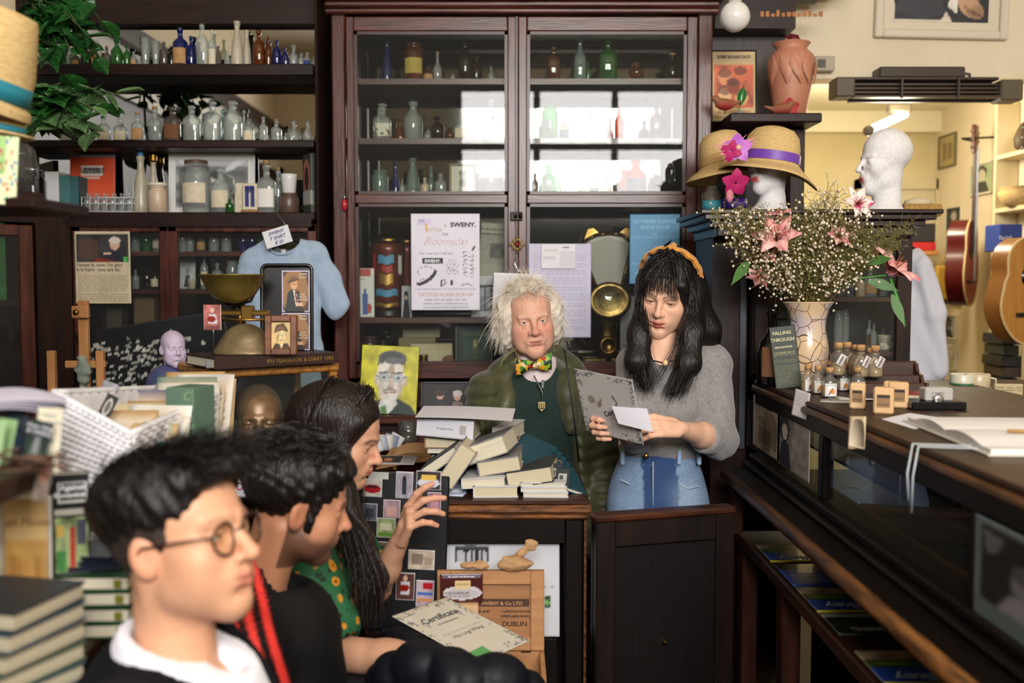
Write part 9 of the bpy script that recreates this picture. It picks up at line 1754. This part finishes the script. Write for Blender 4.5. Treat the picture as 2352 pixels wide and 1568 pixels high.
def fall(H,roots,pts,n,seed,spread=(.02,.02,.015),J=.006):
 """guides that leave the scalp at local points and hang through points of the room"""
 r=random.Random(seed);G=[]
 for i in range(n):
  q=[r.gauss(0,1)for _ in range(3)];jit=lambda k:Vector((q[0]*spread[0]*k,q[1]*spread[1]*k,q[2]*spread[2]*k))
  G.append([H@(Vector(p)+Vector((r.gauss(0,J),r.gauss(0,J*2),r.gauss(0,J))))for p in roots]+[Vector(p)+jit(.5+.5*k/len(pts))for k,p in enumerate(pts)])
 return G
R3=Hy.to_3x3().normalized()
fl1,fl2,fl3,fl4=[X(1470,765,2.98),X(1464,830,2.95),X(1482,888,2.94)],[X(1588,765,2.965),X(1580,835,2.935),X(1550,900,2.915)],[X(1618,760,3.06),X(1634,845,3.10)],[X(1545,800,3.15),X(1548,890,3.17)]
hb=Soft((.28,2.82,1.10),(.70,3.26,1.66),.005)
hb.ell(tuple(HL(Hy,0,-.022,.048)),(.085,.103,.089),.02,R=R3)
hb.chain([tuple(HL(Hy,.080,-.03,.02))]+fl1,[.024,.029,.028,.010],.05);hb.chain([tuple(HL(Hy,-.080,-.02,.02))]+fl2,[.024,.030,.030,.010],.05)
hb.chain([tuple(HL(Hy,-.06,-.06,.02))]+fl3,[.045,.042,.02],.05);hb.chain([tuple(HL(Hy,0,-.08,.02))]+fl4,[.065,.075,.05],.05)
hb.ell(tuple(HL(Hy,0,.085,-.025)),(.061,.085,.088),.01,True,R=R3)
hb.cap(tuple(HL(Hy,-.055,.056,.052)),tuple(HL(Hy,-.068,.030,-.03)),.016,.012,.02);hb.cap(tuple(HL(Hy,.055,.056,.052)),tuple(HL(Hy,.068,.030,-.03)),.016,.012,.02)
hbv=hb.mesh()
tp=lambda q:[(q*.006,.0,.137),(q*.05,.015,.112),(q*.084,.012,.03)]
tb_=lambda q:[(q*.01,-.05,.132),(q*.06,-.06,.10),(q*.09,-.06,.02)]
G=fall(Hy,tp(1),fl1,26,1)+fall(Hy,tp(-1),fl2,24,2)+fall(Hy,tb_(-1),fl3,18,3)+fall(Hy,tb_(1),[X(1490,770,3.06),X(1478,850,3.06)],12,4)+fall(Hy,[(0,-.09,.11),(0,-.125,.03)],fl4,12,5)
strands('hair',G,yw,hair_b,width=.0011,seed=5,jit=.003,n_each=24,segs=11,root_jit=.005,frizz=.0008,more=hbv,vary=(.97,.05))
G=[[Hy@Vector(p)for p in((x*.4,.040,.120),(x,.082,.085),(x*1.1,.0975,.055),(x*1.18,.0955,.028+abs(x)*.25-.02*(abs(x)>.03)))]for x in np.linspace(-.044,.052,15)]
strands('fringe',G,yw,hair_b,width=.0008,seed=6,jit=.0015,n_each=22,segs=7,root_jit=.0028,frizz=.0004)
hbnd=MB();pts=[]
for i in range(25):
 a=-.32+(pi+.64)*i/24;pts.append(Hy@Vector((.092*cos(a),-.018+.022*sin(a)-.015,.052+.091*sin(a))))
def band(u,v):
 k=u*24;i=min(int(k),23);t=k-i;p=pts[i].lerp(pts[i+1],t);w_=.010+.014*sin(pi*u)
 d=(Hy.to_3x3()@Vector((0,1,.15))).normalized();n=(p-(Hy@Vector((0,-.02,.05)))).normalized()
 return tuple(p+d*(v-.5)*2*w_+n*(.004+.007*(1-(2*v-1)**2)+.002*sin(u*60+v*9)))
hbnd.sheet(band,48,8);hbnd.sheet(lambda u,v:tuple(Vector(band(u,v))-((Vector(band(u,v))-(Hy@Vector((0,-.02,.05)))).normalized()*.006)),48,8)
hbnd.box((0,0,0),(.022,.05,.016),M=Hy@TR((0,-.012,.152)),bev=.006)
hbnd.build('headband',cloth_mat('band_mustard','#d9963a','#c8842c',scale=30,bump=.2),yw)
nk=MB();nk.tube([X(1487,800,3.0),X(1500,828,2.945),X(1527,834,2.925),X(1550,826,2.935),X(1562,800,2.99)],.0022,6);nc=nk.build('necklace_cord',mat('cord_black','#0d0b0a',.6),yw)
MB().sphere(X(1528,833,2.918),.009,12).build('bead',mat('bead_amber','#c98a2a',.2,color2='#e8d9b0',scale=120),nc)
bn=thing('bench','long dark wooden bench the three seated visitors share','bench')
MB().boxp((-.60,1.05,.295),(-.31,2.62,.335),bev=.01).build('seat',wood_dark,bn)
for y in(1.15,2.55):
 for x in(-.57,-.34):MB().boxp((x-.02,y-.02,0),(x+.02,y+.02,.295)).build('leg',wood_dark,bn)
def seated(root,hip,chest,shr,shl,armr,arml,skin,headpart,neck,hands=(),tr=(.12,),td=(.44,0)):
 """torso, arms and thighs of a seated figure, one body with its head"""
 hip,chest=Vector(hip),Vector(chest);P=[hip,chest,Vector(shr),Vector(shl)]+[Vector(p)for p in armr+arml]
 a=np.array([list(p)for p in P]);S=Soft(a.min(0)-.2-np.array((0,.15,.3)),a.max(0)+.25+np.array((.35,0,0)),.013)
 S.cap(hip,chest,tr[0],tr[0]*.95,.08);S.cap(shr,shl,.05,.05,.06);S.cap(chest,neck,.055,.05,.04)
 for s_,arm in((shr,armr),(shl,arml)):
  pts=[s_]+list(arm);S.chain(pts,[.048,.040,.030][:len(pts)],.03)
 for q in(-.09,.09):
  S.chain([hip+Vector((.02,q,0)),hip+Vector((td[0],q*1.2+td[1],.03)),hip+Vector((td[0]+.01,q*1.2+td[1],-.42))],[.085,.065,.045],.04)
  S.cap(hip+Vector((td[0],q*1.2+td[1],-.44)),hip+Vector((td[0]+.14,q*1.2+td[1],-.46)),.04,.035,.02)
 v=S.mesh();V,Fc,c=joinm([headpart,(v[0],v[1],C(skin))]+list(hands));return vmesh('body',V,Fc,c,SKIN,root)
m1=thing('person','person in glasses, dark suit and white shirt collar, seated closest to the camera','person')
H1=head_at(522,1220,1.39,72,9,0,.99)
hp=head(dict(w=1.0,jaw=1.0,nose=1.15,lip=1.4,skin='#d8a17f',flush='#d07c62',fl=.2,lipc='#b05a50',brow='#2a1a14',browa=.45,eye=.0034,beard=.10,beardc='#8a6a58',nk=1.0),.0028)
nb=H1@Vector((0,-.05,-.20))
hip=Vector((nb.x+.0,nb.y+.01,.50));chs=Vector((nb.x+.0,nb.y+.01,.84))
sr,sl_=(nb.x-.02,nb.y-.17,.90),(nb.x-.02,nb.y+.15,.90)
seated(m1,hip,chs,sr,sl_,[(nb.x+.03,nb.y-.20,.66),(nb.x+.25,nb.y-.12,.57)],[(nb.x+.05,nb.y+.165,.66),(nb.x+.26,nb.y+.08,.57)],'#d8a17f',(xf(hp[0],H1),hp[1],hp[2]),nb)
eyes(H1,'#1c100a',m1,(0,.05))
hb=Soft((-.12,-.15,-.13),(.12,.13,.17),.005)
hb.ell((0,-.026,.054),(.086,.116,.082),.02).ell((0,.045,.088),(.058,.058,.036),.03).ell((0,.085,.096),(.045,.030,.020),.02)
hb.ell((0,.095,.022),(.075,.062,.055),.008,True);hb.ell((0,.07,-.07),(.12,.085,.075),.012,True)
for q in(-1,1):hb.ell((q*.08,.0,-.03),(.03,.045,.05),.01,True)
hb.ell((0,-.05,-.135),(.1,.1,.06),.015,True)
hb.warp(lambda x,y,z:.003*np.sin(x*260)*np.sin(y*190+z*120));hbv=hb.mesh()
G=[[H1@Vector((x,y,z_)),H1@Vector((x*1.05,y+.012,z_+.014)),H1@Vector((x*1.1,y+.035,z_+.012))]for x in np.linspace(-.06,.06,11)for y,z_ in((-.06,.110),(-.01,.122),(.03,.122),(.065,.110),(.085,.096))]
strands('hair',G,m1,hair_b,width=.0011,seed=8,jit=.004,n_each=26,segs=5,root_jit=.008,frizz=.001,more=(xf(hbv[0],H1),hbv[1]))
S=Soft((-.12,-.15,-.10),(.12,.08,.09),.005);S.ell((0,-.018,.028),(.0792,.1005,.090),.02)
S.cut((0,.032,0),(0,1,.0));S.cut((0,0,-.075),(0,.35,-1));S.cut((0,.0,.075),(0,0,1))
for q in(-1,1):S.ell((q*.09,-.004,-.025),(.03,.022,.045),.004,True)
sdf_obj('shaved_sides',S,mat('hair_stubble','#3a2a24',.7,color2='#1d1512',scale=30),m1,H1)
gl_=MB();fm=mat('spectacle_frame','#2b1712',.25);gm_=glass('spectacle_lens','#f6f6f2','#e8e6de',dust=.0,rough=.0)
lens=[]
for q in(-1,1):
 c0=Vector((q*.033,.100,-.002));pts=[H1@(c0+Vector((.0245*cos(a),-.006*abs(cos(a)),.0225*sin(a))))for a in np.linspace(0,2*pi,24,endpoint=False)]
 gl_.tube(pts,.0021,8,closed=True);lens.append(pts)
 gl_.tube([H1@Vector(p)for p in((q*.057,.096,.006),(q*.074,.080,.008),(q*.080,.03,.006),(q*.083,-.005,.004),(q*.081,-.025,-.016))],.0019,6)
gl_.tube([H1@Vector(p)for p in((-.010,.100,.004),(0,.104,.007),(.010,.100,.004))],.0018,6)
go=gl_.build('spectacles',fm,m1)
for pts in lens:MB().add(pts,[tuple(range(len(pts)))]).build('lens',gm_,go)
S=Soft((nb.x-.20,nb.y-.22,.74),(nb.x+.26,nb.y+.26,1.12),.006)
S.cap(chs+Vector((.05,0,-.06)),(nb.x+.01,nb.y,.95),.125,.10,.05);sc0=H1@Vector((0,-.045,-.155));S.cap(tuple(nb+Vector((0,0,-.05))),tuple(sc0),.078,.068,.02)
S.cut(tuple(sc0+Vector((0.03,0,-.004))),(.38,0,1));S.cap(tuple(sc0+Vector((.07,0,-.10))),tuple(sc0+Vector((.09,0,.06))),.012,.05,.01,True)
S.ell(tuple(nb+Vector((.0,0,.06))),(.058,.058,.12),.004,True)
shirt=cloth_mat('shirt_white','#e9e7f2',rough=.8,bump=.05);sdf_obj('shirt',S,shirt,m1)
for q in(-1,1):
 b=MB();u0=sc0+Vector((.045,q*.042,-.040));b.add([u0+Vector((-.04,q*.018,.030)),u0+Vector((.028,-q*.012,-.006)),u0+Vector((.050,q*.020,-.075)),u0+Vector((-.02,q*.04,-.045))],[(0,1,2,3)]);b.build('collar_point',shirt,m1)
def suit(root,nm,m,nb,chs,hip,sr,sl_,armr,arml,open_=True,fat=1.0,h=.009):
 a=np.array([list(Vector(p))for p in(hip,chs,sr,sl_)+tuple(armr)+tuple(arml)]);S=Soft(a.min(0)-.2,a.max(0)+.2,h)
 S.cap(hip,chs+Vector((0,0,.02)),.155*fat,.145*fat,.08);S.cap(sr,sl_,.075,.075,.05)
 S.cap(chs+Vector((0,0,.05)),Vector(nb)+Vector((-.02,0,-.03)),.10,.075,.06)
 for s_,arm in((sr,armr),(sl_,arml)):S.chain([s_]+list(arm),[.070,.062,.052],.03)
 S.ell(tuple(Vector(nb)+Vector((.02,0,.06))),(.095,.086,.13),.01,True)
 if open_:S.cap(tuple(Vector(nb)+Vector((.10,0,.04))),tuple(chs+Vector((.17,0,-.18))),.085,.02,.01,True)
 S.warp(lambda x,y,z:.004*np.sin(38*z+20*x)*np.sin(30*y+12*z));return S
suit_m=cloth_mat('suit_navy','#090b12','#06070c',scale=150,bump=.1,sheen=0,spec=.2)
sdf_obj('suit_jacket',suit(m1,'',None,nb,chs,hip,sr,sl_,[(nb.x+.03,nb.y-.20,.66),(nb.x+.25,nb.y-.12,.57)],[(nb.x+.05,nb.y+.165,.66),(nb.x+.26,nb.y+.08,.57)]),suit_m,m1)
def trousers(root,hip,m,td=(.44,0)):
 S=Soft(hip+Vector((-.2,-.45,-.48)),hip+Vector((.7,.3,.15)),.012);S.ell(tuple(hip),(.16,.19,.12),.05)
 for q in(-.09,.09):S.chain([hip+Vector((.02,q,0)),hip+Vector((td[0],q*1.2+td[1],.03)),hip+Vector((td[0]+.01,q*1.2+td[1],-.42))],[.095,.078,.066],.03)
 sdf_obj('trousers',S,m,root)
trousers(m1,hip,suit_m)
m2=thing('person','dark-haired bearded person in black track jacket with three red stripes, head bowed','person')
H2=head_at(768,1168,1.95,110,-15,4,.92)
skin2='#b98263';nb=H2.translation+Vector((-.085,0,-.165))
hp=head(dict(w=1.0,nose=1.15,skin=skin2,flush='#b5654c',fl=.15,lipc='#96584c',brow='#120c0a',eye=.003,beard=.75,beardc='#1a110d',nk=.95,neck=tuple(H2.inverted()@(nb+Vector((0,0,-.03))))),.003)
hip=Vector((nb.x+.02,nb.y,.50));chs=Vector((nb.x+.02,nb.y,.77));sr,sl_=(nb.x+.01,nb.y-.165,.83),(nb.x+.0,nb.y+.12,.79)
ar,al=[(nb.x+.06,nb.y-.17,.63),(nb.x+.27,nb.y-.10,.58)],[(nb.x+.06,nb.y+.13,.61),(nb.x+.27,nb.y+.08,.58)]
seated(m2,hip,chs,sr,sl_,ar,al,skin2,(xf(hp[0],H2),hp[1],hp[2]),nb);eyes(H2,'#160c08',m2,(0,-.2))
hb=Soft((-.13,-.17,-.14),(.13,.14,.19),.005)
hb.ell((0,-.022,.050),(.090,.110,.091),.02).ell((0,.05,.090),(.066,.05,.036),.03)
hb.ell((0,.105,.018),(.075,.062,.052),.008,True);hb.ell((0,.07,-.09),(.12,.085,.085),.012,True)
for q in(-1,1):hb.ell((q*.085,.0,-.025),(.035,.035,.05),.008,True);hb.cap((q*.070,.020,.03),(q*.072,.020,-.035),.014,.008,.01)
hb.ell((0,-.06,-.115),(.1,.1,.05),.015,True)
hb.warp(lambda x,y,z:.004*np.sin(x*160+3*np.sin(z*60))*np.sin(y*150+z*90));hbv=hb.mesh()
strands('hair',[[H2@Vector(p)for p in g]for g in[((x,y,z_),(x*1.15,y-.03,z_+.004),(x*1.25,y-.055,z_-.02))for x in np.linspace(-.07,.07,9)for y,z_ in((-.08,.112),(-.04,.132),(.01,.138),(.05,.126))]],m2,hair_b,width=.0011,seed=9,jit=.004,n_each=24,segs=5,root_jit=.010,frizz=.0012,more=(xf(hbv[0],H2),hbv[1]))
S=suit(m2,'',None,nb,chs,hip,sr,sl_,ar,al,False,1.02,.0065);S.cap(tuple(nb+Vector((-.01,0,-.06))),tuple(nb+Vector((-.005,0,.035))),.085,.070,.02);S.ell(tuple(nb+Vector((.02,0,.06))),(.062,.058,.11),.004,True)
V,Fc=S.mesh();ax=Vector(ar[0])-Vector(sr)
c=np.tile(np.array(C('#0b0a0b')),(len(V),1))
for k in range(3):
 off=nb.x+.012+k*.030;xs=off+(.86-V[:,2])*.28+(V[:,1]-(nb.y-.17))*-.30
 c=mixc(c,'#ee4038',np.clip((.0092-np.abs(V[:,0]-xs))/.004,0,1)*((V[:,1]<nb.y-.055)&(V[:,2]>.55)))
vmesh('track_jacket',V,Fc,c,mat('tricot',(1,1,1),.7,vcol=True,spec=.25),m2);trousers(m2,hip,cloth_mat('trousers_black','#0c0c0e',sheen=0))
w3=thing('person','long-haired person in green blouse with orange flowers, hand raised, papers on lap','person')
H3=head_at(848,1022,2.42,82,-18,4,.96)
skin3='#c9977a';nb=H3.translation+Vector((-.06,0,-.17))
hp=head(dict(w=.97,jaw=.92,nose=1.05,lip=1.05,skin=skin3,flush='#c87a66',fl=.2,lipc='#a84a48',brow='#1c120e',eye=.003,lid=.0015,liner=.6,nk=.85,neck=tuple(H3.inverted()@(nb+Vector((0,0,-.03))))),.0028)
hip=Vector((nb.x-.04,nb.y-.02,.50));chs=Vector((nb.x-.02,nb.y-.02,.80))
sr,sl_=Vector((nb.x+.0,nb.y-.16,.855)),Vector((nb.x+.03,nb.y+.13,.86))
elr=Vector(W(775,1500,2.20));wrr=Vector(W(1070,1530,2.06))
ell_,wrl=Vector(W(866,1350,2.50)),Vector(W(918,1240,2.40))
cR=hand_pts(wrr,Vector(W(1150,1556,2.03))-wrr,(.15,.55,-.6),[.35,.4,.45,.5],-1,.04,.95)
cL=hand_pts(wrl,Vector(W(952,1155,2.34))-wrl,(.75,.35,-.25),[(.25,.35,.25),(.55,.6,.3),(.75,.7,.4),(.85,.7,.4)],1,.12,.98,(.5,.75,.3),(.25,.2))
aR,aL=arm_hand(elr,wrr,cR,skin3,re=.040,rw=.024),arm_hand(ell_,wrl,cL,skin3,re=.034,rw=.0225)
seated(w3,hip,chs,sr,sl_,[elr],[ell_],skin3,(xf(hp[0],H3),hp[1],hp[2]),nb,[aR,aL],tr=(.11,),td=(.30,-.12));eyes(H3,'#1a0e0a',w3,(0,-.3))
a=np.array([list(p)for p in(hip,chs,sr,sl_,elr,ell_)]);S=Soft(a.min(0)-.16,a.max(0)+.2,.007)
S.cap(hip,chs+Vector((.01,0,.0)),.13,.118,.07);S.cap(sr,sl_,.062,.062,.05);S.cap(chs+Vector((0,0,.04)),nb+Vector((-.01,0,-.05)),.085,.07,.05);S.ell(tuple(chs+Vector((.07,0,-.03))),(.07,.11,.08),.05)
S.cap(sr,sr.lerp(elr,.72),.068,.074,.03);S.cap(sl_,sl_.lerp(ell_,.6),.066,.068,.03);S.ell(tuple(nb+Vector((.03,0,.05))),(.075,.065,.13),.01,True)
S.cap(sr.lerp(elr,.70),sr.lerp(elr,1.0),.056,.056,.006,True);S.warp(lambda x,y,z:.003*np.sin(60*z+40*x)*np.sin(50*y+20*z))
fm_=bpy.data.materials.new('floral_print');fm_.use_nodes=True;N,L=fm_.node_tree.nodes,fm_.node_tree.links;pb=N['Principled BSDF'];pb.inputs['Roughness'].default_value=.75
tcn=N.new('ShaderNodeTexCoord');nz=N.new('ShaderNodeTexNoise');nz.inputs['Scale'].default_value=28;ad=N.new('ShaderNodeMixRGB');ad.blend_type='ADD';ad.inputs[0].default_value=.022
L.new(tcn.outputs['Object'],nz.inputs['Vector']);L.new(tcn.outputs['Object'],ad.inputs[1]);L.new(nz.outputs['Color'],ad.inputs[2])
def vor(sc,lo,hi,c0,c1,prev):
 v=N.new('ShaderNodeTexVoronoi');v.inputs['Scale'].default_value=sc;L.new(ad.outputs[0],v.inputs['Vector'])
 r=N.new('ShaderNodeValToRGB');r.color_ramp.elements[0].position=lo;r.color_ramp.elements[1].position=hi;r.color_ramp.elements[0].color=(1,1,1,1);r.color_ramp.elements[1].color=(0,0,0,1);L.new(v.outputs['Distance'],r.inputs[0])
 mx=N.new('ShaderNodeMixRGB');L.new(r.outputs[0],mx.inputs[0]);mx.inputs[2].default_value=C(c1)+(1,)
 if prev is None:mx.inputs[1].default_value=C(c0)+(1,)
 else:L.new(prev.outputs[0],mx.inputs[1])
 return mx
k_=vor(34,.22,.30,'#1f5f3a','#0c2a1c',None);k_=vor(26,.30,.36,None,'#d08a1c',k_);k_=vor(26,.10,.15,None,'#7a4a10',k_);L.new(k_.outputs[0],pb.inputs['Base Color'])
sdf_obj('floral_blouse',S,fm_,w3)
trousers(w3,hip,cloth_mat('jeans_dark','#10131c'),(.30,-.12))
R3=H3.to_3x3().normalized();fa=[X(778,1130,2.30),X(815,1240,2.27),X(856,1330,2.25),X(846,1400,2.25)];fb=[X(735,1130,2.40),X(745,1260,2.38),X(770,1380,2.36)]
c0=H3@Vector((0,0,0));hb=Soft(tuple(c0-Vector((.20,.18,.50))),tuple(c0+Vector((.16,.18,.19))),.006)
hb.ell(tuple(HL(H3,0,-.022,.048)),(.086,.108,.090),.02,R=R3);hb.ell(tuple(HL(H3,0,.095,-.015)),(.075,.070,.085),.01,True,R=R3)
hb.cap(tuple(HL(H3,.055,.045,.065)),tuple(HL(H3,.078,.015,-.02)),.022,.026,.02);hb.chain([tuple(HL(H3,.078,.01,-.02))]+fa,[.028,.036,.036,.032,.012],.03);hb.chain([tuple(HL(H3,0,-.08,.02))]+fb,[.075,.07,.055,.03],.03)
hbv=hb.mesh()
G=fall(H3,[(.006,.03,.136),(.06,.03,.10),(.086,.015,.0)],fa,30,6,(.018,.012,.02),.003)+fall(H3,[(.01,-.05,.132),(.07,-.06,.09),(.09,-.06,.0)],fb,22,7,(.02,.015,.02),.003)+fall(H3,[(-.006,.03,.136),(-.06,.03,.10),(-.086,.01,.0)],[X(800,1130,2.48),X(830,1260,2.48)],8,8,J=.003)
hair_br=mat('hair_dark_brown','#140c0a',.42,spec=.4,color2='#20130f',scale=12,stretch=(9,9,.6),bump=.5,bscale=20)
strands('hair',G,w3,hair_br,width=.0012,seed=15,jit=.004,n_each=24,segs=11,root_jit=.006,frizz=.0011,more=hbv,vary=(.97,.05))
# ------------------------------------------------------------------ put every Empty at the base of its thing
def bbox_of(o):
 pts=[]
 for c in[o]+list(o.children_recursive):
  if c.type=='MESH' and len(c.data.vertices):
   n=len(c.data.vertices);a=np.empty(n*3,np.float32);c.data.vertices.foreach_get('co',a);a=a.reshape(-1,3)
   m=Matrix.Identity(4);q=c
   while q is not None:m=q.matrix_parent_inverse@q.matrix_basis@m if q.parent else q.matrix_basis@m;q=q.parent
   pts.append(xf(np.array([a.min(0),a.max(0)]),m))
 return np.vstack(pts)if pts else None
for o in list(COL.objects):
 if o.parent is None and o.type=='EMPTY' and o.location.length<1e-6 and o.rotation_euler.to_quaternion().angle<1e-6:
  P=bbox_of(o)
  if P is None:continue
  c=Vector(((P[:,0].min()+P[:,0].max())/2,(P[:,1].min()+P[:,1].max())/2,P[:,2].min()))
  o.location=c
  for ch in o.children:ch.matrix_parent_inverse=Matrix.Translation(-c)
